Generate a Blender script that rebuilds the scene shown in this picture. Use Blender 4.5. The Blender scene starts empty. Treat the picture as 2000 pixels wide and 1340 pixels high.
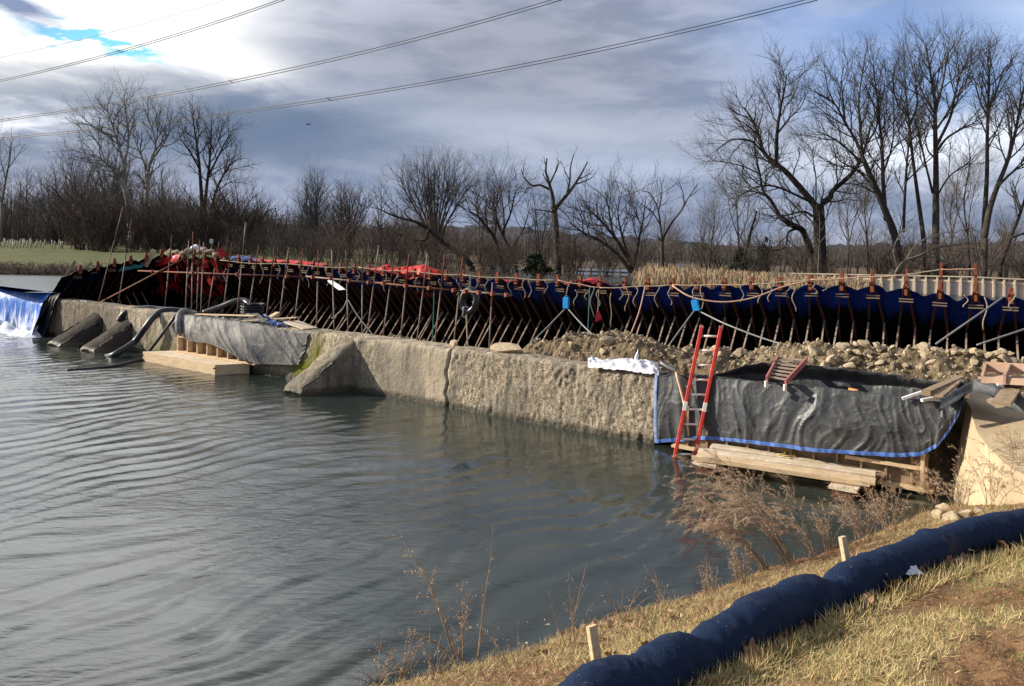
import bpy, math, random
import numpy as np
from mathutils import Vector, Matrix

# ------------------------------------------------------------------ camera, world, sun, exposure
SC = bpy.context.scene
COL = SC.collection
R = math.radians
FPX = 1540.0; PPX, PPY = 1000.0, 466.5; CAMH = 4.35
ROLL = math.atan(0.0247)
cam = bpy.data.cameras.new('camera'); camo = bpy.data.objects.new('camera', cam); COL.objects.link(camo)
cam.sensor_fit = 'HORIZONTAL'; cam.sensor_width = 36.0; cam.lens = 36.0 * FPX / 2000.0
cam.shift_y = -(670.0 - PPY) / 2000.0
cam.clip_start = 0.1; cam.clip_end = 9000
camo.matrix_world = Matrix.Translation((0, 0, CAMH)) @ Matrix.Rotation(R(90), 4, 'X') @ Matrix.Rotation(ROLL, 4, 'Z')
SC.camera = camo
SC.view_settings.view_transform = 'Standard'; SC.view_settings.look = 'None'
SC.view_settings.exposure = 0.5; SC.view_settings.gamma = 1.0

SUN_DIR = Vector((-0.985, 0.17, 0)).normalized(); SUN_EL = R(23)
SUN_VEC = Vector((SUN_DIR.x * math.cos(SUN_EL), SUN_DIR.y * math.cos(SUN_EL), math.sin(SUN_EL)))
sun = bpy.data.lights.new('sun', 'SUN'); suno = bpy.data.objects.new('sun', sun); COL.objects.link(suno)
sun.energy = 4.8; sun.angle = R(0.6); sun.color = (1.0, 0.91, 0.78)
suno.rotation_euler = SUN_VEC.to_track_quat('Z', 'Y').to_euler()
suno.location = (-30, 0, 30)


class NT:
    """small helper to write node trees as expressions"""
    def __init__(s, tree): s.t = tree
    def n(s, typ, **kw):
        o = s.t.nodes.new(typ)
        for k, v in kw.items(): setattr(o, k, v)
        return o
    def put(s, sock, v):
        if isinstance(v, bpy.types.NodeSocket): s.t.links.new(v, sock)
        elif v is not None: sock.default_value = v
    def m(s, op, a, b=None, c=None, clamp=False):
        o = s.n('ShaderNodeMath', operation=op); o.use_clamp = clamp
        for i, v in enumerate((a, b, c)):
            if v is not None: s.put(o.inputs[i], v)
        return o.outputs[0]
    def mix(s, f, a, b, blend='MIX'):
        o = s.n('ShaderNodeMix', data_type='RGBA', blend_type=blend)
        s.put(o.inputs[0], f)
        for i, v in ((6, a), (7, b)):
            if isinstance(v, tuple) and len(v) == 3: v = (*v, 1)
            s.put(o.inputs[i], v)
        return o.outputs[2]
    def noise(s, vec, scale, detail=4, rough=0.55, dist=0.0, out='Fac'):
        o = s.n('ShaderNodeTexNoise'); s.put(o.inputs['Vector'], vec)
        o.inputs['Scale'].default_value = scale; o.inputs['Detail'].default_value = detail
        o.inputs['Roughness'].default_value = rough; o.inputs['Distortion'].default_value = dist
        return o.outputs[out]
    def map(s, vec, scale=(1, 1, 1), loc=(0, 0, 0), rot=(0, 0, 0)):
        o = s.n('ShaderNodeMapping'); s.put(o.inputs[0], vec)
        o.inputs['Scale'].default_value = scale; o.inputs['Location'].default_value = loc; o.inputs['Rotation'].default_value = rot
        return o.outputs[0]
    def rng(s, v, a, b, c=0.0, d=1.0, smooth=True):
        o = s.n('ShaderNodeMapRange'); o.interpolation_type = 'SMOOTHSTEP' if smooth else 'LINEAR'
        s.put(o.inputs[0], v)
        for i, x in enumerate((a, b, c, d)): s.put(o.inputs[i + 1], x)
        return o.outputs[0]
    def comb(s, x, y, z):
        o = s.n('ShaderNodeCombineXYZ')
        for i, v in enumerate((x, y, z)): s.put(o.inputs[i], v)
        return o.outputs[0]


world = bpy.data.worlds.new('World'); SC.world = world; world.use_nodes = True
world.cycles.sampling_method = 'MANUAL'; world.cycles.sample_map_resolution = 1024
wt = NT(world.node_tree)
for nn in list(world.node_tree.nodes): world.node_tree.nodes.remove(nn)
wout = wt.n('ShaderNodeOutputWorld'); wbg = wt.n('ShaderNodeBackground')
SKY_STRENGTH = 0.1
wbg.inputs['Strength'].default_value = SKY_STRENGTH
wt.t.links.new(wbg.outputs[0], wout.inputs[0])
sky = wt.n('ShaderNodeTexSky', sky_type='NISHITA'); sky.sun_disc = False
sky.sun_elevation = SUN_EL; sky.sun_rotation = math.atan2(SUN_VEC.x, SUN_VEC.y)
tc = wt.n('ShaderNodeTexCoord'); sp = wt.n('ShaderNodeSeparateXYZ'); wt.t.links.new(tc.outputs['Generated'], sp.inputs[0])
az = wt.m('MULTIPLY', wt.m('ARCTAN2', sp.outputs[0], sp.outputs[1]), 57.29578)      # degrees, 0 = north
el = wt.m('MULTIPLY', wt.m('ARCSINE', sp.outputs[2]), 57.29578)
base = wt.comb(wt.m('MULTIPLY', az, 0.05), wt.m('MULTIPLY', el, 0.17), 0.0)
nbig = wt.noise(base, 1.5, 5, 0.5, 0.5)
nmid = wt.noise(wt.map(base, loc=(3.1, 7.7, 1.0)), 4.0, 6, 0.55, 0.3)
nfine = wt.noise(wt.map(base, loc=(9.0, 2.0, 4.0)), 9.0, 5, 0.6)


def blob(a0, e0, sa, se, amp=1.0, tilt=0.0, wob=1.0):
    """soft patch of cloud or sky centred on azimuth a0, elevation e0 (degrees)"""
    da = wt.m('SUBTRACT', az, a0); de = wt.m('SUBTRACT', el, e0)
    if tilt: de = wt.m('SUBTRACT', de, wt.m('MULTIPLY', da, tilt))
    de = wt.m('ADD', de, wt.m('MULTIPLY', wt.m('SUBTRACT', nmid, 0.5), 5.0 * wob))
    da = wt.m('ADD', da, wt.m('MULTIPLY', wt.m('SUBTRACT', nbig, 0.5), 8.0 * wob))
    q = wt.m('ADD', wt.m('POWER', wt.m('DIVIDE', da, sa), 2.0), wt.m('POWER', wt.m('ABSOLUTE', wt.m('DIVIDE', de, se)), 2.0))
    return wt.m('MULTIPLY', wt.m('EXPONENT', wt.m('MULTIPLY', q, -1.0)), amp)


def total(*bs):
    r = bs[0]
    for b in bs[1:]: r = wt.m('ADD', r, b)
    return r

K = 1.0 / SKY_STRENGTH
def rad(c): return tuple(x * K for x in c)
n1 = wt.m('ADD', wt.m('MULTIPLY', nbig, 0.55), wt.m('MULTIPLY', nmid, 0.45))
f = wt.rng(n1, 0.40, 0.60)
cloud = wt.mix(f, rad((0.165, 0.205, 0.295)), rad((0.33, 0.36, 0.45)))
# lavender-grey deck in the middle of the sky, paler streak under it
cloud = wt.mix(blob(-1, 13.5, 14, 4.5, 0.62), cloud, rad((0.25, 0.265, 0.32)))
cloud = wt.mix(blob(-2, 8.0, 18, 1.7, 0.75, -0.05, 0.5), cloud, rad((0.45, 0.49, 0.58)))
cloud = wt.mix(blob(8, 5.0, 10, 1.2, 0.5, 0.0, 0.5), cloud, rad((0.47, 0.55, 0.70)))
# blue-grey bank low on the left, whose ragged top hides the glare
cloud = wt.mix(wt.m('MINIMUM', blob(-25, 7.6, 17, 2.6, 1.5, 0.0, 0.6), 1.0), cloud, rad((0.12, 0.165, 0.255)))
cloud = wt.mix(blob(2, 2.6, 26, 2.2, 0.6, 0, 0.4), cloud, rad((0.19, 0.25, 0.385)))
cloud = wt.mix(blob(-31, 6.3, 3.0, 0.9, 0.8), cloud, rad((0.85, 0.88, 0.95)))
# glare behind thin cloud, high on the left
gl = wt.m('MINIMUM', total(blob(-28.5, 14.4, 8.2, 3.3, 2.3, 0.0, 0.8), blob(-18.8, 11.2, 3.6, 1.2, 0.6, -0.1, 0.6), blob(-38, 14.5, 8, 5, 1.2, 0, 0.6)), 1.0)
cloud = wt.mix(gl, cloud, rad((0.92, 0.91, 0.89)))
cloud = wt.mix(blob(-70, 24, 22, 15, 1.0, 0, 0.5), cloud, rad((2.0, 1.85, 1.6)))
cloud = wt.mix(wt.m('MINIMUM', blob(-33, 28, 19, 8.0, 1.4, 0, 0.6), 1.0), cloud, rad((2.05, 2.07, 2.1)))
# right: brighter cumulus low behind the tall trees
cloud = wt.mix(wt.m('MINIMUM', blob(29, 6.5, 9, 1.9, 1.1, 0.08, 0.8), 1.0), cloud, rad((0.72, 0.77, 0.86)))
cloud = wt.mix(blob(33, 14, 5, 2.5, 0.7), cloud, rad((0.55, 0.66, 0.85)))
# clear gaps show the sky itself
gap = wt.m('MINIMUM', total(blob(27, 11.0, 9, 3.0, 0.75, 0, 0.8), blob(22, 15.0, 9, 2.2, 0.45)), 1.0)
skyblue = wt.mix(1.0, sky.outputs[0], (0.7, 0.95, 1.35), 'MULTIPLY')
col = wt.mix(gap, cloud, wt.mix(0.55, skyblue, rad((0.27, 0.42, 0.78))))
hole = wt.m('MULTIPLY', total(blob(-30.2, 12.2, 2.2, 0.9, 1.4, -0.1, 0.6), blob(-26.6, 11.7, 2.6, 0.6, 1.5, -0.15, 0.5)), wt.rng(nfine, 0.42, 0.58))
col = wt.mix(wt.m('MINIMUM', hole, 1.0), col, rad((0.22, 0.60, 0.86)))
col = wt.mix(wt.m('MINIMUM', blob(-32.8, 13.3, 2.4, 0.8, 1.3, -0.25, 0.4), 1.0), col, rad((0.20, 0.25, 0.38)))
wt.t.links.new(col, wbg.inputs['Color'])

# ------------------------------------------------------------------ placing helpers
_c, _s = math.cos(ROLL), math.sin(ROLL)
def ray(px, py):
    u = (px - PPX) / FPX; v = -(py - PPY) / FPX
    return u * _c - v * _s, u * _s + v * _c
def U(px, py, d):
    a, b = ray(px, py); return np.array((a * d, d, CAMH + b * d))
def G(px, py, z=0.0):
    a, b = ray(px, py); d = (z - CAMH) / b; return np.array((a * d, d, z))
# the weir: a straight wall, s metres to the left along it, o metres out towards the river, z up
W0 = np.array((3.2, 17.03)); UD = np.array((-0.8267, 0.5626)); ND = np.array((0.5626, 0.8267))
def W(s, o, z):
    p = W0 + UD * s - ND * o; return np.array((p[0], p[1], z))
def FACE(px, py, o=0.0):
    a, b = ray(px, py); d = (ND @ W0 - o) / (ND[0] * a + ND[1]); return np.array((a * d, d, CAMH + b * d))
def sz(p):
    d = np.array(p[:2]) - W0; return d @ UD, -(d @ ND), p[2]

# ------------------------------------------------------------------ noise
def _h(ix, iy, iz, seed):
    h = (ix.astype(np.int64) * 374761393 + iy.astype(np.int64) * 668265263 + iz.astype(np.int64) * 2147483647 + seed * 974711) & 0xFFFFFFFF
    h = ((h ^ (h >> 13)) * 1274126177) & 0xFFFFFFFF
    h = ((h ^ (h >> 16)) * 2246822519) & 0xFFFFFFFF
    return ((h ^ (h >> 15)) & 0xFFFFFF) / float(0xFFFFFF)
def vnoise(p, seed=0):
    p = np.asarray(p, float); i = np.floor(p).astype(np.int64); fr = p - i; w = fr * fr * (3 - 2 * fr)
    r = 0
    for dx in (0, 1):
        for dy in (0, 1):
            for dz in (0, 1):
                wt_ = (w[..., 0] if dx else 1 - w[..., 0]) * (w[..., 1] if dy else 1 - w[..., 1]) * (w[..., 2] if dz else 1 - w[..., 2])
                r = r + wt_ * _h(i[..., 0] + dx, i[..., 1] + dy, i[..., 2] + dz, seed)
    return r * 2 - 1
def fbm(p, oct=4, seed=0, gain=0.5):
    p = np.asarray(p, float); r = 0; a = 1.0
    for k in range(oct):
        r = r + a * vnoise(p, seed + k * 17); p = p * 2.03 + 11.3; a *= gain
    return r
def ridged(p, oct=3, seed=0, pw=2):
    p = np.asarray(p, float); r = 0; a = 1.0
    for k in range(oct):
        r = r + a * (1 - np.abs(vnoise(p, seed + k * 13)) * 2.2).clip(0, 1) ** pw; p = p * 2.1 + 5.1; a *= 0.5
    return r
def interp(x, pts):
    xs, ys = zip(*pts); return np.interp(x, xs, ys)

# ------------------------------------------------------------------ mesh builder
class MB:
    def __init__(s): s.v = []; s.f = []; s.n = 0
    def add(s, v, f):
        v = np.asarray(v, float).reshape(-1, 3)
        s.v.append(v); s.f += [tuple(int(i) + s.n for i in q) for q in f]; s.n += len(v); return s
    def addq(s, v, q):                              # quads or tris as an array
        v = np.asarray(v, float).reshape(-1, 3); s.v.append(v); s.f += (np.asarray(q) + s.n).tolist(); s.n += len(v); return s
    def beam(s, p, q, w, h, up=(0, 0, 1), ch=0.0):
        p = Vector(p); q = Vector(q); t = (q - p).normalized(); up = Vector(up)
        x = t.cross(up)
        if x.length < 1e-4: x = t.cross(Vector((1, 0, 0)))
        x.normalize(); y = x.cross(t).normalized()
        c = ch or min(w, h) * 0.08
        prof = [(-w/2+c, -h/2), (w/2-c, -h/2), (w/2, -h/2+c), (w/2, h/2-c), (w/2-c, h/2), (-w/2+c, h/2), (-w/2, h/2-c), (-w/2, -h/2+c)]
        v = [b + x * a + y * e for b in (p, q) for a, e in prof]
        f = [(i, (i+1) % 8, 8 + (i+1) % 8, 8 + i) for i in range(8)] + [tuple(range(7, -1, -1)), tuple(range(8, 16))]
        return s.add([tuple(k) for k in v], f)
    def box(s, c, size, rz=0.0, ch=0.0):
        c = Vector(c); d = Vector((math.cos(rz), math.sin(rz), 0)) * size[0] / 2
        return s.beam(c - d, c + d, size[1], size[2], ch=ch)
    def grid(s, P, closed=False):
        P = np.asarray(P, float); a, b = P.shape[:2]
        i = np.arange(a * b).reshape(a, b)
        if closed: i = np.concatenate([i, i[:, :1]], 1)
        q = np.stack([i[:-1, :-1], i[1:, :-1], i[1:, 1:], i[:-1, 1:]], -1).reshape(-1, 4)
        return s.addq(P.reshape(-1, 3), q)
    def tubes(s, lines, sides=6, cap=True):
        """lines: list of (points k x 3, radii k)"""
        byk = {}
        for P, r in lines: byk.setdefault(len(P), []).append((P, r))
        for k, L in byk.items():
            P = np.array([np.asarray(a, float) for a, _ in L]); rr = np.array([np.broadcast_to(np.asarray(b, float), (k,)) for _, b in L])
            T = np.gradient(P, axis=1) if k > 2 else np.repeat((P[:, 1:] - P[:, :1]), 2, 1)
            T /= np.linalg.norm(T, axis=2, keepdims=True) + 1e-9
            m = np.abs(T.mean(1)); ref = np.eye(3)[np.argmin(m, 1)][:, None, :]
            X = np.cross(T, np.broadcast_to(ref, T.shape)); X /= np.linalg.norm(X, axis=2, keepdims=True) + 1e-9
            Y = np.cross(T, X)
            an = np.arange(sides) * 2 * math.pi / sides
            ring = P[:, :, None, :] + rr[:, :, None, None] * (X[:, :, None, :] * np.cos(an)[None, None, :, None] + Y[:, :, None, :] * np.sin(an)[None, None, :, None])
            n = len(L); i = np.arange(n * k * sides).reshape(n, k, sides); j = np.roll(i, -1, 2)
            q = np.stack([i[:, :-1], j[:, :-1], j[:, 1:], i[:, 1:]], -1).reshape(-1, 4)
            base = s.n
            s.addq(ring, q)
            if cap and sides > 3:
                s.f += [tuple(base + x for x in a) for a in i[:, 0, ::-1].tolist()] + [tuple(base + x for x in a) for a in i[:, -1].tolist()]
        return s
    def tube(s, pts, r, sides=8): return s.tubes([(np.asarray(pts, float), r)], sides)
    def mesh(s, name, mat, off=(0, 0, 0), smooth=False):
        me = bpy.data.meshes.new(name)
        v = np.concatenate(s.v) - np.asarray(off)
        fl = s.f; ln = np.fromiter((len(x) for x in fl), np.int32, len(fl))
        flat = np.fromiter((i for x in fl for i in x), np.int32, int(ln.sum()))
        me.vertices.add(len(v)); me.vertices.foreach_set('co', v.astype(np.float32).ravel())
        me.loops.add(len(flat)); me.loops.foreach_set('vertex_index', flat)
        me.polygons.add(len(fl)); me.polygons.foreach_set('loop_start', np.concatenate([[0], np.cumsum(ln)[:-1]]).astype(np.int32))
        me.polygons.foreach_set('use_smooth', np.full(len(fl), smooth))
        me.update(calc_edges=True); me.validate()
        me.materials.append(mat); return me

def smoothline(pts, n=24):
    """Catmull-Rom through the points"""
    P = np.asarray(pts, float); P = np.vstack([2 * P[0] - P[1], P, 2 * P[-1] - P[-2]]); out = []
    m = len(P) - 3
    for t in np.linspace(0, m - 1e-6, n):
        i = int(t); w = t - i; a, b, c, d = P[i:i + 4]
        out.append(0.5 * (2 * b + (c - a) * w + (2 * a - 5 * b + 4 * c - d) * w * w + (3 * b - a - 3 * c + d) * w ** 3))
    return np.array(out)

# ------------------------------------------------------------------ objects
def tag(o, label=None, cat=None, group=None, kind=None):
    if label: o['label'] = label
    if cat: o['category'] = cat
    if group: o['group'] = group
    if kind: o['kind'] = kind
    return o
def thing(name, label, cat, loc, group=None):
    o = bpy.data.objects.new(name, None); COL.objects.link(o); o.location = tuple(float(x) for x in loc); o.empty_display_size = 0.1
    return tag(o, label, cat, group)
def wloc(o):
    l = Vector(o.location)
    while o.parent: o = o.parent; l += Vector(o.location)
    return l
def part(name, mb, mat, parent=None, smooth=False, label=None):
    off = wloc(parent) if parent else (0, 0, 0)
    o = bpy.data.objects.new(name, mb.mesh(name, mat, off, smooth)); COL.objects.link(o)
    if parent: o.parent = parent
    if label: o['label'] = label
    return o
def solo(name, mb, mat, label, cat, group=None, smooth=False, loc=None):
    if loc is None:
        v = np.concatenate(mb.v); loc = (v[:, 0].mean(), v[:, 1].mean(), v[:, 2].min())
    o = bpy.data.objects.new(name, mb.mesh(name, mat, loc, smooth)); COL.objects.link(o); o.location = tuple(float(x) for x in loc)
    return tag(o, label, cat, group)
def setting(name, mb, mat, kind='structure', smooth=True):
    o = bpy.data.objects.new(name, mb.mesh(name, mat, (0, 0, 0), smooth)); COL.objects.link(o); o['kind'] = kind; return o
def copy_tree(o, parent=None):
    c = o.copy(); COL.objects.link(c)
    if parent: c.parent = parent
    for ch in list(o.children): copy_tree(ch, c)
    return c
ORD = ('first second third fourth fifth sixth seventh eighth ninth tenth eleventh twelfth thirteenth fourteenth fifteenth sixteenth seventeenth eighteenth nineteenth '
       'twentieth').split()
def nth(i):
    if i < 20: return ORD[i]
    tens = {2: 'twenty', 3: 'thirty', 4: 'forty', 5: 'fifty', 6: 'sixty', 7: 'seventy'}[(i + 1) // 10]
    u = (i + 1) % 10
    return (tens[:-1] + 'ieth') if u == 0 else tens + '-' + ORD[u - 1]

# ------------------------------------------------------------------ materials
def mat(name, c1, c2=None, rough=0.8, scale=6.0, bump=0.0, bscale=30.0, stretch=(1, 1, 1), spec=0.3, c3=None, metal=0.0, lo=0.35, hi=0.65, dist=0.03):
    m = bpy.data.materials.new(name); m.use_nodes = True; t = NT(m.node_tree)
    b = m.node_tree.nodes['Principled BSDF']; tcn = t.n('ShaderNodeTexCoord')
    vec = t.map(tcn.outputs['Object'], stretch)
    c = (*c1, 1)
    if c2:
        c = t.mix(t.rng(t.noise(vec, scale, 5, 0.6), lo, hi), c1, c2)
        if c3: c = t.mix(t.rng(t.noise(t.map(vec, loc=(4, 9, 2)), scale * 2.7, 5, 0.65), 0.52, 0.7), c, c3)
    t.put(b.inputs['Base Color'], c)
    b.inputs['Roughness'].default_value = rough; b.inputs['Specular IOR Level'].default_value = spec; b.inputs['Metallic'].default_value = metal
    if bump:
        bn = t.n('ShaderNodeBump'); bn.inputs['Strength'].default_value = bump; bn.inputs['Distance'].default_value = dist
        t.put(bn.inputs['Height'], t.noise(vec, bscale, 5, 0.65)); t.put(b.inputs['Normal'], bn.outputs[0])
    m['nt'] = 1
    return m
def bsdf(m): return m.node_tree.nodes['Principled BSDF']

M_wood = mat('fresh_lumber', (0.72, 0.55, 0.34), (0.58, 0.42, 0.25), 0.75, 3.0, 0.3, 18, (1, 1, 6))
M_wood2 = mat('weathered_lumber', (0.36, 0.27, 0.17), (0.24, 0.17, 0.10), 0.85, 4.0, 0.4, 18)
M_woodpale = mat('pale_plank', (0.76, 0.63, 0.45), (0.62, 0.49, 0.33), 0.8, 2.5, 0.4, 25, c3=(0.80, 0.77, 0.72))
M_ply = mat('plywood', (0.34, 0.25, 0.16), (0.22, 0.16, 0.11), 0.85, 3.0, 0.3, 12)
M_wetwood = mat('wet_red_brown_wood', (0.16, 0.06, 0.035), (0.08, 0.035, 0.02), 0.5, 6.0)
M_rust = mat('rusted_steel', (0.20, 0.062, 0.026), (0.09, 0.03, 0.016), 0.7, 9.0, 0.3, 60)
M_rusthead = mat('orange_rust', (0.30, 0.085, 0.035), (0.16, 0.045, 0.022), 0.75, 9.0, 0.3, 60)
M_pipe = mat('scaffold_tube_steel', (0.24, 0.20, 0.17), (0.15, 0.085, 0.06), 0.55, 2.5, 0.2, 40, metal=0.2)
M_strut = mat('pale_steel_strut', (0.42, 0.34, 0.27), (0.25, 0.175, 0.125), 0.65, 3.0)
M_rope = mat('pale_rope', (0.42, 0.36, 0.25), (0.30, 0.25, 0.17), 0.9, 20)
M_ropeorange = mat('orange_rope', (0.55, 0.34, 0.22), (0.45, 0.28, 0.2), 0.9, 20)
M_ropegrey = mat('grey_rope', (0.30, 0.30, 0.29), (0.22, 0.22, 0.21), 0.9, 20)
M_redhang = mat('red_sheeting_fold_shade', (0.004, 0.001, 0.001), (0.34, 0.010, 0.009), 0.75, 2.0, 0, 30, (2.4, 2.4, 0.35), lo=0.47, hi=0.60, spec=0.1)  # near-black streaks paint the shade of the folds into the red
M_redtarp = mat('red_tarp', (0.60, 0.025, 0.02), (0.42, 0.012, 0.012), 0.5, 5)
M_red = mat('red_fibreglass', (0.66, 0.055, 0.032), (0.50, 0.035, 0.024), 0.45, 7, 0.1, 60)
M_pink = mat('faded_red_rail', (0.52, 0.20, 0.17), (0.42, 0.14, 0.12), 0.6, 7)
M_alu = mat('dull_aluminium', (0.85, 0.80, 0.72), (0.70, 0.65, 0.58), 0.5, 7, metal=0.1)
M_dustrung = mat('dusty_tread', (0.40, 0.32, 0.24), (0.30, 0.24, 0.18), 0.9, 7)
M_blackplastic = mat('black_plastic', (0.018, 0.019, 0.021), (0.03, 0.03, 0.032), 0.35, 5, spec=0.5)
M_hose = mat('dark_hose', (0.016, 0.018, 0.023), (0.035, 0.038, 0.045), 0.4, 4, spec=0.5)
M_rubber = mat('black_rubber', (0.013, 0.013, 0.014), (0.025, 0.025, 0.025), 0.35, 5, spec=0.5)
M_bluebox = mat('bright_blue_plastic', (0.02, 0.33, 0.75), (0.02, 0.28, 0.65), 0.4, 8)
M_white = mat('white_plastic', (0.78, 0.78, 0.80), (0.66, 0.67, 0.72), 0.5, 4, 0.3, 14)
M_rock = mat('tan_rock', (0.52, 0.43, 0.30), (0.35, 0.285, 0.195), 0.9, 5.0, 0.5, 22, c3=(0.50, 0.43, 0.32))
_t = NT(M_rock.node_tree); _b = bsdf(M_rock); _oi = _t.n('ShaderNodeObjectInfo')
_src = _b.inputs['Base Color'].links[0].from_socket
_t.put(_b.inputs['Base Color'], _t.mix(1.0, _src, _t.mix(_oi.outputs['Random'], (0.80, 0.79, 0.78), (1.22, 1.16, 1.06)), 'MULTIPLY'))
M_rubble = mat('rubble_soil', (0.235, 0.175, 0.105), (0.12, 0.088, 0.052), 0.95, 3.0, 0.8, 16, c3=(0.36, 0.29, 0.19), dist=0.06)
M_bark = mat('grey_brown_bark', (0.075, 0.062, 0.05), (0.045, 0.037, 0.03), 0.95, 3.0)
M_barkdark = mat('dark_bark', (0.042, 0.034, 0.028), (0.025, 0.02, 0.017), 0.95, 3.0)
M_barkpale = mat('pale_bark', (0.36, 0.34, 0.30), (0.17, 0.155, 0.13), 0.9, 1.2)
M_twig = mat('grey_twigs', (0.10, 0.082, 0.066), (0.062, 0.05, 0.041), 0.95, 2.0)
M_twigfar = mat('far_twigs', (0.15, 0.13, 0.115), (0.10, 0.085, 0.073), 0.95, 0.4)
M_twigpale = mat('pale_twigs', (0.19, 0.17, 0.145), (0.11, 0.095, 0.08), 0.95, 2.0)
M_twigred = mat('red_brown_twigs', (0.115, 0.078, 0.058), (0.075, 0.055, 0.044), 0.95, 2.0)
M_ever = mat('dark_evergreen', (0.03, 0.042, 0.016), (0.015, 0.022, 0.01), 0.9, 3.0)
M_reed = mat('straw_reeds', (0.50, 0.38, 0.23), (0.34, 0.245, 0.145), 0.9, 2.0)
M_dry = mat('dry_plant_stem', (0.36, 0.25, 0.16), (0.23, 0.15, 0.095), 0.95, 9.0)
M_plume = mat('dry_plume', (0.56, 0.42, 0.29), (0.40, 0.28, 0.19), 0.95, 9.0)
M_leaf = mat('fallen_leaf', (0.30, 0.155, 0.08), (0.19, 0.10, 0.06), 0.8, 12.0)
M_leafpale = mat('pale_fallen_leaf', (0.50, 0.36, 0.24), (0.36, 0.23, 0.14), 0.8, 12.0)
M_wire = mat('aluminium_cable', (0.05, 0.05, 0.055), None, 0.5)
M_sign = mat('sign_metal', (0.55, 0.57, 0.60), None, 0.5)
M_fence = mat('bleached_fence_wood', (0.68, 0.56, 0.42), (0.56, 0.45, 0.33), 0.85, 3.0)
M_fenceweb = mat('fence_mesh_infill', (0.48, 0.44, 0.40), (0.38, 0.34, 0.31), 0.8, 5.0, 0.4, 30, (1, 1, 6))
M_fenceold = mat('old_rail_fence', (0.30, 0.23, 0.15), (0.2, 0.15, 0.1), 0.9, 3.0)
M_rail = mat('pale_guard_rail', (0.45, 0.45, 0.44), None, 0.6)
M_sand = mat('sandbag_cloth', (0.42, 0.32, 0.22), (0.33, 0.24, 0.16), 0.95, 6.0)
M_teal = mat('teal_tarp', (0.02, 0.16, 0.15), (0.015, 0.11, 0.11), 0.6, 5)
M_bluetarp = mat('blue_tarp', (0.025, 0.09, 0.30), (0.02, 0.06, 0.2), 0.5, 5)
M_hem = mat('blue_hem', (0.055, 0.14, 0.46), (0.12, 0.22, 0.52), 0.5, 9)
M_bird = mat('dark_feathers', (0.05, 0.05, 0.055), None, 0.8)
M_orangeblock = mat('orange_wood_block', (0.62, 0.30, 0.11), (0.5, 0.24, 0.09), 0.7, 6)
M_tray = mat('pinkish_form_wood', (0.52, 0.36, 0.26), (0.42, 0.28, 0.2), 0.8, 4, 0.3, 14)
M_tube = mat('pale_shelter_tube', (0.42, 0.44, 0.30), None, 0.7)
M_yellow = mat('yellow_strap', (0.55, 0.42, 0.08), None, 0.7)

# ================================================================== the setting
rg = np.random.default_rng(7)
Z_UP = 1.72                                                            # upstream water level

# ---- river below the weir
m = bpy.data.materials.new('river_water'); m.use_nodes = True; t = NT(m.node_tree); b = bsdf(m)
tcn = t.n('ShaderNodeTexCoord'); ob = tcn.outputs['Object']
bedn = t.noise(ob, 0.35, 4, 0.6)
t.put(b.inputs['Base Color'], t.mix(t.rng(bedn, 0.35, 0.65), (0.021, 0.031, 0.028), (0.036, 0.042, 0.032)))
b.inputs['Roughness'].default_value = 0.025; b.inputs['IOR'].default_value = 1.42; b.inputs['Specular IOR Level'].default_value = 0.62
wv = t.n('ShaderNodeVectorMath', operation='DISTANCE'); t.put(wv.inputs[0], ob); wv.inputs[1].default_value = (-24, 36, 0)
patch = t.rng(t.noise(t.map(ob, loc=(2, 5, 0)), 0.22, 3, 0.5), 0.38, 0.62, 0.25, 1.0)
# stretched chop, finer ripples on top of the modelled swell
ang = math.atan2(0.61, 0.79)
v1 = t.map(ob, (0.55, 1.7, 1), rot=(0, 0, -ang))
h = t.m('MULTIPLY', t.noise(v1, 2.4, 3, 0.5, 0.4), 0.9)
h = t.m('ADD', h, t.m('MULTIPLY', t.noise(t.map(ob, (0.6, 1.5, 1), rot=(0, 0, -0.35)), 8.0, 4, 0.6, 0.3), 0.42))
sw = t.n('ShaderNodeSeparateXYZ'); t.put(sw.inputs[0], ob)
h = t.m('MULTIPLY', t.m('MULTIPLY', h, patch), t.m('MULTIPLY', t.rng(sw.outputs[1], 8, 21, 0.38, 1.0), t.rng(t.m('ADD', t.m('MULTIPLY', t.m('SUBTRACT', sw.outputs[0], 3.2), -0.5626), t.m('MULTIPLY', t.m('SUBTRACT', sw.outputs[1], 17.03), -0.8267)), 1.0, 7.0, 0.35, 1.0)))        # calmer near the sheltered bank and under the weir
bn = t.n('ShaderNodeBump'); bn.inputs['Strength'].default_value = 1.0; bn.inputs['Distance'].default_value = 0.048
t.put(bn.inputs['Height'], h); t.put(b.inputs['Normal'], bn.outputs[0])
M_water = m

xs = np.concatenate([np.arange(-75, -24, 0.5), np.arange(-24, 9, 0.09), np.arange(9, 20, 0.5)])
ys = np.concatenate([np.arange(-4, 5.5, 0.5), np.arange(5.5, 36, 0.09), np.arange(36, 52, 0.5)])
X, Y = np.meshgrid(xs, ys, indexing='ij')
P = np.stack([X, Y, X * 0], -1)
dd = np.hypot(X + 23, Y - 35.5) + 1.3 * fbm(P * (0.16, 0.16, 1), 2, 3) + 0.35 * fbm(P * 0.6, 2, 5)
amp = 0.8 + 0.5 * (fbm(P * 0.13, 2, 9) + 0.3).clip(-0.4, 1)
fade = np.exp(-((dd - 4) / 44).clip(0, 9) ** 2)
Z = amp * fade * (0.0145 * np.sin(dd * 2 * math.pi / 0.62 + 1.5 * fbm(P * .4, 2, 18)) + 0.0065 * np.sin(dd * 2 * math.pi / 0.29 + 3 * fbm(P * 0.25, 2, 8)))
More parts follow.
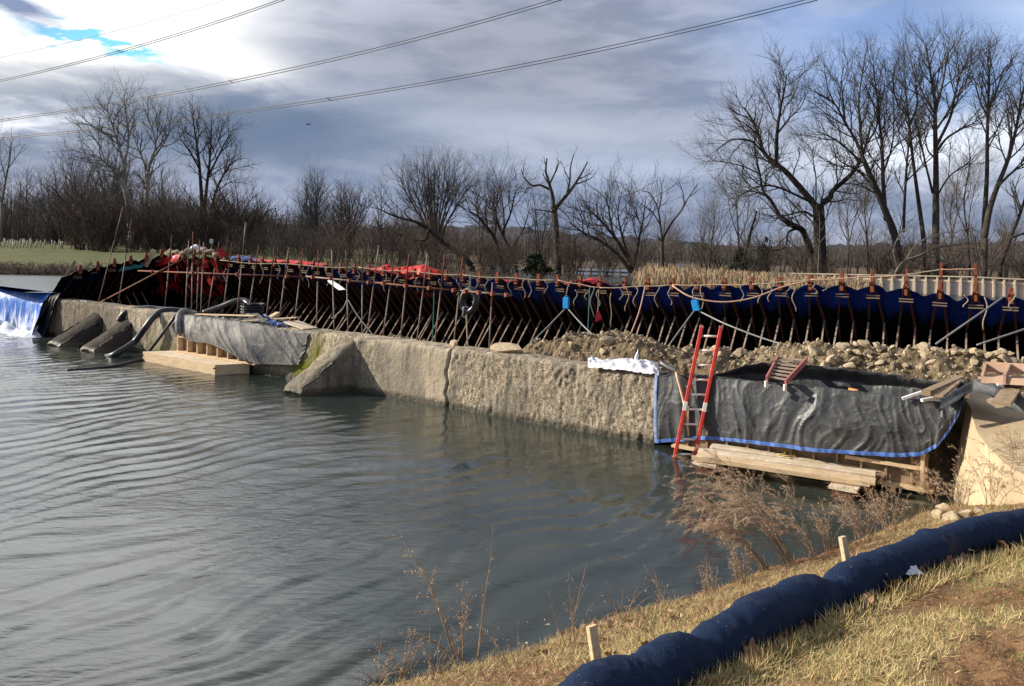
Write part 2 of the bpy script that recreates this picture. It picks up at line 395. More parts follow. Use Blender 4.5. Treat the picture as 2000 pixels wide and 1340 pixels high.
ow_ = -((X - 3.2) * ND[0] + (Y - 17.03) * ND[1]); Z *= np.interp(ow_, [0.5, 6], [0.4, 1.0])
Z += 0.009 * fbm(P * (0.8, 1.7, 1), 3, 21)
P[..., 2] = Z
setting('river_water', MB().grid(P), M_water)

# ---- pool above the weir
m2 = M_water.copy(); m2.name = 'pool_water'; bsdf(m2).inputs['Roughness'].default_value = .28; bsdf(m2).inputs['Specular IOR Level'].default_value = 1.0
up = [W(24.9, -0.45, Z_UP), W(62, -0.45, Z_UP), W(80, -0.45, Z_UP)]
CA = np.array((-15.3, 35.2)); CD = np.array((0.869, -0.495)); CN = np.array((0.495, 0.869))     # coffer dam line
C0 = W(25.6, -0.2, 0)[:2]
sec0 = (CA - C0); L0 = np.linalg.norm(sec0); sec0 = sec0 / L0; N0 = np.array((-sec0[1], sec0[0]))
if N0[0] > 0: N0 = -N0
def cline(q):                                                        # q metres along the coffer dam from its corner, minus runs to the weir
    if q < 0: return CA + sec0 * q, N0, -sec0 * -1
    return CA + CD * q, CN, CD
inner = [C0 + N0 * 1.4 - sec0 * 1.0, CA + N0 * 1.6 + CN * 1.0, CA + (N0 + CN) * 1.1, CA + CN * 1.6 + CD * 2]
inner += [CA + CD * q + CN * 1.6 for q in (10, 20, 30, 40, 55)]
mb = MB(); outer = [np.array((-70, 75)), np.array((-40, 75)), np.array((-25, 75)), np.array((-12, 75)), np.array((0, 75)), np.array((12, 75)), np.array((24, 75)), np.array((36, 60)), np.array((50, 40))]
rows = []
for i_, o_ in zip(inner, outer):
    rows.append([np.array((*(np.array(i_) * (1 - w) + o_ * w), Z_UP)) for w in np.linspace(0, 1, 8)])
left = [[np.array((*(W(s, -0.42, 0)[:2]), Z_UP)) for s in np.linspace(70, 26.2, 8)][::-1]]
mb.grid(np.array(rows))
# the part reaching the weir crest left of the liner
a = [C0 + N0 * 1.4 - sec0 * 1.0, np.array((-70, 75))]
cr = [W(s, -0.15, Z_UP) for s in np.linspace(26.0, 75, 14)]
bk = [np.array((*(np.array(a[0]) * (1 - w) + a[1] * w), Z_UP)) for w in np.linspace(0, 1, 14)]
mb.grid(np.array([[c_ * (1 - w) + b_ * w for w in np.linspace(0, 1, 12)] for c_, b_ in zip(cr, bk)]))
setting('pool_water', mb, m2)

# ---- beds and land
M_bed = mat('river_bed', (0.10, 0.085, 0.06), (0.06, 0.05, 0.035), 0.95, 1.5)
setting('river_bed', MB().grid(np.array([[(-4000, -40, -1.4), (-4000, 4000, -1.4)], [(4000, -40, -1.4), (4000, 4000, -1.4)]])), M_bed)
# dry floor inside the coffer dam
M_floor = mat('dewatered_floor', (0.075, 0.06, 0.042), (0.04, 0.032, 0.024), 0.95, 2.0, 0.6, 10)
s_ = np.linspace(26, -34, 90); k_ = np.linspace(0.5, 8.5, 26)
Pf = np.array([[W(a, -k, -0.12 + 0.0 * k) for k in k_] for a in s_]); Pf[..., 2] += 0.10 * fbm(Pf * 1.3, 3, 4)
setting('dewatered_floor_ground', MB().grid(Pf), M_floor)

m = bpy.data.materials.new('far_bank_land'); m.use_nodes = True; t = NT(m.node_tree); b = bsdf(m)
tcn = t.n('ShaderNodeTexCoord'); ob = tcn.outputs['Object']; sx = t.n('ShaderNodeSeparateXYZ'); t.put(sx.inputs[0], ob)
ng = t.noise(ob, 0.5, 5, 0.6); ng2 = t.noise(ob, 0.06, 3, 0.5)
grass = t.mix(t.rng(ng, 0.35, 0.65), (0.10, 0.112, 0.045), (0.14, 0.135, 0.062))
brown = t.mix(t.rng(ng, 0.35, 0.65), (0.095, 0.068, 0.045), (0.15, 0.115, 0.075))
xe = t.m('ADD', sx.outputs[0], t.m('MULTIPLY', t.m('SUBTRACT', ng2, 0.5), 10.0))
lawn = t.rng(xe, -14, -10.5, 1.0, 0.0)
low = t.rng(t.m('ADD', sx.outputs[2], t.m('MULTIPLY', ng, 0.25)), 2.14, 2.24)
yy = t.rng(sx.outputs[1], 93, 97, 1.0, 0.0)
c = t.mix(t.m('MULTIPLY', t.m('MULTIPLY', lawn, low), yy), brown, grass)
t.put(b.inputs['Base Color'], c); b.inputs['Roughness'].default_value = 0.95; b.inputs['Specular IOR Level'].default_value = 0.1
bn = t.n('ShaderNodeBump'); bn.inputs['Strength'].default_value = 0.6; bn.inputs['Distance'].default_value = 0.1
t.put(bn.inputs['Height'], t.noise(ob, 3.0, 4, 0.7)); t.put(b.inputs['Normal'], bn.outputs[0])
M_land = m
def shore(x): return interp(x, [(-200, 46), (-60, 44), (-27, 43.2), (-17, 44.5), (-8, 43), (5, 37), (20, 30), (45, 20), (90, 5)])
def land_z(x, back):
    z = interp(back, [(-2, 0.9), (0, 1.68), (0.8, 2.0), (2.5, 2.12), (10, 2.18), (45, 2.35), (80, 2.4), (400, 2.0), (4000, 2)])
    dip = interp(back, [(0, 0), (4, -0.25), (20, -0.6), (60, -0.9), (400, -0.9)])
    return z + dip * (1 / (1 + np.exp(-(x + 6) / 3)))
bx = np.concatenate([np.linspace(-1500, -120, 12), np.linspace(-110, 90, 260), np.linspace(110, 1500, 12)])
bb = np.concatenate([[-2, -1, -.3, 0, .3, .6, 1, 1.6, 2.5, 4], np.linspace(6, 60, 40), [75, 90, 120, 200, 400, 900, 2500]])
Bx, Bb = np.meshgrid(bx, bb, indexing='ij')
Pl = np.stack([Bx, shore(Bx) + Bb, land_z(Bx, Bb)], -1)
Pl[..., 2] += 0.10 * fbm(Pl * 0.6, 3, 31) * np.clip(Bb / 2, 0, 1) * (Bb < 100)
Pl[..., 1] += 0.5 * fbm(Pl * (0.3, 0, 0), 3, 33) * (Bb < 5)
setting('far_bank_ground', MB().grid(Pl), M_land)
def ground_at(x, y): return float(land_z(x, y - shore(x)))

M_hill = mat('wooded_hillside', (0.060, 0.058, 0.066), (0.036, 0.036, 0.044), 1.0, 0.05, 1.0, 0.2, dist=3)
hx = np.linspace(-700, 2700, 700)
top = interp(hx, [(-700, 425), (0, 432), (400, 440), (800, 444), (980, 444), (1110, 455), (1250, 466), (1330, 470), (1420, 484), (1560, 488), (1640, 480), (1800, 478), (2000, 474), (2700, 470)])
H = []
for i, px in enumerate(hx):
    a = U(px, top[i], 900)
    jag = 2.0 * fbm(np.array([[px * 0.06, 0, 0]]), 4, 3)[0] + 1.5 * abs(fbm(np.array([[px * 0.5, 3, 0]]), 2, 5)[0])
    H.append([np.array((a[0] * 0.66, 600, 0.5)), np.array((a[0] * 0.8, 720, 0.5 + (a[2] - 0.5) * 0.55)), np.array((a[0], 900, a[2] + jag)), np.array((a[0] * 1.3, 1200, -5))])
setting('wooded_hills', MB().grid(np.array(H)), M_hill, smooth=False)

# ================================================================== the weir
m = bpy.data.materials.new('weathered_concrete'); m.use_nodes = True; t = NT(m.node_tree); b = bsdf(m)
tcn = t.n('ShaderNodeTexCoord'); ob = tcn.outputs['Object']; sx = t.n('ShaderNodeSeparateXYZ'); t.put(sx.inputs[0], ob)
geo = t.n('ShaderNodeNewGeometry')
n_a = t.noise(ob, 1.1, 5, 0.6); n_b = t.noise(ob, 9.0, 5, 0.7); n_c = t.noise(t.map(ob, (1, 1, 0.22)), 3.2, 4, 0.6); n_d = t.noise(ob, 28, 4, 0.7)
c = t.mix(t.rng(n_a, 0.36, 0.64), (0.58, 0.485, 0.34), (0.40, 0.34, 0.25))
att3 = t.n('ShaderNodeAttribute', attribute_name='coarse')
c = t.mix(t.m('MULTIPLY', t.m('MULTIPLY', t.rng(n_b, 0.44, 0.60), 0.85), att3.outputs['Fac']), c, (0.24, 0.195, 0.135))
c = t.mix(t.m('MULTIPLY', t.m('MULTIPLY', t.rng(n_d, 0.49, 0.59), 0.85), att3.outputs['Fac']), c, (0.06, 0.048, 0.034))
c = t.mix(t.m('MULTIPLY', t.rng(n_c, 0.47, 0.66), 0.75), c, (0.17, 0.15, 0.12))
c = t.mix(t.m('MULTIPLY', t.rng(t.noise(t.map(ob, (1, 1, 0.15), (5, 5, 5)), 2.0, 3, 0.5), 0.55, 0.7), 0.6), c, (0.58, 0.50, 0.38))
c = t.mix(t.m('MULTIPLY', t.rng(t.noise(t.map(ob, (1, 1, 0.07), (2, 8, 1)), 5.0, 3, 0.55), 0.54, 0.66), 0.55), c, (0.12, 0.105, 0.085))
c = t.mix(t.m('MULTIPLY', t.rng(t.noise(t.map(ob, (1, 1, 1), (7, 3, 2)), 0.55, 3, 0.5), 0.52, 0.66), 0.45), c, (0.20, 0.185, 0.155))
att = t.n('ShaderNodeAttribute', attribute_name='moss')
c = t.mix(t.m('MULTIPLY', att.outputs['Fac'], t.rng(n_b, 0.2, 0.42)), c, (0.17, 0.165, 0.018))
att2 = t.n('ShaderNodeAttribute', attribute_name='dirt')
c = t.mix(t.m('MULTIPLY', att2.outputs['Fac'], t.rng(n_b, 0.15, 0.4)), c, (0.05, 0.042, 0.033))
wet = t.rng(t.m('ADD', sx.outputs[2], t.m('MULTIPLY', n_b, -0.22)), -0.04, 0.11, 1.0, 0.0)
c = t.mix(wet, c, (0.085, 0.075, 0.05))
t.put(b.inputs['Base Color'], c); t.put(b.inputs['Roughness'], t.rng(wet, 0, 1, 0.93, 0.35)); b.inputs['Specular IOR Level'].default_value = 0.25
bn = t.n('ShaderNodeBump'); bn.inputs['Strength'].default_value = 0.9; bn.inputs['Distance'].default_value = 0.05
t.put(bn.inputs['Height'], t.m('ADD', t.m('MULTIPLY', n_b, 0.6), t.m('MULTIPLY', n_d, 0.4))); t.put(b.inputs['Normal'], bn.outputs[0])
M_conc = m
def set_attr(o, name, vals):
    at = o.data.attributes.new(name, 'FLOAT', 'POINT'); at.data.foreach_set('value', np.asarray(vals, np.float32).ravel())

weir = thing('concrete_weir', 'long weathered tan concrete weir wall with sloping buttresses and one tall crack', 'weir', W(10, 0, 0))
def crackpath(z): return interp(z, [(-0.4, 5.62), (0.1, 5.70), (0.35, 5.78), (0.6, 5.74), (0.9, 5.80), (1.2, 5.72), (1.5, 5.66)])
def wall_mesh(s0, s1, ds, dz):
    ss = np.arange(s0, s1 + ds / 2, ds)
    path = [(0.14, -0.5)]
    for z in np.arange(-0.5 + dz, 1.42, dz): path.append((0.12 - 0.12 * (z + 0.5) / 1.95, z))
    path += [(-0.005, 1.44), (-0.025, 1.475), (-0.06, 1.495), (-0.12, 1.50)]
    path += [(-k, 1.50) for k in np.arange(0.16, 0.74, 0.06)] + [(-0.76, 1.48), (-0.78, 1.40), (-0.78, 0.9), (-0.78, -0.3)]
    S, I = np.meshgrid(ss, np.arange(len(path)), indexing='ij'); pa = np.array(path)
    O = pa[I, 0]; Zz = pa[I, 1]
    Q = np.stack([S, O, Zz], -1)
    rough = np.clip(np.where(S < 5.6, 1.0, np.where(S < 8.2, 0.18, 0.7)), 0, 1)
    rough = rough * (0.75 + 0.5 * vnoise(Q * 0.5, 77).clip(-1, 1))
    disp = rough * (0.012 * fbm(Q * (4, 4, 2.2), 2, 1, 0.6) + 0.021 * fbm(Q * (11, 11, 6), 2, 6) + 0.013 * fbm(Q * (21, 21, 15), 1, 66)) + 0.03 * fbm(Q * 0.7, 2, 14)
    front = (I < len(path) - 14)
    crack = np.exp(-((S - crackpath(Zz) - 0.03 * fbm(Q * (0, 0, 6), 2, 8)) / 0.027) ** 2) * (S > 5) * (S < 6.5)
    pits = -0.018 * rough * (fbm(Q * (7.0, 7, 4.5), 2, 51) > 0.62)
    O2 = O + np.where(front, disp + pits - 0.17 * crack, 0.3 * disp)
    Z2 = Zz + np.where(front, 0, disp * 0.7) - 0.012 * (S / 26)
    Z2 = np.where((I >= len(path) - 20) & (I < len(path) - 3), Z2 - 0.05 * np.clip(fbm(Q * (2.2, 2.2, 0), 3, 61), 0, 1), Z2)
    xy = W0[None, None] + UD * S[..., None] - ND * O2[..., None]
    mb = MB().grid(np.concatenate([xy, Z2[..., None]], -1))
    mb.v[0] = mb.v[0]
    return mb, S, Zz
for nm, a_, b_, ds, dz in (('wall', -0.02, 12.0, 0.026, 0.026), ('wall', 12.0, 25.9, 0.05, 0.045)):
    mb, S, Zz = wall_mesh(a_, b_, ds, dz)
    endcap = None
    o = part('wall_face', mb, M_conc, weir, smooth=True)
    moss = np.exp(-((S - 11.15) / 0.55) ** 2 - ((Zz - 0.25) / 0.5) ** 2) * 1.3 + np.exp(-((S - 10.6) / 0.2) ** 2 - ((Zz - 0.8) / 0.6) ** 2) * 0.9 + 0.35 * np.exp(-((S - 9.0) / 0.8) ** 2 - ((Zz - 0.1) / 0.35) ** 2)
    moss += np.exp(-((S - 18.5) / 1.5) ** 2 - (Zz / 0.4) ** 2) * 0.7
    set_attr(o, 'moss', moss.clip(0, 1)); set_attr(o, 'coarse', np.where(S < 5.7, 1.0, np.where(S < 8.0 + .3 * np.sin(Zz * 5), .22, .85))); set_attr(o, 'dirt', np.clip((S - 20) / 6, 0, 0.5))
# right end face of the wall
mb = MB(); mb.add([W(-0.02, 0.14, -.5), W(-0.02, 0.0, 1.46), W(-0.02, -0.76, 1.46), W(-0.02, -0.78, -.5)], [(0, 1, 2, 3)])
part('wall_end', mb, M_conc, weir)
# the crest that carries on under the falling water
mb = MB().grid(np.array([[W(s, o, z) for o, z in ((0.14, -.5), (0.0, 1.38), (-0.1, 1.42), (-0.76, 1.42), (-.78, -.5))] for s in np.linspace(25.9, 60, 40)]))
part('crest', mb, M_conc, weir)

def buttress(s0, wid, h0, out, foot_h, skew, rnd, dirt, seed):
    ks = np.concatenate([np.linspace(-0.1, out, 60), [out + 0.05, out + 0.09, out + 0.11]])
    th = np.linspace(0, 1, 46); rows = []; base = []
    for k in ks:
        w = max(0, min(1, k / out)); h = h0 + (foot_h - h0) * w ** 0.93
        if k > out: h = foot_h * (1 - ((k - out) / 0.115) ** 2 * 0.8)
        wd = wid * (1 + 0.12 * w)
        row = []
        for a in th:
            # up the left flank, over the crown, down the right flank
            per = a * 3
            if per < 1: x, z = -0.5 - 0.09 * (1 - per), -0.5 + per * (h + 0.5)
            elif per < 2: x, z = -0.5 + (per - 1), h
            else: x, z = 0.5 + 0.09 * (per - 2), h - (per - 2) * (h + 0.5)
            if per < 1 or per > 2: 
                d = h - z
                if d < rnd: x *= 1 - 0.5 * (1 - math.sqrt(max(0, 1 - ((rnd - d) / rnd) ** 2))) * rnd / wid * 2
            else:
                e = 0.5 - abs(x); z -= rnd * 0.6 * max(0, 1 - e * wid / rnd) ** 2
            row.append((s0 + x * wd * -1 + skew * k, k, z))
        rows.append(row)
    Q = np.array(rows); dsp = 0.024 * fbm(Q * 3.5, 4, seed) + 0.012 * fbm(Q * 11, 2, seed + 3)
    Q[..., 0] += dsp * 0.8; Q[..., 2] += dsp
    Q[..., 1] += 0.02 * fbm(Q * 6, 2, seed + 9)
    Pw = np.concatenate([W0 + UD * Q[..., 0:1] - ND * Q[..., 1:2], Q[..., 2:3]], -1)
    mb = MB().grid(Pw); nb = len(th); mb.f.append(tuple(range((len(ks) - 1) * nb, len(ks) * nb)))
    o = part('buttress', mb, M_conc, weir, smooth=True)
    set_attr(o, 'dirt', np.full(Q.shape[:2], dirt)); set_attr(o, 'coarse', np.full(Q.shape[:2], .55)); return o
buttress(9.45, 0.66, 1.44, 1.45, 0.30, 0.28, 0.16, 0.35, 5)
buttress(20.75, 1.0, 1.12, 1.15, 0.22, 0.32, 0.42, 0.95, 15)
buttress(22.85, 1.05, 1.15, 1.25, 0.22, 0.32, 0.42, 1.0, 25)

# ---- falling water
m = bpy.data.materials.new('falling_water'); m.use_nodes = True; t = NT(m.node_tree); b = bsdf(m)
att = t.n('ShaderNodeAttribute', attribute_name='uvx'); 
uvx = att.outputs['Vector']
st = t.noise(t.map(uvx, (5, 1.1, 1)), 1.0, 5, 0.62, 0.2); st2 = t.noise(t.map(uvx, (16, 3.4, 1)), 1.0, 4, 0.65)
su = t.n('ShaderNodeSeparateXYZ'); t.put(su.inputs[0], uvx)
foam = t.m('ADD', t.m('ADD', t.m('MULTIPLY', st, 0.75), t.m('MULTIPLY', st2, 0.45)), t.m('MULTIPLY', t.m('POWER', su.outputs[1], 1.6), 0.17))
foam = t.rng(foam, 0.80, 1.02)
t.put(b.inputs['Base Color'], t.mix(foam, (0.035, 0.19, 0.72), (0.78, 0.82, 0.90)))
t.put(b.inputs['Roughness'], t.rng(foam, 0, 1, 0.28, 0.7)); b.inputs['Specular IOR Level'].default_value = 0.6
bn = t.n('ShaderNodeBump'); bn.inputs['Strength'].default_value = 0.8; bn.inputs['Distance'].default_value = 0.08
t.put(bn.inputs['Height'], t.m('ADD', st, st2)); t.put(b.inputs['Normal'], bn.outputs[0])
M_fall = m
prof = smoothline([(-0.16, Z_UP + .003), (-0.10, Z_UP - 0.008), (-0.02, 1.67), (0.07, 1.54), (0.19, 1.24), (0.25, 0.8), (0.29, 0.4), (0.33, 0.0), (0.35, -0.2)], 60)
ss = np.arange(26.2, 52, 0.06); S, I = np.meshgrid(ss, np.arange(60), indexing='ij')
Q = np.stack([S, prof[I, 0], prof[I, 1]], -1); low_ = (I / 59.0)
Q[..., 1] += low_ ** 1.5 * (0.16 * fbm(Q * (1.6, 0, 0.5), 3, 4) + 0.05 * fbm(Q * (7, 0, 1.2), 2, 7))
Q[..., 1] += 0.35 * low_ * np.exp(-((S - 26.2) / 0.7) ** 2)
Pw = np.concatenate([W0 + UD * Q[..., 0:1] - ND * Q[..., 1:2], Q[..., 2:3]], -1)
o = setting('waterfall_water', MB().grid(Pw), M_fall)
at = o.data.attributes.new('uvx', 'FLOAT_VECTOR', 'POINT'); at.data.foreach_set('vector', np.stack([S, low_ * 2.0, S * 0], -1).astype(np.float32).ravel())
M_foam = mat('foam', (0.80, 0.83, 0.87), (0.62, 0.68, 0.74), 0.8, 5, 0.6, 14)
mb = MB(); 
s_ = np.arange(25.9, 48, 0.09); o_ = np.arange(0.35, 2.1, 0.07); S, O = np.meshgrid(s_, o_, indexing='ij'); Q = np.stack([S, O, S * 0], -1)
hgt = (0.42 * np.exp(-((O - 0.45) / 0.35) ** 2) * (0.7 + 0.6 * fbm(Q * (2, 3, 0), 3, 2)) + 0.05 * (fbm(Q * (1.5, 3, 0), 4, 12) - 0.10 - 0.8 * (O - 0.9).clip(0, 2)))
hgt *= np.clip((S - 25.9) / 0.6, 0, 1) 
Pw = np.concatenate([W0 + UD * S[..., None] - ND * O[..., None], (hgt - 0.03)[..., None]], -1)
setting('foam', MB().grid(Pw), M_foam, kind='stuff')
tag(bpy.data.objects['foam'], 'white churning foam at the foot of the falling water', 'foam')

# ================================================================== coffer dam: liner and frames
HEADS = [(1975,565),(1907,517),(1838,517),(1771,528),(1704,532),(1645,532),(1583,539),(1524,545),(1469,548),(1415,548),(1362,553),(1313,551),(1265,553),(1220,554),(1171,556),(1133,548),(1089,539),(1052,537),(1009,536),(972,536),(937,533),(904,530)]
def qof(px, py):
    q = 20.0
    for _ in range(60):
        p = CA + CD * q; a, _b = ray(px, py)
        # find q with p.x/p.y == a
        q = (a * CA[1] - CA[0]) / (CD[0] - a * CD[1])
    return q
frames = []                                                          # (q, z of head)
for px, py in HEADS:
    q = qof(px, py); y = (CA + CD * q)[1]; frames.append((q, U(px, py, y)[2]))
q = frames[-1][0]
while q > 0.9:
    q -= 0.70; frames.append((q, float(interp(q, [(0, 3.42), (4, 3.34), (9, 3.28), (14, 3.12), (30, 3.0)]))))
qr = frames[0][0]
for i in range(1, 7): frames.insert(0, (qr + 0.75 * i, 3.1))
for q in np.arange(-0.35, -L0 + 0.5, -0.7): frames.append((q, float(interp(q, [(-5, 2.35), (-3.2, 2.75), (-1, 3.3), (0, 3.45)]))))
def ztop(q):
    return interp(q, [(-L0 - 0.2, 2.45), (-3.6, 2.72), (-1.2, 3.12), (-0.3, 3.3), (3, 3.25), (8.3, 3.13), (13, 3.0), (18.2, 3.0), (22.5, 3.06), (25.5, 3.22), (27.5, 3.33), (28.9, 3.34), (30.1, 3.24), (31.5, 3.22), (37, 3.2), (60, 3.2)])

m = bpy.data.materials.new('blue_liner'); m.use_nodes = True; t = NT(m.node_tree); b = bsdf(m)
tcn = t.n('ShaderNodeTexCoord'); ob = tcn.outputs['Object']
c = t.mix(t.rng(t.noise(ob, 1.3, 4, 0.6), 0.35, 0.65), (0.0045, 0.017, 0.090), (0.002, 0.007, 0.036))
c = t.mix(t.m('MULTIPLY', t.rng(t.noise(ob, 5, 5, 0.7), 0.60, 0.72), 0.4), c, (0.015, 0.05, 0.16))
at_ = t.n('ShaderNodeAttribute', attribute_name='lower'); shade_f = t.rng(t.m('ADD', at_.outputs['Fac'], t.m('MULTIPLY', t.m('SUBTRACT', t.noise(t.map(ob, (1.6, 1.6, .3)), 1.2, 3, .5), .5), 1.0)), .15, .75)
c = t.mix(shade_f, c, (0.0025, 0.003, 0.006))  # shade under the liner painted into its colour as near-black
t.put(b.inputs['Base Color'], c); b.inputs['Roughness'].default_value = 0.55; b.inputs['Specular IOR Level'].default_value = 0.2
tr = t.n('ShaderNodeBsdfTranslucent'); t.put(tr.inputs[0], t.mix(shade_f, (0.003, 0.020, 0.17), (0.0, 0.0, 0.0005)))
mx = t.n('ShaderNodeMixShader'); mx.inputs[0].default_value = 0.18
outn = [n for n in m.node_tree.nodes if n.type == 'OUTPUT_MATERIAL'][0]
t.t.links.new(b.outputs[0], mx.inputs[1]); t.t.links.new(tr.outputs[0], mx.inputs[2]); t.t.links.new(mx.outputs[0], outn.inputs[0])
M_liner = m
liner = thing('cofferdam_liner', 'long dark navy waterproof liner stretched over the row of rusty frames', 'liner', (*CA, 0))
qs = np.concatenate([np.linspace(-L0 - 0.1, -0.5, 60), np.linspace(-0.42, 0.42, 14), np.arange(0.5, 46, 0.09)])
ks = np.concatenate([np.linspace(-0.04, 0.06, 4), np.linspace(0.12, 4.6, 46)])
fq = np.array(sorted(f[0] for f in frames))
rows = []
for q in qs:
    w = float(np.clip((q + 0.45) / 0.9, 0, 1)); nn = N0 * (1 - w) + CN * w; nn = nn / np.linalg.norm(nn)
    base = CA + (sec0 * q if q < 0 else CD * q)
    gap = np.min(np.abs(fq - q)); sag = np.clip(gap / 0.35, 0, 1)
    zt = float(ztop(q)) - (0.07 + 0.07 * math.sin(5.3 * math.floor(q / .71)) ** 2) * sag ** 2
    r_ = []
    for k in ks:
        bulge = -0.09 * sag ** 2 * math.exp(-((k - 0.9) / 0.8) ** 2)
        kk = max(k, 0)
        p = base + nn * (k + 0.07 + bulge * -0.6)
        r_.append((*p, zt - 0.80 * kk + bulge - (0.02 if k < 0 else 0)))
    rows.append(r_)
Q = np.array(rows); dsp = 0.035 * fbm(Q * 2.2, 3, 9) + 0.03 * ridged(Q * (2.5, 2.5, 1.0), 2, 19)
Q[..., 2] += dsp
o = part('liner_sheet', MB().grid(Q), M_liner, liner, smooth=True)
set_attr(o, 'lower', np.maximum(np.interp(ks, [0, .35, 1.2, 5], [0, 0, 1, 1])[None], np.interp(qs, [-.6, .4, 3, 14], [1.2, 1.0, .45, 0])[:, None]))  # painted shade: black down the slope and round the left corner
# its loose end, draped over the crest beside the falling water
rows = []
for i, w in enumerate(np.linspace(0, 1, 40)):
    col_ = smoothline([W(25.1 + 0.5 * w, -1.3, 2.6 - 0.5 * w), W(25.45 + 0.45 * w, -0.4, 2.15 - 0.4 * w), W(25.65 + 0.5 * w, 0.08, 1.58 - .02 * w), W(25.75 + 0.6 * w, 0.26, 1.0), W(25.8 + 0.8 * w, 0.36, 0.45), W(25.85 + 1.0 * w, 0.46, -0.1)], 40)
    rows.append(col_)
Q = np.array(rows); Q[..., :2] -= (0.09 * fbm(Q * (2.5, 2.5, 0.7), 3, 3) + 0.08 * ridged(Q * (3, 3, .6), 2, 8))[..., None] * ND * -1
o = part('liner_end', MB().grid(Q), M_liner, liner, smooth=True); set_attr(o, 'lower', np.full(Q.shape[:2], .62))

# one frame, facing +y (towards the water): head, two legs, two struts, two tie bars
M_rustleg = mat('rusted_steel_leg', (0.12, 0.04, 0.02), (0.06, 0.02, 0.011), 0.7, 9.0, 0.3, 60)
def make_frame(k=1.90, dz=1.96):
    r = thing('support_frame', 'rust red steel frame', 'frame', (0, 0, 0), 'steel frames propping up the liner')
    part('head', MB().beam((0, -0.02, -0.34), (0, 0.02, 0.03), 0.105, 0.10, (0, 1, 0)).beam((-0.085, 0.02, -0.20), (0.085, 0.02, -0.20), 0.09, 0.07), M_rusthead, r)
    for s in (-1, 1):
        part('leg', MB().beam((s * 0.045, -0.06, -0.10), (s * 0.20, k, -dz), 0.05, 0.07).beam((s * 0.20, k, -dz), (s * 0.27, 3.3, -3.36), 0.05, 0.07), M_rustleg, r)
        part('strut', MB().beam((s * 0.20, k - .03, -dz - .01), (s * 0.24, k - 1.03 * (3.38 - dz), -3.38), 0.044, 0.044), M_strut, r)
        part('tie_bar', MB().beam((-0.17, 0.16, -0.44 - 0.035 * s - 0.035), (0.17, 0.16, -0.44 - 0.035 * s - 0.035), 0.022, 0.03), M_strut, r)
    return r
protos = {}
frames.sort(key=lambda f_: -f_[0])
vis = 0
jr = random.Random(3)
for i, (q, zh) in enumerate(frames):
    ek = 0 if q < 13 else (1 if q < 21 else 2)
    if ek in protos: o = copy_tree(protos[ek])
    else: o = protos[ek] = make_frame(*((1.90, 1.96), (1.55, 1.64), (1.12, 1.24))[ek])
    w = float(np.clip((q + 0.3) / 0.6, 0, 1)); nn = N0 * (1 - w) + CN * w
    p = CA + (sec0 * q if q < 0 else CD * q)
    lz = float(ztop(q)) + 0.17; rise = max(0.0, zh - lz)
    hd = [c_ for c_ in o.children if c_.name.split('.')[0] == 'head'][0]; hd.scale = (1 - min(.35, rise), 1 - min(.3, rise), 1 + rise / 0.37); hd.location = (0, 0, 0.34 * rise / 0.37)
    o.location = (p[0], p[1], lz); o.rotation_euler = (jr.uniform(-.015, .015), jr.uniform(-.03, .03), math.atan2(nn[1], nn[0]) - math.pi / 2)
    o['label'] = f'rust red steel frame with splayed legs, {nth(i)} from the right end of the liner'

# ================================================================== poles, pipes and ropes along the dry side
POLE_O = -0.85                                                       # the scaffold tubes stand just behind the weir
def onpole(px, py, extra=0.0): return FACE(px, py, POLE_O - extra)
POLES = [((240,405),(192,592)),((257,430),(229,606)),((336,460),(322,600)),((369,468),(362,610)),((377,453),(374,610)),((390,468),(384,612)),((398,473),(392,612)),((428,473),(407,600)),((453,475),(436,606)),((480,434),(463,610)),
 ((506,479),(484,618)),((536,483),(520,622)),((564,484),(545,626)),((592,486),(575,632)),((622,489),(618,648)),((648,489),(653,650)),((676,489),(680,655)),((708,489),(707,660)),((740,479),(716,662)),((771,493),(747,664)),((799,496),(782,664)),((835,496),(814,668)),((869,495),(849,672)),((904,502),(886,674)),((962,552),(955,690))]
for i, (a, b_) in enumerate(POLES):
    ex = 0.25 * ((i * 7) % 3 - 1) if i < 10 else 0.0
    p, q = onpole(*a, ex), onpole(*b_, ex)
    q = q + (q - p) / np.linalg.norm(q - p) * (0.9 if i < 24 else .4)
    r = thing('scaffold_pole', f'slender scaffold tube standing before the liner, {nth(i)} from the left', 'pole', q, 'scaffold tubes standing behind the weir')
    mid = p + (q - p) * 0.28
    part('tube', MB().tube([q, mid], 0.020, 8), M_pipe, r, True)
    part('tip', MB().tube([mid, p], 0.019, 8), M_rust if i % 3 else M_pipe, r, True, 'rustier upper end')
RAILS = [((270, 529), (600, 541)), ((598, 540), (735, 553)), ((733, 552), (905, 569)), ((900, 568), (1000, 577))]
for i, (a, b_) in enumerate(RAILS):
    p, q = onpole(*a, -0.08), onpole(*b_, -0.08)
    lab = ['long rusty horizontal tube across the leftmost scaffold poles', 'short grey horizontal tube tied across the middle scaffold poles', 'rusty horizontal tube reaching towards the hanging inner tube', 'short end of pipe beside the hanging black inner tube'][i]
    r = thing('scaffold_rail', lab, 'pipe', (p + q) / 2, 'horizontal tubes tied to the scaffold poles')
    part('tube', MB().tube([p, q], 0.026, 8), M_pipe if i % 2 else M_rust, r, True)
    for w in np.linspace(0.1, 0.9, 4): c_ = p + (q - p) * w; part('clamp', MB().box(c_, (0.10, 0.10, 0.10), 0.6), M_rusthead, r)
p, q = onpole(193, 592, -0.12), onpole(369, 500, -0.12)
solo('brace_pipe', MB().tube([p, q], 0.03, 8), M_rust, 'rusty diagonal brace crossing in front of the red sheeting', 'pipe', smooth=True)
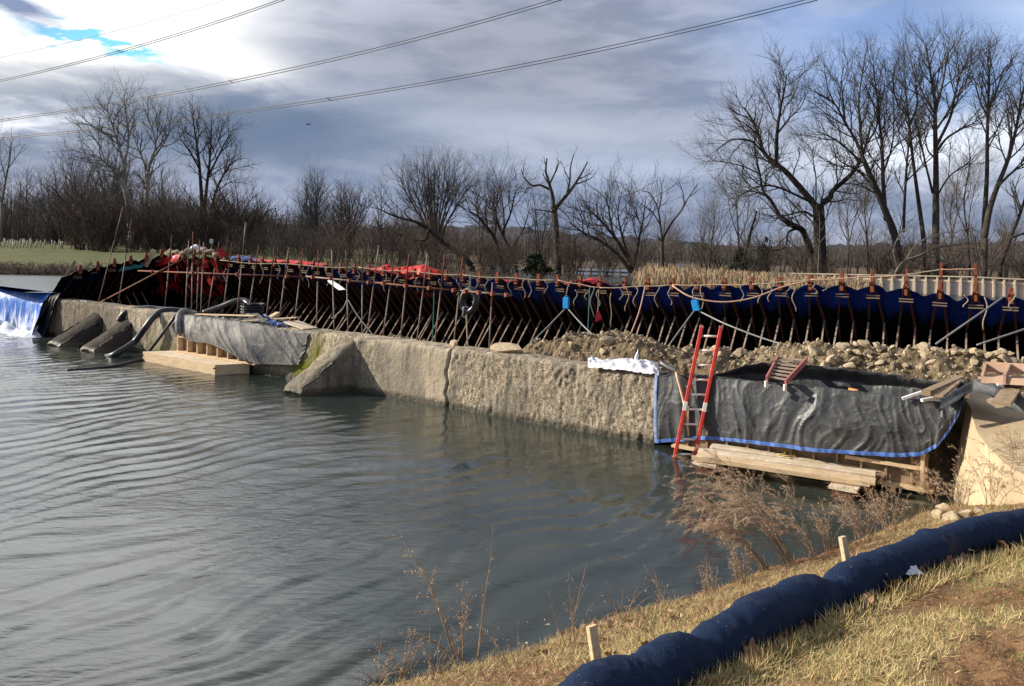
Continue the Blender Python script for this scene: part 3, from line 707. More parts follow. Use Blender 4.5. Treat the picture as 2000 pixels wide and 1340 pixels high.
def oncof(px, py, k=-0.1):
    q = qof(px, py); p = CA + CD * q; y = p[1]
    a, b_ = ray(px, py); n_ = CN; d = (n_ @ CA + k) / (n_[0] * a + n_[1]); return np.array((a * d, d, CAMH + b_ * d))
# sagging line along the heads, in spans
SP = [(430, 508), (700, 522), (904, 537), (1089, 547), (1171, 562), (1313, 556), (1469, 555), (1583, 546), (1771, 536), (1838, 526), (1907, 525)]
names = ['at the red sheeting', 'over the left scaffold tubes', 'past the blue liner folds', 'left of the red heap', 'above the first blue box', 'left of the reeds', 'below the reeds', 'in front of the pale fence', 'on the right hand frames', 'between the two tallest frames']
for i, (a, b_) in enumerate(zip(SP[:-1], SP[1:])):
    p, q = oncof(*a, -0.16), oncof(*b_, -0.16); L = np.linalg.norm(q - p)
    pts = [p + (q - p) * w - np.array((0, 0, 0.03 * L ** 0.8 * 4 * w * (1 - w) * (0.4 + 0.3 * math.sin(9 * w)))) for w in np.linspace(0, 1, 16)]
    solo('top_rope', MB().tube(pts, 0.018, 6), M_ropeorange if i % 2 else M_rope, 'pale rope strung along the frame heads ' + names[i], 'rope', 'ropes strung along the frame heads', True)
# loose ends hanging from it
HANG = [(345,520,30),(372,520,45),(440,524,28),(468,526,34),(498,515,30),(512,516,38),(545,518,28),(560,520,45),(590,522,26),(602,522,40),(640,524,34),(665,530,28),(700,530,22),(752,534,36),(775,536,25),(815,540,30),(860,545,24),(895,546,30),(916,548,26),(930,545,32),(950,544,28),(996,545,28),(1024,545,38),(1036,545,36),(1067,548,26),(1124,566,30),(1146,566,20),(1158,560,60),(1168,566,32),(1196,572,64),(1214,562,24),(1224,562,46),(1242,562,38),(1284,560,42),(1308,562,34),(1372,556,48),(1450,560,30),(1485,558,34),(1503,560,30),(1538,562,20),(1552,562,46),(1592,556,18),(1610,556,12),(1886,576,24),(1922,580,64),(1976,578,30)]
for i, (px, py, dl) in enumerate(HANG):
    p = oncof(px, py, -0.2); Lh = dl * p[1] / FPX; sw = jr.uniform(-.12, .12)
    pts = [p + np.array((sw * Lh * math.sin(3 * w) * w + 0.06 * math.sin(6 * w + i), -0.02, -Lh * w)) for w in np.linspace(0, 1, 10)]
    solo('hanging_rope', MB().tube(pts, 0.016, 5), M_rope if i % 3 else M_ropegrey, f'short loose rope end hanging down the liner, {nth(i)} from the left', 'rope', 'loose rope ends hanging from the liner top', True)
def line3(name, pts, mt, r, label, cat='rope', n=24, sides=6):
    solo(name, MB().tube(smoothline(pts, n), r, sides), mt, label, cat, None, True)
line3('guy_rope', [oncof(1103, 604, -1.4), FACE(1060, 648, -4.2), FACE(1020, 684, -2.4)], M_ropegrey, 0.02, 'grey guy rope running down left from the first blue box')
line3('guy_rope', [oncof(1110, 604, -1.4), FACE(1135, 632, -4.4), FACE(1172, 668, -2.6)], M_ropegrey, 0.02, 'grey guy rope running down right from the first blue box')
line3('guy_rope', [oncof(1358, 604, -1.3), FACE(1330, 642, -3.6), FACE(1300, 684, -2.4)], M_ropegrey, 0.02, 'grey guy rope running down left from the second blue box')
line3('guy_rope', [oncof(1366, 608, -1.3), FACE(1420, 634, -4.0), FACE(1500, 664, -3.6), FACE(1578, 684, -3.2)], M_ropegrey, 0.02, 'long grey guy rope running down right to the boulders')
line3('guy_rope', [oncof(1960, 580, -0.6), FACE(1900, 622, -3.8), FACE(1828, 672, -2.8)], M_ropegrey, 0.02, 'grey guy rope slanting down from the right end of the liner')
line3('guy_rope', [FACE(2040, 630, -4.0), FACE(1980, 650, -3.4), FACE(1908, 674, -2.9)], M_ropegrey, 0.02, 'low grey guy rope at the right edge over the rubble')
line3('orange_rope', [oncof(1260, 560, -0.4), FACE(1248, 610, -4.6), FACE(1226, 668, -2.7)], M_ropeorange, 0.02, 'orange rope falling from the liner to the rubble')
line3('orange_rope', [oncof(1313, 558, -0.3), oncof(1350, 580, -0.6), oncof(1410, 590, -0.6), oncof(1470, 582, -0.5), oncof(1530, 560, -0.3), oncof(1583, 548, -0.2)], M_ropeorange, 0.024, 'orange rope hanging in one long sag across the blue liner')
line3('tie_rope', [onpole(678, 586), onpole(668, 605), onpole(648, 622)], M_ropegrey, 0.018, 'grey rope tied to a scaffold tube, running down left')
line3('tie_rope', [onpole(680, 586), onpole(700, 618), onpole(735, 662)], M_ropegrey, 0.018, 'grey rope tied to a scaffold tube, running down right')
line3('tie_rope', [onpole(911, 615), onpole(912, 640), onpole(914, 684)], M_rope, 0.02, 'pale rope hanging straight down below the inner tube')
line3('tie_rope', [onpole(848, 566), onpole(847, 610), onpole(845, 662)], M_teal, 0.016, 'thin green rope hanging beside a scaffold tube')
line3('tie_rope', [oncof(1152, 560, -0.6), oncof(1150, 610, -1.0), oncof(1148, 660, -1.2)], M_teal, 0.016, 'thin green rope hanging right of the first blue box')

# ---- blue boxes, red cone flag, inner tube, hanging white scraps
for (px, py, tilt, lab) in ((1106, 592, 0.0, 'small upright bright blue box hung on the liner left of the red cone'), (1359, 597, 0.28, 'small tilted bright blue box hung on the liner above the ladder')):
    p = oncof(px, py, -1.4); r = thing('hanging_box', lab, 'box', p); h_ = 20 * p[1] / FPX
    sx_ = np.array((CD[0], CD[1], 0)); upv = np.array((0, 0, 1.0)) * math.cos(tilt) - sx_ * math.sin(tilt)
    part('case', MB().beam(p - upv * h_ / 2, p + upv * h_ / 2, 0.19, 0.11, (CN[0], CN[1], 0), 0.02), M_bluebox, r)
    part('lid', MB().beam(p + upv * (h_ / 2), p + upv * (h_ / 2 + 0.03), 0.15, 0.08, (CN[0], CN[1], 0)), M_bluebox, r)
    part('handle', MB().tube([p + upv * (h_ / 2 + .03) - sx_ * .05, p + upv * (h_ / 2 + .09), p + upv * (h_ / 2 + .03) + sx_ * .05], 0.012, 5), M_ropegrey, r, True)
    part('cord', MB().tube(smoothline([p + upv * (h_ / 2 + .09), p + upv * (h_ / 2 + .3) + sx_ * .03, p + np.array((0.3 * CN[0], 0.3 * CN[1], h_ / 2 + .52))], 8), 0.014, 5), M_rope, r, True)
p = oncof(1168, 606, -1.0); r = thing('cone_flag', 'small red cone shaped flag hanging on a cord before the liner', 'flag', p)
an = np.linspace(0, 2 * math.pi, 25)[:-1]
part('cone', MB().grid(np.array([[p + np.array((0.015 * math.cos(a), 0.015 * math.sin(a), 0.0)), p + np.array((.02 + 0.09 * math.cos(a), 0.07 * math.sin(a), -0.16)), p + np.array((0.03 + 0.11 * math.cos(a), 0.09 * math.sin(a), -0.27 - .10 * (1 - math.cos(a + .5)) / 2))] for a in np.append(an, an[0])])), M_redtarp, r, True)
part('cord', MB().tube([p, p + np.array((0.02, 0.1, 0.62))], 0.012, 5), M_rope, r)
p = FACE(917, 588, -1.3); r = thing('inner_tube', 'black rubber inner tube hanging at the end of the pipe rail', 'inner tube', p)
ax = Vector((0.86, -0.5, 0.0)); mb = MB(); rows = []
axn = np.array((-0.55, -0.80, 0.15)); axn /= np.linalg.norm(axn); e1 = np.cross(axn, (0, 0, 1)); e1 /= np.linalg.norm(e1); e2 = np.cross(e1, axn)
for a in np.linspace(0, 2 * math.pi, 49):
    rows.append([p + (e1 * math.cos(a) * 0.8 + e2 * math.sin(a)) * (0.295 + 0.105 * math.cos(b_)) + axn * 0.115 * math.sin(b_) for b_ in np.linspace(0, 2 * math.pi, 21)])
part('tube', MB().grid(np.array(rows)), M_rubber, r, True)
part('valve', MB().tube([p + e1 * -.19 - e2 * .02 + axn * .02, p + e1 * -.12 - e2 * .02 + axn * .04], 0.014, 6), M_alu, r)
part('lashing', MB().tube(smoothline([p + e1 * .07 - e2 * .30 + axn * .13, p - e2 * .18 + axn * .15 + e1 * .06, p - e2 * .22 + e1 * .0 - axn * .1, p - e2 * .44 + e1 * .05, p + e1 * .10 - e2 * .42 + axn * .1, p + e1 * .07 - e2 * .30 + axn * .13], 24), 0.016, 5), M_white, r, True)
part('hanger', MB().tube([p + e2 * .2, p + np.array((0, 0.05, 0.75))], 0.016, 5), M_rope, r)

# ---- red, teal and blue sheets on the liner's top
def sheet(name, P0, amp, fr, mt, label, cat='tarp', seed=1, thick=0.0):
    P0 = np.array(P0, float); n_ = np.cross(P0[1:, :-1][:, :] - P0[:-1, :-1], P0[:-1, 1:] - P0[:-1, :-1]); n_ = n_.reshape(-1, 3).mean(0); n_ /= np.linalg.norm(n_) + 1e-9
    P0 = P0 + (amp * (fbm(P0 * fr, 3, seed) + 0.8 * ridged(P0 * fr * 1.3, 2, seed + 5)))[..., None] * n_
    return solo(name, MB().grid(P0), mt, label, cat, None, True)
def bil(a, b_, c_, d, nu, nv, f=None):
    """a-b top edge, c-d bottom edge"""
    return np.array([[(np.array(a) * (1 - u) + np.array(b_) * u) * (1 - v) + (np.array(c_) * (1 - u) + np.array(d) * u) * v for v in np.linspace(0, 1, nv)] for u in np.linspace(0, 1, nu)])
def ridge_sheet(name, pts, bot, wd, mt, label, amp=.06, seed=1, k0=0.15):
    """lump of sheeting lying along the liner's top edge: pts = (px, py top), bot = py of its lower edge"""
    pts = smoothline([oncof(px, py, k0 + wd / 2) for px, py in pts], 60); rows = []
    for i, p in enumerate(pts):
        w = i / (len(pts) - 1); zb = U(0, 0, 1)[2]
        base = p.copy(); row = []
        hz = max(0.03, p[2] - float(ztop(qof(*PRJ(p)))) )
        for a in np.linspace(-1.2, 1.6, 22):
            row.append((p[0] + CN[0] * a * wd / 2, p[1] + CN[1] * a * wd / 2, p[2] - hz * abs(a) ** 2.2 - (0.03 if a > 0 else 0) - max(0, a) * wd * .3))
        rows.append(row)
    Q = np.array(rows); Q[..., 2] += amp * (fbm(Q * 3, 3, seed) - .1) ; Q += (amp * .8 * ridged(Q * 4, 2, seed + 4))[..., None] * np.array((-CN[0] * .6, -CN[1] * .6, .5))
    return solo(name, MB().grid(Q), mt, label, 'tarp', None, True)
def PRJ(p):
    a = p[0] / p[1]; b_ = (p[2] - CAMH) / p[1]; u = a * _c + b_ * _s; v = -a * _s + b_ * _c
    return PPX + FPX * u, PPY - FPX * v
ridge_sheet('red_sheet', [(505, 506), (540, 507), (590, 510), (640, 516)], 0, 0.5, M_redtarp, 'flat strip of red sheeting along the liner top at left', .04, 3)
ridge_sheet('red_sheet', [(735, 526), (757, 519), (775, 524), (800, 519), (825, 517), (845, 524), (862, 534)], 0, 0.7, M_redtarp, 'crumpled red sheeting heaped on the liner between scaffold tubes', .07, 8)
ridge_sheet('red_sheet', [(1108, 552), (1135, 549), (1155, 546), (1175, 546), (1190, 553), (1202, 566)], 0, 0.7, M_redtarp, 'humped red sheeting on the liner top left of the reeds', .05, 13)
ridge_sheet('blue_sheet', [(452, 502), (468, 499), (485, 501), (505, 507)], 0, 0.6, M_bluetarp, 'folded blue sheet on the liner top left of the red strip', .05, 17)
ridge_sheet('red_sheet', [(985, 546), (1000, 549), (1015, 549), (1030, 547)], 0, 0.35, M_redtarp, 'little flap of red sheeting under the rope beside a frame head', .04, 21)
p = oncof(428, 494, -.2); sheet('red_flag', bil(p + (-.12, 0, .18), p + (.05, 0, .22), p + (.10, 0, -.28), p + (.30, 0.1, -.02), 14, 12), .03, 6, M_redtarp, 'small orange red rag hanging from a scaffold tube at left', 'flag', 4)
def onsec(px, py, k=0.0):
    a, b_ = ray(px, py); d = (N0 @ CA - k) / (N0[0] * a + N0[1]); return np.array((a * d, d, CAMH + b_ * d))
# red sheeting hung in the dark corner
mredt = M_redtarp.copy(); mredt.name = 'red_sheeting_translucent'
tt = NT(mredt.node_tree); bb_ = bsdf(mredt); tr = tt.n('ShaderNodeBsdfTranslucent'); tr.inputs[0].default_value = (0.75, 0.02, 0.015, 1)
mx = tt.n('ShaderNodeMixShader'); mx.inputs[0].default_value = 0.5; on = [n for n in mredt.node_tree.nodes if n.type == 'OUTPUT_MATERIAL'][0]
tt.t.links.new(bb_.outputs[0], mx.inputs[1]); tt.t.links.new(tr.outputs[0], mx.inputs[2]); tt.t.links.new(mx.outputs[0], on.inputs[0])
P0 = bil(oncof(312, 506, -.16), oncof(444, 509, -.16), oncof(292, 572, .55), oncof(440, 574, .55), 60, 30)
P0[:, :, 2] -= .16 * (np.abs(np.sin(np.linspace(0, 9.4, 60))) ** 2)[:, None] * np.linspace(0, 1, 30)[None]
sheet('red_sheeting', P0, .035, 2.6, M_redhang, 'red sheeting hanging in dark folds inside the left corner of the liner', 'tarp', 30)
P0 = bil(oncof(308, 506, -.3), oncof(350, 495, -.2), oncof(300, 522, -.3), oncof(345, 510, -.3), 16, 14)
sheet('red_sheeting', P0, .07, 2.2, M_redtarp, 'bright red sheeting folded over the left corner of the liner', 'tarp', 31)
ridge_like = smoothline([onsec(236, 524, -.1), onsec(252, 521, -.1), onsec(268, 518, -.1), onsec(284, 514, -.1)], 20)
Q = np.array([[p + np.array((0, -.25 * a, .05 * (1 - abs(a)) - .12 * max(0, a))) for a in np.linspace(-.6, 1, 10)] for p in ridge_like])
sheet('teal_sheet', Q, .04, 4, M_teal, 'teal green sheet folded over the liner top at its left end', 'tarp', 6)
# sandbags and timber on the left corner
for i, (px, py, s_) in enumerate([(372, 489, .22), (384, 483, .2), (398, 490, .24), (410, 493, .2), (362, 494, .2), (424, 497, .2), (346, 494, .22)]):
    c_ = oncof(px, py, 0.1); mb = MB(); th = np.linspace(0, math.pi, 12); ph = np.linspace(0, 2 * math.pi, 19)
    Q = np.array([[c_ + np.array((s_ * 1.1 * math.sin(a) * math.cos(b_), s_ * .8 * math.sin(a) * math.sin(b_), s_ * .6 * math.cos(a))) for b_ in ph] for a in th])
    Q += (0.05 * fbm(Q * 6, 2, i))[..., None]
    solo('sandbag', mb.grid(Q), M_sand if i != 1 else M_white, ['beige sandbag on the liner corner beside the white one', 'whitish topmost sandbag on the liner corner', 'beige sandbag right of the whitish topmost one', 'lower beige sandbag near the red rag', 'small sandbag at the corner left of the heap', 'last sandbag of the corner row under the red rag', 'flat sandbag at the bend of the liner'][i], 'sandbag', 'sandbags on the liner corner', True)
p, q = onsec(283, 520, -.2), onsec(302, 488, .1); solo('loose_board', MB().beam(p, q, .22, .045, (0.4, -1, 0.2)), M_wood, 'short pale board propped up on the left end of the liner', 'board')
p, q = oncof(322, 497, .1), oncof(334, 488, .2); solo('loose_board', MB().beam(p, q, .16, .05, (0, -1, .3)), M_wood, 'stub of pale board beside the sandbags on the corner', 'board')
p, q = onsec(128, 540, -.2), onsec(147, 510, .1); solo('loose_board', MB().beam(p, q, .10, .05, (0, -1, .3)), M_wood2, 'weathered stake leaning at the far left end of the liner', 'board')
p, q = onsec(160, 528, -.2), onsec(179, 512, .1); solo('loose_board', MB().beam(p, q, .10, .05, (0, -1, .3)), M_wood2, 'thin weathered stick on the liner left of the teal sheet', 'board')
p = oncof(563, 543, -.5); sheet('white_rag', bil(oncof(638, 548, -.6), oncof(648, 546, -.6), oncof(660, 566, -.8), oncof(676, 566, -.8), 10, 10), .03, 5, M_white, 'torn white scrap of sheeting hanging in the dark frames', 'rag', 5)

# ================================================================== rubble behind the weir
def rub_h(S, K):
    """height of the rubble heap"""
    e = interp(S, [(-40, 1.3), (-9, 2.16), (-7, 2.24), (-5.4, 2.28), (-3.9, 2.26), (-2.6, 2.2), (-1.9, 2.02), (-1.2, 1.84), (-0.3, 1.84), (0.8, 1.95), (2.0, 2.06), (3.0, 2.0), (4.0, 1.75), (4.6, 1.3), (5.2, 1.0), (6.0, 1.25), (7.2, 1.42), (8.6, 1.42), (9.4, 1.1), (10.5, 0.2), (26, -.3)])
    wd = interp(S, [(-9, 1.5), (-3, 1.4), (0, 1.2), (3.5, 1.15), (5, 0.9), (8, .5), (10, .5)])
    kc = interp(S, [(-9, 2.6), (-2, 2.3), (1, 1.8), (3.5, 1.6), (5.2, 1.1), (8, .9), (10, .9)])
    g = np.exp(-np.abs((K - kc) / wd) ** 2.4 * 0.9)
    return -0.12 + (e + 0.12) * g
s_ = np.arange(11, -11, -0.05); k_ = np.arange(0.30, 5.2, 0.05); S, Kk = np.meshgrid(s_, k_, indexing='ij')
Q = np.stack([S, Kk, S * 0], -1); Hh = rub_h(S, Kk)
dz_ = 0.12 * fbm(Q * 1.6, 4, 5, 0.6) + 0.05 * fbm(Q * 7, 3, 15, 0.6) + 0.05 * (ridged(Q * 3.1, 2, 25) - .4)
Hh = Hh + dz_ * np.clip((Hh + .1) * 1.2, 0, 1)
Pw = np.concatenate([W0 + UD * S[..., None] + ND * Kk[..., None], Hh[..., None]], -1)
solo('rubble_heap', MB().grid(Pw), M_rubble, 'long heap of tan soil and broken rubble behind the weir', 'rubble heap', None, False)
def rockmesh(seed, facet=0.5, sub=3):
    import bmesh
    bm = bmesh.new(); bmesh.ops.create_icosphere(bm, subdivisions=sub, radius=1)
    v = np.array([x.co[:] for x in bm.verts]); f = [[x.index for x in p.verts] for p in bm.faces]; bm.free()
    r_ = np.random.default_rng(seed)
    for _ in range(11):
        n_ = r_.normal(size=3); n_ /= np.linalg.norm(n_); d = v @ n_; lim = r_.uniform(0.45, 0.85)
        v = v - np.where(d > lim, (d - lim) * .97, 0)[:, None] * n_
    v = v * (1 + 0.06 * fbm(v * 2.2, 3, seed))[:, None]
    v = v * r_.uniform([1.0, .7, .55], [1.3, 1.0, .85])
    mb = MB(); mb.addq(v, np.array(f)); return mb
ROCKS = [rockmesh(100 + i).mesh('rock', M_rock, (0, 0, 0), False) for i in range(10)]
def rock(p, r, i, label, group=None, rot=None, sc=(1, 1, 1)):
    o = bpy.data.objects.new('rock', ROCKS[i % 10]); COL.objects.link(o); o.location = tuple(p); o.scale = tuple(r * x for x in sc)
    o.rotation_euler = rot or (jr.uniform(-.5, .5), jr.uniform(-.5, .5), jr.uniform(0, 6)); tag(o, label, 'rock', group); return o
def rub_at(px, py):
    """where the sight line meets the heap"""
    a, b_ = ray(px, py)
    for d in np.arange(11, 30, 0.04):
        x, y, z = a * d, d, CAMH + b_ * d; s, o_, _z = sz((x, y, z))
        if -o_ > 0.5 and z < float(rub_h(np.array(s), np.array(-o_))) + .03: return np.array((x, y, z))
    p = FACE(px, py, -2.1); s, o_, _z = sz(p); p[2] = max(p[2] - .12, min(p[2], float(rub_h(np.array(s), np.array(2.1))) + .10)); return p
BIG = [(1588,686,.23,'big round tan boulder at the left end of the right rubble'),(1622,702,.2,'second boulder right of the big round one'),(1612,716,.17,'small upright rock under the row of boulders'),(1645,680,.15,'rock leaning on the boulders'),(1652,676,.13,'knobby pale rock on the crest'),(1806,676,.2,'tall round boulder standing on the crest of the rubble'),(1832,678,.2,'flat topped boulder right of the tall round one'),(1808,696,.14,'angular block below the tall round boulder'),(1822,708,.16,'slab tilted below the crest of the heap'),(1690,668,.14,'pale knob of rock on the crest'),(1712,672,.12,'small pale rock right of the knob'),(1672,672,.10,'smaller pale rock on the crest'),(1395,690,.26,'pale angular boulder right of the red ladder'),(1442,690,.17,'grey boulder right of the pale angular one'),(1890,690,.13,'dark rock in the right rubble'),(1962,686,.14,'rounded rock near the right edge'),(1980,690,.12,'small rock at the right edge'),(1838,734,.12,'pale rock low on the heap above the lumber'),(1770,716,.1,'small pale rock in the brown soil'),(1662,716,.13,'rock in front of the boulders'),(1700,712,.1,'little tan rock mid heap'),(1862,678,.12,'rock on the crest of the right rubble'),(1905,676,.12,'second rock on the far right crest'),(1932,682,.1,'third rock on the far right crest')]
for i, (px, py, r_, lab) in enumerate(BIG): rock(rub_at(px, py), r_, i, lab, 'larger rocks on the rubble')
rock(FACE(995, 685, -0.55) + np.array((0, 0, .02)), .36, 3, 'long flat grey stone lying on top of the weir', rot=(0.05, 0.03, 2.55), sc=(1.3, .8, .8))
rock(rub_at(1190, 664), .2, 4, 'square grey block perched on the crest of the left rubble', rot=(.1, .1, .4), sc=(1.1, 1, 1.0))
rock(FACE(888, 670, -.5), .16, 6, 'pointed pale rock on the weir above the crack')
for i in range(70):
    px = jr.choice([jr.uniform(1050, 1480), jr.uniform(1560, 1995), jr.uniform(1600, 1995)]); top_ = interp(px, [(1040, 692), (1110, 672), (1200, 667), (1300, 677), (1400, 690), (1480, 704), (1560, 690), (1700, 676), (1995, 672)])
    py = jr.uniform(top_, min(top_ + 50, interp(px, [(1050, 696), (1250, 712), (1480, 722), (1600, 726), (1995, 730)])))
    rock(rub_at(px, py), jr.uniform(.05, .12), jr.randrange(10), 'fist to head sized tan stone among the rubble behind the weir', 'smaller stones in the rubble')
# the countless small stones
mb = MB(); sm = []
for i in range(6):
    q_ = rockmesh(200 + i, sub=1); sm.append((np.concatenate(q_.v), np.array(q_.f)))
r_ = np.random.default_rng(12)
for i in range(5200):
    s = r_.uniform(-9.5, 9.5); k = r_.uniform(0.5, 3.8); h_ = float(rub_h(np.array(s), np.array(k)))
    if h_ < 0.4: continue
    v, f_ = sm[i % 6]; c_ = r_.normal(size=(3, 3)); qq, _ = np.linalg.qr(c_)
    a_ = 0.022 + 0.05 * r_.random() ** 2.5
    j_ = min(len(s_) - 1, max(0, int(round((11 - s) / 0.05)))); l_ = min(len(k_) - 1, max(0, int(round((k - .3) / .05))))
    mb.addq(v @ qq * a_ + W(s, -k, Hh[j_, l_] + a_ * .3), f_)
o = setting('loose_stones', mb, M_rock, kind='stuff', smooth=False); tag(o, 'small loose stones strewn over the rubble heap', 'stones')

# ================================================================== tarps
def tarpmat(name, c1, c2, c3, rough=0.42):
    m = bpy.data.materials.new(name); m.use_nodes = True; t = NT(m.node_tree); b = bsdf(m)
    tcn = t.n('ShaderNodeTexCoord'); ob = tcn.outputs['Object']
    c = t.mix(t.rng(t.noise(ob, 1.6, 5, 0.65), 0.35, 0.65), c1, c2)
    c = t.mix(t.m('MULTIPLY', t.rng(t.noise(t.map(ob, (1, 1, 2)), 3.5, 6, 0.75), 0.52, 0.68), 0.7), c, c3)
    t.put(b.inputs['Base Color'], c); t.put(b.inputs['Roughness'], t.rng(t.noise(ob, 2.2, 4, .6), .3, .7, rough - .1, rough + .16)); b.inputs['Specular IOR Level'].default_value = 0.5 if rough < .6 else 0.25
    bn = t.n('ShaderNodeBump'); bn.inputs['Strength'].default_value = 0.3; bn.inputs['Distance'].default_value = 0.014
    vo = t.n('ShaderNodeTexVoronoi', feature='DISTANCE_TO_EDGE'); t.put(vo.inputs['Vector'], t.map(ob, (1.3, 1.3, .8))); vo.inputs['Scale'].default_value = 2.2
    wp = t.n('ShaderNodeVectorMath', operation='ADD'); t.put(wp.inputs[0], t.map(ob, (1.3, 1.3, .7))); t.put(wp.inputs[1], t.noise(ob, 3.0, 3, .6, out='Color')); t.put(vo.inputs['Vector'], wp.outputs[0])
    hh = t.m('ADD', t.m('MULTIPLY', t.rng(vo.outputs[0], 0, .25), .9), t.m('MULTIPLY', t.noise(ob, 9, 4, .6, .6), .6))
    t.put(bn.inputs['Height'], hh); t.put(b.inputs['Normal'], bn.outputs[0]); return m
M_blacktarp = tarpmat('black_tarp', (0.038, 0.042, 0.047), (0.060, 0.063, 0.066), (0.125, 0.12, 0.105), .50)
M_greytarp = tarpmat('grey_tarp', (0.25, 0.24, 0.22), (0.145, 0.142, 0.136), (0.36, 0.345, 0.31), .68)
def folds(u, v, sc, seed):
    """gathers that run down the cloth and crumples, in metres"""
    Q = np.stack([u, v, u * 0], -1)
    Qw = Q + 0.35 * np.stack([fbm(Q * .9, 2, seed), fbm(Q * .9, 2, seed + 1), u * 0], -1)
    return sc * (0.9 * ridged(Qw * (1.5, 0.38, 1), 3, seed + 2, 3) + 0.45 * ridged(Qw * (4.2, 1.0, 1), 2, seed + 6, 3) + 0.5 * fbm(Q * 1.0, 2, seed + 9))
# right tarp: front, top edge, trough, second ridge
tp = smoothline([(1281, 733), (1340, 733), (1410, 736), (1480, 745), (1580, 754), (1700, 768), (1790, 780), (1850, 786), (1872, 780), (1884, 768)], 300)
bt = interp(tp[:, 0], [(1281, 864), (1330, 860), (1380, 857), (1440, 862), (1500, 869), (1600, 881), (1700, 889), (1760, 892), (1800, 889), (1830, 872), (1852, 845), (1872, 812), (1884, 776)])
rid = interp(tp[:, 0], [(1281, 731), (1400, 732), (1430, 722), (1460, 711), (1500, 708), (1560, 714), (1640, 718), (1720, 728), (1800, 742), (1850, 746), (1884, 742)])
rk = interp(tp[:, 0], [(1281, .35), (1400, .4), (1440, .95), (1520, 1.15), (1700, 1.1), (1850, 1.0), (1884, .8)])
rows = []; UV = []
s_run = np.concatenate([[0], np.cumsum(np.linalg.norm(np.diff(tp, axis=0), axis=1))]) / 115.0
nv = 80
for i in range(len(tp)):
    ob_ = interp(tp[i, 0], [(1281, .17), (1380, .20), (1500, .34), (1700, .40), (1830, .36), (1884, .3)]); ot = interp(tp[i, 0], [(1281, .06), (1400, .12), (1600, .25), (1800, .28), (1884, .22)])
    T = FACE(tp[i, 0], tp[i, 1], ot); Bm = FACE(tp[i, 0], bt[i], ob_)
    row = [Bm + (T - Bm) * w + np.array((-ND[0], -ND[1], 0)) * 0.06 * math.sin(math.pi * w) for w in np.linspace(0, 1, nv)]
    nin = np.array((ND[0], ND[1], 0)); a, b_ = ray(tp[i, 0], rid[i]); Rg = FACE(tp[i, 0], rid[i], -rk[i])
    top = T + nin * .06 + (0, 0, .015); dp_ = float(interp(tp[i, 0], [(1281, .0), (1400, .03), (1470, .42), (1700, .5), (1850, .2), (1884, 0)])); dip = T * .30 + Rg * .70; dip[2] = min(T[2], Rg[2]) - dp_; und = Rg + nin * .22 * min(1, dp_ * 2) - (0, 0, .30 * min(1, dp_ * 2) + .02)
    back = Rg + nin * .5 - (0, 0, .35)
    curve = smoothline([T, top, T + nin * .16 - (0, 0, .02 + dp_ * .25), dip, und, Rg - nin * .05 - (0, 0, .03), Rg, back], 60)[1:]
    row += list(curve); rows.append(row); UV.append([(s_run[i], w * 1.1) for w in np.linspace(0, 1, nv)] + [(s_run[i], 1.1 + j * .03) for j in range(59)])
Q = np.array(rows); UV = np.array(UV)
amp = np.ones(Q.shape[1]) * .8; amp[:nv] = np.linspace(1.25, .55, nv); amp[nv:nv + 12] = .3
d_ = folds(UV[..., 0], UV[..., 1], 0.058, 41) * amp[None]
d_ = d_ + 0.10 * np.exp(-((UV[..., 0] - .55) / .28) ** 2) * np.linspace(1, 0.2, Q.shape[1])[None] * np.sin(UV[..., 0] * 16 + 2 * UV[..., 1]) * .6
nrm = np.zeros_like(Q); nrm[..., :2] = -ND; nrm[:, nv:] = (0, 0, 1)
Q = Q + nrm * (d_ - .03)[..., None]
tarp = thing('black_tarp', 'big wrinkled black tarp with blue hem draped over the right formwork', 'tarp', W(-2.5, .3, 0.4))
part('cloth', MB().grid(Q), M_blacktarp, tarp, True)
# hem: ribbon along the bottom edge and up the left side
hb = []
for i in range(len(Q)):
    up_ = Q[i, 6] - Q[i, 0]; up_ /= np.linalg.norm(up_); out = np.array((-ND[0], -ND[1], 0)) * .014
    hb.append([Q[i, 0] + out - up_ * .015, Q[i, 0] + out * 1.3 + up_ * .03, Q[i, 0] + out + up_ * 0.058])
part('bottom_hem', MB().grid(np.array(hb)), M_hem, tarp, True)
out = np.array((-ND[0], -ND[1], 0)) * .012; du = np.array((UD[0], UD[1], 0))
part('side_hem', MB().grid(np.array([[Q[0, j] + out + du * .02, Q[0, j] + out * 1.5, Q[0, j] + out - du * .04] for j in range(nv)])), mat('faded_blue_hem', (.34, .43, .66), (.16, .26, .58), .6, 12), tarp, True)
# white plastic folded over the corner of the wall
tw = smoothline([(1148, 712), (1175, 703), (1210, 702), (1245, 704), (1270, 709), (1284, 716), (1287, 724)], 60)
bw = interp(tw[:, 0], [(1148, 712.5), (1180, 715), (1210, 717), (1245, 722), (1275, 727), (1287, 735)])
Q = []
for i in range(60):
    A = FACE(tw[i, 0], tw[i, 1], -.55); Bq = FACE(tw[i, 0], bw[i] - 3, -.02); C_ = FACE(tw[i, 0], bw[i] + 5, .07)
    A[2] = max(A[2], 1.52)
    Q.append(smoothline([A, (A + Bq) / 2 + (0, 0, .05), Bq + (0, 0, .03), C_], 26))
Q = np.array(Q); Q[..., 2] += .05 * fbm(Q * 5, 3, 3) + .04 * ridged(Q * 6, 2, 4)
solo('white_plastic_sheet', MB().grid(Q), M_white, 'crumpled white plastic sheet lying on the weir beside the blue hem', 'plastic sheet', None, True)
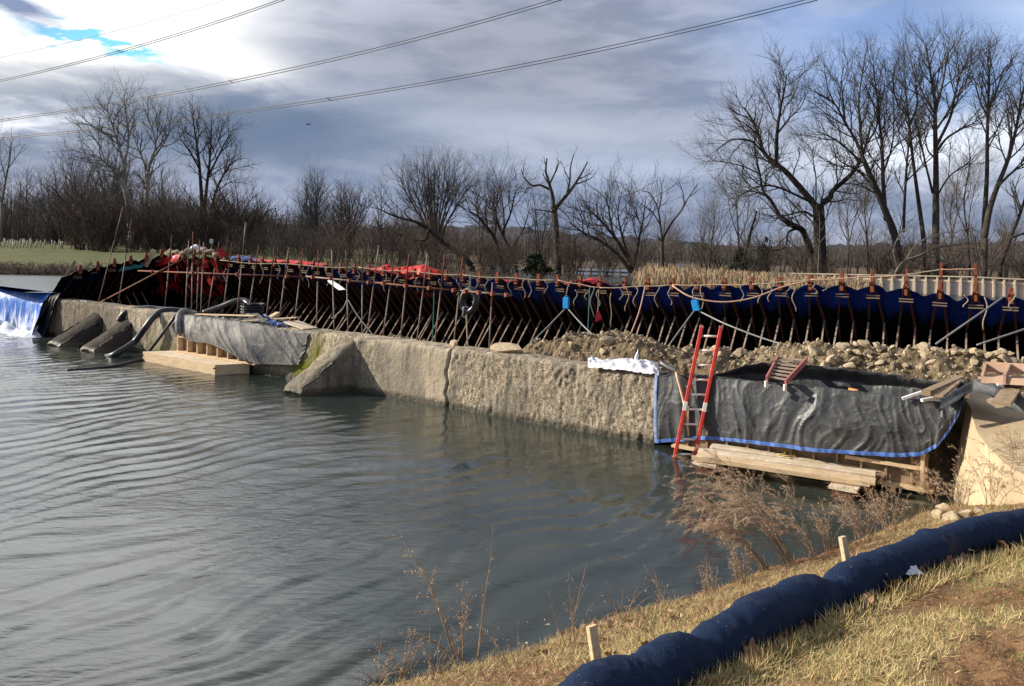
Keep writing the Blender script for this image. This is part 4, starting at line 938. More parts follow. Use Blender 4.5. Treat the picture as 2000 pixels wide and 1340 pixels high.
p = FACE(1243, 700, -.4); Q = np.array([[p + np.array((.05 * math.cos(a) * (1 - h_) + .03 * h_, .04 * math.sin(a) * (1 - h_), h_ * .22)) * (1, 1, 1) for h_ in np.linspace(-.3, 1, 10)] for a in np.linspace(0, 6.283, 14)])
Q += (.02 * fbm(Q * 14, 2, 4))[..., None]; solo('plastic_knot', MB().grid(Q), M_white, 'twisted white tuft of plastic sticking up on the white sheet', 'plastic scrap', None, True)

# left tarp (grey) over the left formwork
tl = smoothline([(342, 615), (370, 618), (400, 622), (440, 627), (480, 632), (520, 640), (560, 647), (603, 651)], 240)
bl = interp(tl[:, 0], [(342, 655), (360, 664), (385, 668), (410, 670), (440, 684), (470, 700), (500, 711), (545, 712), (590, 713), (603, 690)])
rows = []; UV = []
for i in range(len(tl)):
    px = tl[i, 0]; xo = interp(px, [(342, 0), (520, 0), (603, -10)])
    ot = interp(px, [(342, .05), (380, .18), (500, .25), (560, .12), (603, .05)]); ob_ = interp(px, [(342, .1), (380, .42), (480, .48), (540, .3), (603, .1)])
    T = FACE(px, tl[i, 1], ot); Bm = FACE(px + xo, bl[i], ob_)
    row = [Bm + (T - Bm) * w + np.array((-ND[0], -ND[1], 0)) * .14 * math.sin(math.pi * w) * interp(px, [(342, 1), (480, 1), (560, .1), (603, 0)]) for w in np.linspace(0, 1, 60)]
    nin = np.array((ND[0], ND[1], 0))
    row += list(smoothline([T, T + nin * .08 + (0, 0, .01), T + nin * .35 + (0, 0, .0), T + nin * .7 + (0, 0, -.03), T + nin * .95 - (0, 0, .3)], 26)[1:])
    rows.append(row); UV.append([(i / 60.0, w) for w in np.linspace(0, 1, 60)] + [(i / 60.0, 1 + j * .03) for j in range(25)])
Q = np.array(rows); UV = np.array(UV)
d_ = folds((UV[..., 0] + 0.55 * UV[..., 1]) * .9, UV[..., 1] * .45, 0.105, 71); nrm = np.zeros_like(Q); nrm[..., :2] = -ND; nrm[:, 60:] = (0, 0, .6)
Q = Q + nrm * (d_ - .03)[..., None]
solo('grey_tarp', MB().grid(Q), M_greytarp, 'sunlit grey tarp sagging over the left formwork on the weir', 'tarp', None, True)

# ================================================================== formwork, planks, float
fw = thing('formwork', 'stud framed timber formwork showing below the black tarp', 'formwork', W(-3, .1, 0))
A, B_ = FACE(1392, 880, .12), FACE(1822, 905, .12)
mb = MB(); pa, pb = W(-0.9, .10, 0), W(-5.1, .10, 0)
part('panel', MB().grid(np.array([[W(-.3, .10, .12), W(-.3, .10, 1.35)], [W(-5.25, .10, .10), W(-5.25, .10, 1.45)]])), M_ply, fw)
for s in np.arange(-.8, -5.2, -.42):
    part('stud', MB().beam(W(s, .155, .14), W(s, .155, .95), .045, .09, (ND[0], ND[1], 0)), M_wood2, fw)
part('bottom_plate', MB().beam(W(-.5, .22, .10), W(-5.35, .22, .10), .20, .05), M_wood, fw)
part('upper_waler', MB().beam(W(-3.9, .24, .47), W(-5.25, .24, .47), .08, .07), M_wood, fw)
part('end_post', MB().beam(W(-5.18, .24, .06), W(-5.18, .24, 1.0), .06, .10, (ND[0], ND[1], 0)), M_wood, fw)
part('post', MB().beam(W(-4.72, .30, -.6), W(-4.72, .30, .09), .09, .09, (ND[0], ND[1], 0)), M_wood, fw)
# walkway: two planks on cross blocks
u_ = np.array((UD[0], UD[1], 0)); nn_ = np.array((-ND[0], -ND[1], 0))
bk0, bk1, fr0, fr1 = G(1386, 864, .30), G(1728, 908, .30), G(1355, 889, .30), G(1703, 941, .30)
wd_ = np.linalg.norm(np.cross((bk1 - bk0) / np.linalg.norm(bk1 - bk0), fr0 - bk0)) / 3 - .025
for k, (lab, th_k) in enumerate((('back board of the walkway, spattered white, nearest the formwork', .05), ('middle board of the walkway over the water', .05), ('front board of the walkway with a sunlit edge', .06))):
    w = (2 * k + 1) / 6; a, b_ = bk0 + (fr0 - bk0) * w, bk1 + (fr1 - bk1) * w; dv = (b_ - a) / np.linalg.norm(b_ - a) * (.08, -.05, .02)[k]
    solo('plank', MB().beam(a - (0, 0, th_k / 2 + (0, .022, .008)[k]) + dv, b_ - (0, 0, th_k / 2 + (.012, 0, .02)[k]) + dv, wd_ - .03, th_k, ch=.008), M_woodpale if k < 2 else M_wood, lab, 'plank', 'planks of the walkway by the ladder')
dn_ = (fr1 - fr0) / np.linalg.norm(fr1 - fr0); on_ = np.array((dn_[1], -dn_[0], 0)); on_ = on_ if on_[1] < 0 else -on_
solo('edge_board', MB().beam(fr0 + on_ * .03 - (0, 0, .045) - dn_ * .03, fr1 + on_ * .03 - (0, 0, .045) - dn_ * .03, .035, .085), M_wood, 'narrow sunlit edge board along the front of the walkway', 'board')
for (px, py, lab) in ((1382, 898, 'square wooden block under the ladder end of the walkway'), (1650, 944, 'square wooden block under the right end of the walkway')):
    c_ = G(px, py, .22); r = thing('cross_block', lab, 'support', c_)
    e_ = c_ - nn_ * .75 + (0, 0, -.0)
    part('top_board', MB().beam(c_ + nn_ * .20 - (0, 0, .06), e_ - (0, 0, .06), .46, .05), M_woodpale, r)
    part('timber', MB().beam(c_ + nn_ * .14 - (0, 0, .19), e_ - (0, 0, .19), .36, .20), M_wetwood, r)
c_ = G(1690, 955, .12); solo('cross_timber', MB().beam(c_ + nn_ * .0, c_ - nn_ * .9, .2, .14), M_wetwood, 'wet red brown timber below the right end of the planks', 'timber')
p = G(1532, 886, .32); line3('yellow_strap', [p + (-.16, -.05, 0), p + (-.05, -.12, .02), p + (.02, 0, .06), p + (.08, .02, .16), p + (.10, .03, .05), p + (.2, -.06, .01), p + (.1, -.16, .0), p + (-.1, -.2, .0)], M_yellow, .014, 'yellow strap lying on the walkway planks', 'strap')
# left formwork under the grey tarp
lf = thing('formwork', 'low framed timber form with open bays under the grey tarp', 'formwork', W(13.5, .2, .2))
a, b_ = FACE(347, 690, .36), FACE(487, 713, .36); zb, zt_ = .33, .82
sa, sb = sz(a)[0], sz(b_)[0]
part('back_panel', MB().grid(np.array([[W(sa, .16, zb), W(sa, .16, 1.2)], [W(sb, .16, zb), W(sb, .16, 1.2)]])), M_ply, lf)
for w in np.linspace(0, 1, 8): part('stud', MB().beam(W(sa + (sb - sa) * w, .27, zb + .03), W(sa + (sb - sa) * w, .27, 1.0), .045, .20, (ND[0], ND[1], 0)), M_wood, lf)
part('bottom_plate', MB().beam(W(sa + .05, .28, zb), W(sb - .3, .28, zb), .24, .05), M_wood, lf)
part('top_plate', MB().beam(W(sa, .28, zt_), W(sa - 1.2, .28, zt_), .2, .045), M_wood, lf)
fl = thing('wooden_float', 'long pale plywood box float lying in the water by the weir', 'float', G(385, 716, 0))
A, B_, C_ = G(280, 687, .30), G(421, 713, .30), G(487, 710, .30); D_ = A + (C_ - B_)
A2 = A + 0
mb = MB(); mb.add([A, B_, C_, D_], [(0, 1, 2, 3)]); part('deck', mb, M_woodpale, fl)
mb = MB()
for p, q in ((A, B_), (B_, C_), (C_, D_), (D_, A)):
    q_ = q - p; n_ = np.cross(q_, (0, 0, 1)); n_ /= np.linalg.norm(n_); mb.beam((p + q) / 2 - q_ / 2 - (0, 0, .20), (p + q) / 2 + q_ / 2 - (0, 0, .20), .03, .41)
part('side_board', mb, M_wood, fl)
for p in (A, B_): part('corner_bolt', MB().tube([p - (0, 0, .1) - u_ * -.02 + nn_ * .01, p - (0, 0, .1) + nn_ * .06], .025, 6), M_blackplastic, fl)

# ================================================================== ladders, tools, lumber
lad = thing('extension_ladder', 'tall red extension ladder standing in the water against the black tarp', 'ladder', G(1338, 893, 0))
bl_, br_ = G(1318, 892, 0), G(1357, 893, 0)
def onlad(px, py):                                                   # ladder plane: foot at the water, leaning on the wall's edge
    zl = 1.55; p0 = (bl_ + br_) / 2; s0, o0, _ = sz(p0); a, b_ = ray(px, py)
    # o = o0 - (o0-.12)*z/zl
    best = None
    for d in np.arange(13, 19, .005):
        x, y, z = a * d, d, CAMH + b_ * d; s, o_, _z = sz((x, y, z)); e = o_ - (o0 - (o0 - .16) * z / zl)
        if best is None or abs(e) < best[0]: best = (abs(e), np.array((x, y, z)))
    return best[1]
tl_, tr_ = onlad(1370, 641), onlad(1408, 642)
wv_ = (br_ - bl_ + tr_ - tl_) / 2; wv_ /= np.linalg.norm(wv_)
lad_n = np.cross(wv_, tl_ - bl_); lad_n /= np.linalg.norm(lad_n)
for a, b_ in ((bl_, tl_), (br_, tr_)):
    dn = (a - b_) / np.linalg.norm(a - b_)
    rl = part('rail', MB().beam(a + dn * .5, b_, .07, .12, lad_n, .010), M_red, lad)
    part('end_cap', MB().beam(b_ - dn * -.0, b_ - dn * .055, .08, .13, lad_n), M_pink, rl)
    part('guide_clip', MB().beam(a + (b_ - a) * .35, a + (b_ - a) * .42, .08, .13, lad_n), M_alu, rl)
for py0 in np.linspace(887, 657, 9):
    w = (892 - py0) / (892 - 641.5); p, q = bl_ + (tl_ - bl_) * w, br_ + (tr_ - br_) * w
    part('rung', MB().tube([p, q], .023, 8), M_alu, lad, True)
lad2 = thing('short_ladder', 'faded pink railed ladder section lying on the tarp behind the edge', 'ladder', G(1540, 730, 1.6))
a0, a1, b0, b1 = U(1497, 741, 15.25), U(1520, 698, 16.6), U(1534, 748, 15.05), U(1576, 703, 16.3)
for a, b_ in ((a0, a1), (b0, b1)): part('rail', MB().beam(a, b_, .035, .12, (0, 0, 1)), M_pink, lad2)
for w in np.linspace(.12, .97, 7):
    p, q = a0 + (a1 - a0) * w, b0 + (b1 - b0) * w; part('step', MB().beam(p, q, .10, .03), M_dustrung, lad2)
for p in (a0, b0): part('foot', MB().beam(p + (a0 - a1) * .02 - (0, 0, .02), p + (a0 - a1) * .02 - (0, 0, .14), .07, .05), M_alu, lad2)
sh = thing('shovel', 'upturned shovel with black blade and wooden handle beside the red ladder', 'shovel', FACE(1340, 770, .3))
ha, hb_ = FACE(1320, 727, .16), FACE(1345, 852, .42)
part('handle', MB().tube(smoothline([hb_, FACE(1336, 790, .34), ha], 10), .024, 8), M_wood, sh, True)
bp = [FACE(1292, 708, -.25), FACE(1299, 712, -.2), FACE(1312, 720, -.05), ha + (0, 0, .0)]
rows = []
for i, p in enumerate(smoothline(bp, 12)):
    w = interp(i, [(0, .05), (2, .10), (7, .10), (10, .04), (11, .02)]); rows.append([p + u_ * a * w + np.array((0, 0, .05 - .05 * a * a)) for a in np.linspace(-1, 1, 7)] + [p + u_ * a * w + np.array((0, 0, .025 - .05 * a * a)) for a in np.linspace(1, -1, 7)])
part('blade', MB().grid(np.array(rows)), M_blackplastic, sh, True)
def lumber(px0, py0, d0, px1, py1, d1, w, h_, mt, label, cat='timber', name='timber'):
    solo(name, MB().beam(U(px0, py0, d0), U(px1, py1, d1), w, h_), mt, label, cat)
lumber(1808, 768, 13.6, 1876, 738, 15.0, .15, .09, M_wood2, 'square timber with cut end lying uppermost in the lumber pile')
lumber(1832, 774, 13.5, 1868, 745, 14.6, .16, .04, M_wood2, 'dark board leaning beside the square timber')
lumber(1762, 779, 14.0, 1812, 762, 13.9, .06, .05, M_white, 'white edged batten sticking out left of the lumber pile')
lumber(1800, 782, 13.8, 1866, 770, 13.9, .06, .05, M_white, 'lower white edged batten under the lumber pile')
lumber(1876, 752, 14.9, 1886, 742, 15.2, .08, .12, M_wood2, 'short stub of timber behind the lumber pile')
lumber(1659, 760, 14.9, 1676, 764, 14.7, .06, .05, M_orangeblock, 'small orange wood block on the edge of the black tarp', 'wood block', 'wood_block')
lumber(1955, 789, 12.2, 1984, 750, 13.4, .26, .05, M_wood2, 'grey weathered plank lying on the abutment top', 'plank', 'plank')
tr_ = thing('form_tray', 'pinkish wooden form box lying on the abutment behind a plank', 'form', U(1970, 745, 13.4))
A, B_ = U(1925, 716, 13.9), U(2030, 722, 13.3); A2, B2 = U(1918, 742, 13.3), U(2030, 748, 12.7)
part('back_board', MB().beam(A, B_, .04, .17), M_tray, tr_); part('base_board', MB().beam((A2 + A) / 2 - (0, 0, .06), (B2 + B_) / 2 - (0, 0, .06), .6, .03), M_tray, tr_)
part('front_board', MB().beam(A2, B2, .04, .11), M_tray, tr_); part('divider', MB().beam(U(1972, 718, 13.6), U(1962, 740, 13.0), .04, .14), M_tray, tr_); part('end_board', MB().beam(A, A2, .04, .13), M_tray, tr_)
lumber(1946, 757, 13.1, 1958, 757, 13.1, .09, .12, M_white, 'small white block propping the form box', 'block', 'prop_block')

# ================================================================== abutment
M_abut = mat('yellowish_new_concrete', (0.52, 0.41, 0.26), (0.43, 0.335, 0.21), 0.85, 1.2, 0.3, 25, c3=(0.40, 0.31, 0.20))
ab = thing('concrete_abutment', 'pale yellow concrete abutment with sloping wing at the right bank', 'abutment', (8.5, 13, 0))
E = [U(1888, 783, 13.9), U(1897, 800, 13.6), U(1904, 830, 13.15), U(1914, 852, 12.7), U(1938, 880, 12.2), U(1966, 907, 11.8), U(2030, 945, 11.2)]
E = smoothline(E, 30)
foot = [np.array((e[0] - .16 - .22 * (1 - i / 29), e[1] - .0, -1.0)) for i, e in enumerate(E)]
face = np.array([[f_ * (1 - w) + e * w for w in np.linspace(0, 1, 24)] for f_, e in zip(foot, E)])
topn = np.array([[E[i] + np.array((x, x * .35, float(np.interp(i, [0, 6, 29], [0, .14, .34])) * min(x, 1.5))) for x in np.linspace(0, 5, 14)] for i in range(30)])
Q = np.concatenate([face, topn[:, 1:]], 1); Q[..., 2] += .008 * fbm(Q * 3, 3, 2)
part('wing', MB().grid(Q), M_abut, ab, False)
bk = np.array([[foot[0], E[0]], [foot[0] + np.array((ND[0], ND[1], 0)) * 2.2, E[0] + np.array((ND[0], ND[1], 0)) * 2.2]])
part('back_face', MB().grid(bk), M_abut, ab)
Q = np.array([[E[0] + np.array((ND[0], ND[1], 0)) * a + np.array((5, 1.75, 0)) * w - (0, 0, .004) for w in np.linspace(0, 1, 8)] for a in np.linspace(0, 2.2, 6)]); part('top_slab', MB().grid(Q), M_abut, ab)
# folds of black sheeting on top of the abutment
rows = []
pth = smoothline([(1836, 788), (1862, 772), (1890, 757), (1915, 750), (1945, 758), (1975, 775), (2030, 785)], 60)
for i, (px, py) in enumerate(pth):
    p = U(px, py, interp(px, [(1836, 13.2), (1900, 13.4), (2030, 12.4)])); row = []
    for a in np.linspace(-1, 1, 26):
        row.append(p + np.array((ND[0], ND[1], 0)) * (a * .34 + .16) + np.array((0, 0, -.17 * abs(a) ** 2.0 + .05 * math.cos(a * 7 + i * .05))))
    rows.append(row)
Q = np.array(rows); Q[..., 2] += .05 * ridged(Q * (2, 2, 1), 2, 4)
solo('black_sheeting', MB().grid(Q), M_blacktarp, 'thick folded black sheeting rolled over the top of the abutment', 'tarp', None, True)

# ================================================================== left: hoses, pipe, boards
def hose(pts, r, label, mt=M_hose, n=50):
    solo('hose', MB().tube(smoothline(pts, n), r, 12), mt, label, 'hose', 'hoses over the weir by the grey tarp', True)
hose([W(21.0, .15, 1.0), FACE(243, 612, .02), FACE(265, 604, -.25), FACE(290, 602, -.5), FACE(312, 604, -.7), FACE(345, 606, -.9)], .10, 'short black hose crossing the crest behind the second buttress')
hose([G(205, 698, -.12), G(225, 692, .1), FACE(262, 668, .55), FACE(284, 640, .4), FACE(300, 620, .18), FACE(318, 608, -.1), FACE(345, 607, -.5), FACE(380, 612, -.9)], .11, 'fat dark hose curving from the crest down into the water')
hose([FACE(288, 690, .5), FACE(310, 662, .42), FACE(330, 635, .35), FACE(342, 618, .2), FACE(352, 609, -.1)], .055, 'thin grey hose from the crest down behind the float')
hose([G(288, 701, .05), G(262, 705, .03), G(215, 716, .02), G(130, 724, .015)], .05, 'thin dark hose lying on the water left of the float')
hose([FACE(398, 611, -.5), FACE(430, 600, -.8), FACE(455, 590, -1.0), FACE(478, 588, -1.2), FACE(490, 600, -1.1)], .10, 'grey hose arching up to the corrugated pipe')
p = FACE(492, 608, -1.0); mb = MB(); rows = []
for i, z in enumerate(np.linspace(-.02, .36, 41)):
    r_ = .36 + .03 * math.cos(z / .09 * 2 * math.pi); rows.append([p + np.array((r_ * math.cos(a), r_ * math.sin(a), z - .1)) for a in np.linspace(0, 2 * math.pi, 33)])
solo('corrugated_pipe', mb.grid(np.array(rows)), M_blackplastic, 'short black corrugated pipe standing upright behind the grey tarp', 'pipe', None, True)
rows = [[FACE(px, py, o_) + np.array((0, 0, z)) for z in (0, .03)] for px, py, o_ in ((350, 640, .5),)]
solo('white_pipe_wrap', MB().tube(smoothline([FACE(350, 652, .45), FACE(348, 632, .42), FACE(350, 615, .2), FACE(360, 607, -.05), FACE(372, 611, -.3), FACE(385, 614, -.4)], 30), .10, 12), M_greytarp, 'whitish rolled sheeting bent over the left edge of the grey tarp', 'roll', None, True)
def slab(pts, lab, w, mt, name='board', th=.035): solo(name, MB().beam(pts[0], pts[1], w, th), mt, lab, 'board', 'boards on the grey tarp')
slab((FACE(356, 613, -.25), FACE(500, 617, -.35)), 'long thin pale board on the back edge of the grey tarp', .2, M_wood)
slab((FACE(440, 629, -.02), FACE(580, 620, -.4)), 'long pale board lying diagonally on the grey tarp', .12, M_wood)
slab((FACE(528, 621, -.5), FACE(543, 612, -.8)), 'short stub of pale board behind the blue bag', .2, M_wood, th=.1)
slab((FACE(568, 628, -.4), FACE(606, 642, -.35)), 'warped plywood sheet tilted on the weir crest right of the blue bag', .55, M_woodpale)
Q = bil(FACE(512, 614, -.15), FACE(520, 616, -.2), FACE(530, 632, .05), FACE(562, 638, -.05), 20, 16); sheet('blue_bag', Q, .06, 5, M_bluetarp, 'crumpled blue sheet among the boards on the grey tarp', 'tarp', 8)
Q = bil(FACE(380, 618, -.2), FACE(505, 613, -.5), FACE(400, 625, .02), FACE(530, 630, .02), 40, 14); sheet('dark_sheet', Q, .05, 4, M_blacktarp, 'dark sheeting spread under the boards on the grey tarp', 'tarp', 18)
Q = bil(FACE(545, 624, -.4), FACE(562, 622, -.6), FACE(540, 636, .0), FACE(566, 640, -.1), 16, 12); sheet('dark_sheet', Q, .06, 5, M_blacktarp, 'dark crumpled bag between the blue sheet and plywood', 'tarp', 19)
Q = bil(FACE(144, 588, -.3), FACE(175, 592, -.3), FACE(144, 588, -.05), FACE(175, 592, -.05), 20, 8); sheet('white_bag', Q, .08, 4, M_white, 'small crumpled white bag on the weir crest at left', 'bag', 3)

# ================================================================== near bank
Ept = [(-9, 1.5), (-4.5, 5.2), (-1.28, 7.61), (0.11, 8.34), (1.3, 9.2), (2.33, 9.78), (3.56, 10.62), (5.59, 12.05), (7.54, 13.47), (10.5, 15.2), (14, 17)]
Spt = [(-4.5, 0.2), (-1.6, 3.2), (0.02, 4.55), (0.72, 5.02), (1.35, 5.42), (1.85, 5.76), (2.55, 6.28), (3.74, 7.08), (5.22, 7.94), (8.2, 9.7), (12, 12)]
NB = 420
E_ = smoothline(Ept, NB); S_ = smoothline(Spt, NB)
tS = np.gradient(S_, axis=0); tS /= np.linalg.norm(tS, axis=1, keepdims=True); nS = np.stack([tS[:, 1], -tS[:, 0]], 1)   # towards the viewer
wv = np.concatenate([np.linspace(-0.35, -.02, 10), np.linspace(0, 1, 90), np.linspace(1.012, 2.1, 120), np.linspace(2.15, 3.2, 20)])
rows = []
for w in wv:
    if w <= 1:
        xy = E_ * (1 - w) + S_ * w; z = interp(w, [(-.35, -.9), (0, -.04), (0.06, .07), (0.3, .42), (0.8, 1.22), (1, 1.42)])
    else:
        dd_ = (w - 1) * 4.0; xy = S_ + nS * dd_; z = 1.42 + interp(dd_, [(0, 0), (.5, .10), (2, .58), (5, 1.45), (10, 2.2)])
    rows.append(np.concatenate([xy, np.full((NB, 1), z)], 1))
Q = np.array(rows).transpose(1, 0, 2)
lum = 0.035 * fbm(Q * 2.2, 3, 2) + 0.016 * fbm(Q * 9, 3, 12, .6) 
soil = (fbm(Q * (1.3, 1.3, 0), 3, 44) > -0.05)
Q[..., 2] += lum + 0.022 * ridged(Q * 12, 2, 3) * (wv > 1.15)[None]
BANK = Q; WV = wv
bflat = Q.reshape(-1, 3)
import mathutils
kd = mathutils.kdtree.KDTree(len(bflat[::2]))
for i, p in enumerate(bflat[::2]): kd.insert((p[0], p[1], 0), i)
kd.balance(); bz = bflat[::2, 2]
def bank_z(x, y): return float(bz[kd.find((x, y, 0))[1]])
def onbank(px, py):
    a, b_ = ray(px, py)
    for d in np.arange(2.0, 20, .03):
        zb_ = max(bank_z(a * d, d), -.03)
        if CAMH + b_ * d < zb_: return np.array((a * d, d, zb_))
    return G(px, py, 0)
m = bpy.data.materials.new('bank_soil'); m.use_nodes = True; t = NT(m.node_tree); b = bsdf(m)
tcn = t.n('ShaderNodeTexCoord'); ob = tcn.outputs['Object']
att = t.n('ShaderNodeAttribute', attribute_name='turf')
n1_ = t.noise(ob, 6, 6, .7); n2_ = t.noise(ob, 40, 4, .7); n3_ = t.noise(ob, 2.2, 4, .6)
c = t.mix(t.rng(n1_, .35, .65), (0.235, 0.135, 0.068), (0.14, 0.078, 0.04))
c = t.mix(t.rng(n2_, .5, .7), c, (0.33, 0.22, 0.13))
st_ = t.mix(t.rng(n2_, .35, .65), (0.40, 0.32, 0.16), (0.25, 0.19, 0.09))
c = t.mix(t.m('MULTIPLY', att.outputs['Fac'], t.rng(n1_, .3, .6)), c, st_)
t.put(b.inputs['Base Color'], c); b.inputs['Roughness'].default_value = .95; b.inputs['Specular IOR Level'].default_value = .1
bn = t.n('ShaderNodeBump'); bn.inputs['Strength'].default_value = .9; bn.inputs['Distance'].default_value = .02
t.put(bn.inputs['Height'], t.noise(ob, 45, 5, .7)); t.put(b.inputs['Normal'], bn.outputs[0])
o = setting('bank_ground', MB().grid(BANK), m, smooth=True)
def turf(x, y, w):
    n_ = fbm(np.stack([x * .9, y * .9, x * 0], -1), 3, 44); n2 = fbm(np.stack([x * 3, y * 3, x * 0], -1), 2, 46)
    return np.clip(0.44 + n_ * 1.05 + .35 * n2 - interp(w, [(1, 0), (1.10, 0), (1.25, .38), (1.45, .60), (1.7, .72), (3, .8)]) * 1.0, 0, 1) * (w > 1.0) + (w <= 1.0) * np.clip(.35 + n_ * .8, 0, 1)
WW = np.broadcast_to(WV[None], BANK.shape[:2])
set_attr(o, 'turf', turf(BANK[..., 0], BANK[..., 1], WW))

# ---- grass
def grassmat(name, c1, c2, c3=None):
    m = bpy.data.materials.new(name); m.use_nodes = True; t = NT(m.node_tree); b = bsdf(m)
    at = t.n('ShaderNodeAttribute', attribute_name='rnd')
    ramp = t.n('ShaderNodeValToRGB'); t.put(ramp.inputs[0], at.outputs['Fac']); cr = ramp.color_ramp
    cr.elements[0].color = (*c1, 1); cr.elements[1].color = (*c2, 1); cr.elements[0].position = 0.1; cr.elements[1].position = 0.75
    if c3: e = cr.elements.new(0.95); e.color = (*c3, 1)
    t.put(b.inputs['Base Color'], ramp.outputs[0]); b.inputs['Roughness'].default_value = .8; b.inputs['Specular IOR Level'].default_value = .2
    return m
M_straw = grassmat('straw_grass', (0.40, 0.285, 0.125), (0.60, 0.475, 0.245), (0.20, 0.24, 0.06))
M_green = grassmat('green_grass', (0.10, 0.17, 0.03), (0.20, 0.27, 0.07), (0.36, 0.36, 0.14))
def blades(name, n, sampler, lmin, lmax, width, lean, mt, label, seed):
    r_ = np.random.default_rng(seed); P, keep = sampler(r_, n); P = P[keep]; n = len(P)
    L = r_.uniform(lmin, lmax, n); a = r_.uniform(0, 2 * math.pi, n); ln = np.clip(r_.normal(lean, .35, n), .05, 1.45)
    d = np.stack([np.cos(a) * np.sin(ln), np.sin(a) * np.sin(ln), np.cos(ln)], -1); sd = np.stack([-np.sin(a), np.cos(a), 0 * a], -1)
    tw = r_.uniform(-.6, .6, n); sd = sd * np.cos(tw)[:, None] + np.cross(d, sd) * np.sin(tw)[:, None]
    droop = r_.uniform(.1, .7, n)
    b0 = P - (0, 0, .004); m1 = b0 + d * (L * .5)[:, None]; tip = b0 + d * L[:, None] - np.stack([0 * L, 0 * L, droop * L * .35 * np.sin(ln)], -1)
    hw = (width * r_.uniform(.6, 1.3, n))[:, None] * sd / 2
    V = np.stack([b0 - hw, b0 + hw, m1 + hw * .8, m1 - hw * .8, tip], 1)
    i = np.arange(n)[:, None] * 5
    mb = MB(); mb.addq(V, []) ; mb.f = (i + np.array([0, 1, 2, 3])).tolist() + (i + np.array([3, 2, 4])).tolist()
    o = setting(name, mb, mt, 'stuff', False); set_attr(o, 'rnd', np.repeat(r_.random(n), 5)); tag(o, label, 'grass'); return o
def samp(wlo, whi, dens, ilo=0.12, ihi=0.98):
    def f(r_, n):
        i = r_.uniform(ilo, ihi, n) * (NB - 1); w = r_.uniform(wlo, whi, n)
        ii = i.astype(int); jj = np.clip(np.searchsorted(WV, w), 1, len(WV) - 1); fi = i - ii; fw = (w - WV[jj - 1]) / (WV[jj] - WV[jj - 1])
        i2 = np.minimum(ii + 1, NB - 1)
        P = (BANK[ii, jj - 1] * ((1 - fi) * (1 - fw))[:, None] + BANK[i2, jj - 1] * (fi * (1 - fw))[:, None] + BANK[ii, jj] * ((1 - fi) * fw)[:, None] + BANK[i2, jj] * (fi * fw)[:, None])
        return P, r_.random(n) < dens(P, w)
    return f
def d_straw(P, w): return turf(P[:, 0], P[:, 1], w) ** 1.6
def d_green(P, w):
    n_ = fbm(np.stack([P[:, 0] * 1.5, P[:, 1] * 1.5, 0 * w], -1), 2, 91)
    return np.clip((n_ - .12) * 3, 0, .8)
blades('straw_grass', 120000, samp(1.02, 1.75, d_straw), .04, .12, .0050, 1.05, M_straw, 'dry straw coloured grass lying flat on the bank beside the blue sock', 3)
blades('green_grass', 26000, samp(1.02, 1.7, d_green), .03, .10, .0045, .75, M_green, 'patches of short green grass among the straw', 4)
blades('bank_litter_grass', 60000, samp(0.03, 0.97, lambda P, w: turf(P[:, 0], P[:, 1], w) * .8), .05, .16, .005, 1.1, M_straw, 'dry grass litter between the sock and the water', 5)
blades('bank_green_grass', 9000, samp(0.05, 0.9, lambda P, w: np.clip((fbm(P * (1.3, 1.3, 0), 2, 95) - .25) * 3, 0, .7)), .03, .09, .005, .8, M_green, 'sparse green growth between the sock and the water', 6)
M_strawdark = grassmat('brown_litter', (0.16, 0.085, 0.045), (0.30, 0.17, 0.09), (0.42, 0.27, 0.16))
blades('brown_litter', 50000, samp(-0.02, 1.0, lambda P, w: np.full(len(w), .55) * np.clip(1.2 - w, .2, 1)), .04, .13, .007, 1.3, M_strawdark, 'brown leaf and stem litter along the water edge', 7)
blades('soil_litter', 42000, samp(1.02, 1.95, lambda P, w: np.clip(.75 - turf(P[:, 0], P[:, 1], w), 0, 1)), .02, .08, .006, 1.35, M_strawdark, 'brown stem litter scattered over the bare soil', 8)
blades('sock_edge_grass', 9000, samp(1.036, 1.085, lambda P, w: np.full(len(w), .8)), .07, .19, .005, .75, M_straw, 'longer straw grass standing against the side of the sock', 9)

# ---- erosion sock and its stakes
m = bpy.data.materials.new('navy_sock_fabric'); m.use_nodes = True; t = NT(m.node_tree); b = bsdf(m)
tcn = t.n('ShaderNodeTexCoord'); ob = tcn.outputs['Object']
c = t.mix(t.rng(t.noise(ob, 60, 3, .7), .35, .65), (0.002, 0.010, 0.035), (0.0035, 0.020, 0.064))
c = t.mix(t.m('MULTIPLY', t.rng(t.noise(ob, 3.0, 5, .7), .56, .72), .6), c, (0.075, 0.062, 0.048))
vo = t.n('ShaderNodeTexVoronoi'); vo.inputs['Scale'].default_value = 26; t.put(vo.inputs['Vector'], ob)
c = t.mix(t.m('MULTIPLY', t.rng(vo.outputs['Distance'], .05, .11, 1, 0), t.rng(t.noise(ob, 7, 3, .6), .52, .6)), c, (0.42, 0.34, 0.22))
t.put(b.inputs['Base Color'], c); b.inputs['Roughness'].default_value = .75; b.inputs['Specular IOR Level'].default_value = .25
b.inputs['Sheen Weight'].default_value = .0; b.inputs['Sheen Tint'].default_value = (.2, .4, .9, 1)
bn = t.n('ShaderNodeBump'); bn.inputs['Strength'].default_value = .5; bn.inputs['Distance'].default_value = .012
wvx = t.n('ShaderNodeTexVoronoi'); wvx.inputs['Scale'].default_value = 110; t.put(wvx.inputs['Vector'], t.map(ob, (1, 1.5, 1), rot=(0, 0, .6)))
t.put(bn.inputs['Height'], t.m('ADD', t.noise(ob, 70, 3, .7), t.m('MULTIPLY', wvx.outputs['Distance'], .7))); t.put(b.inputs['Normal'], bn.outputs[0])
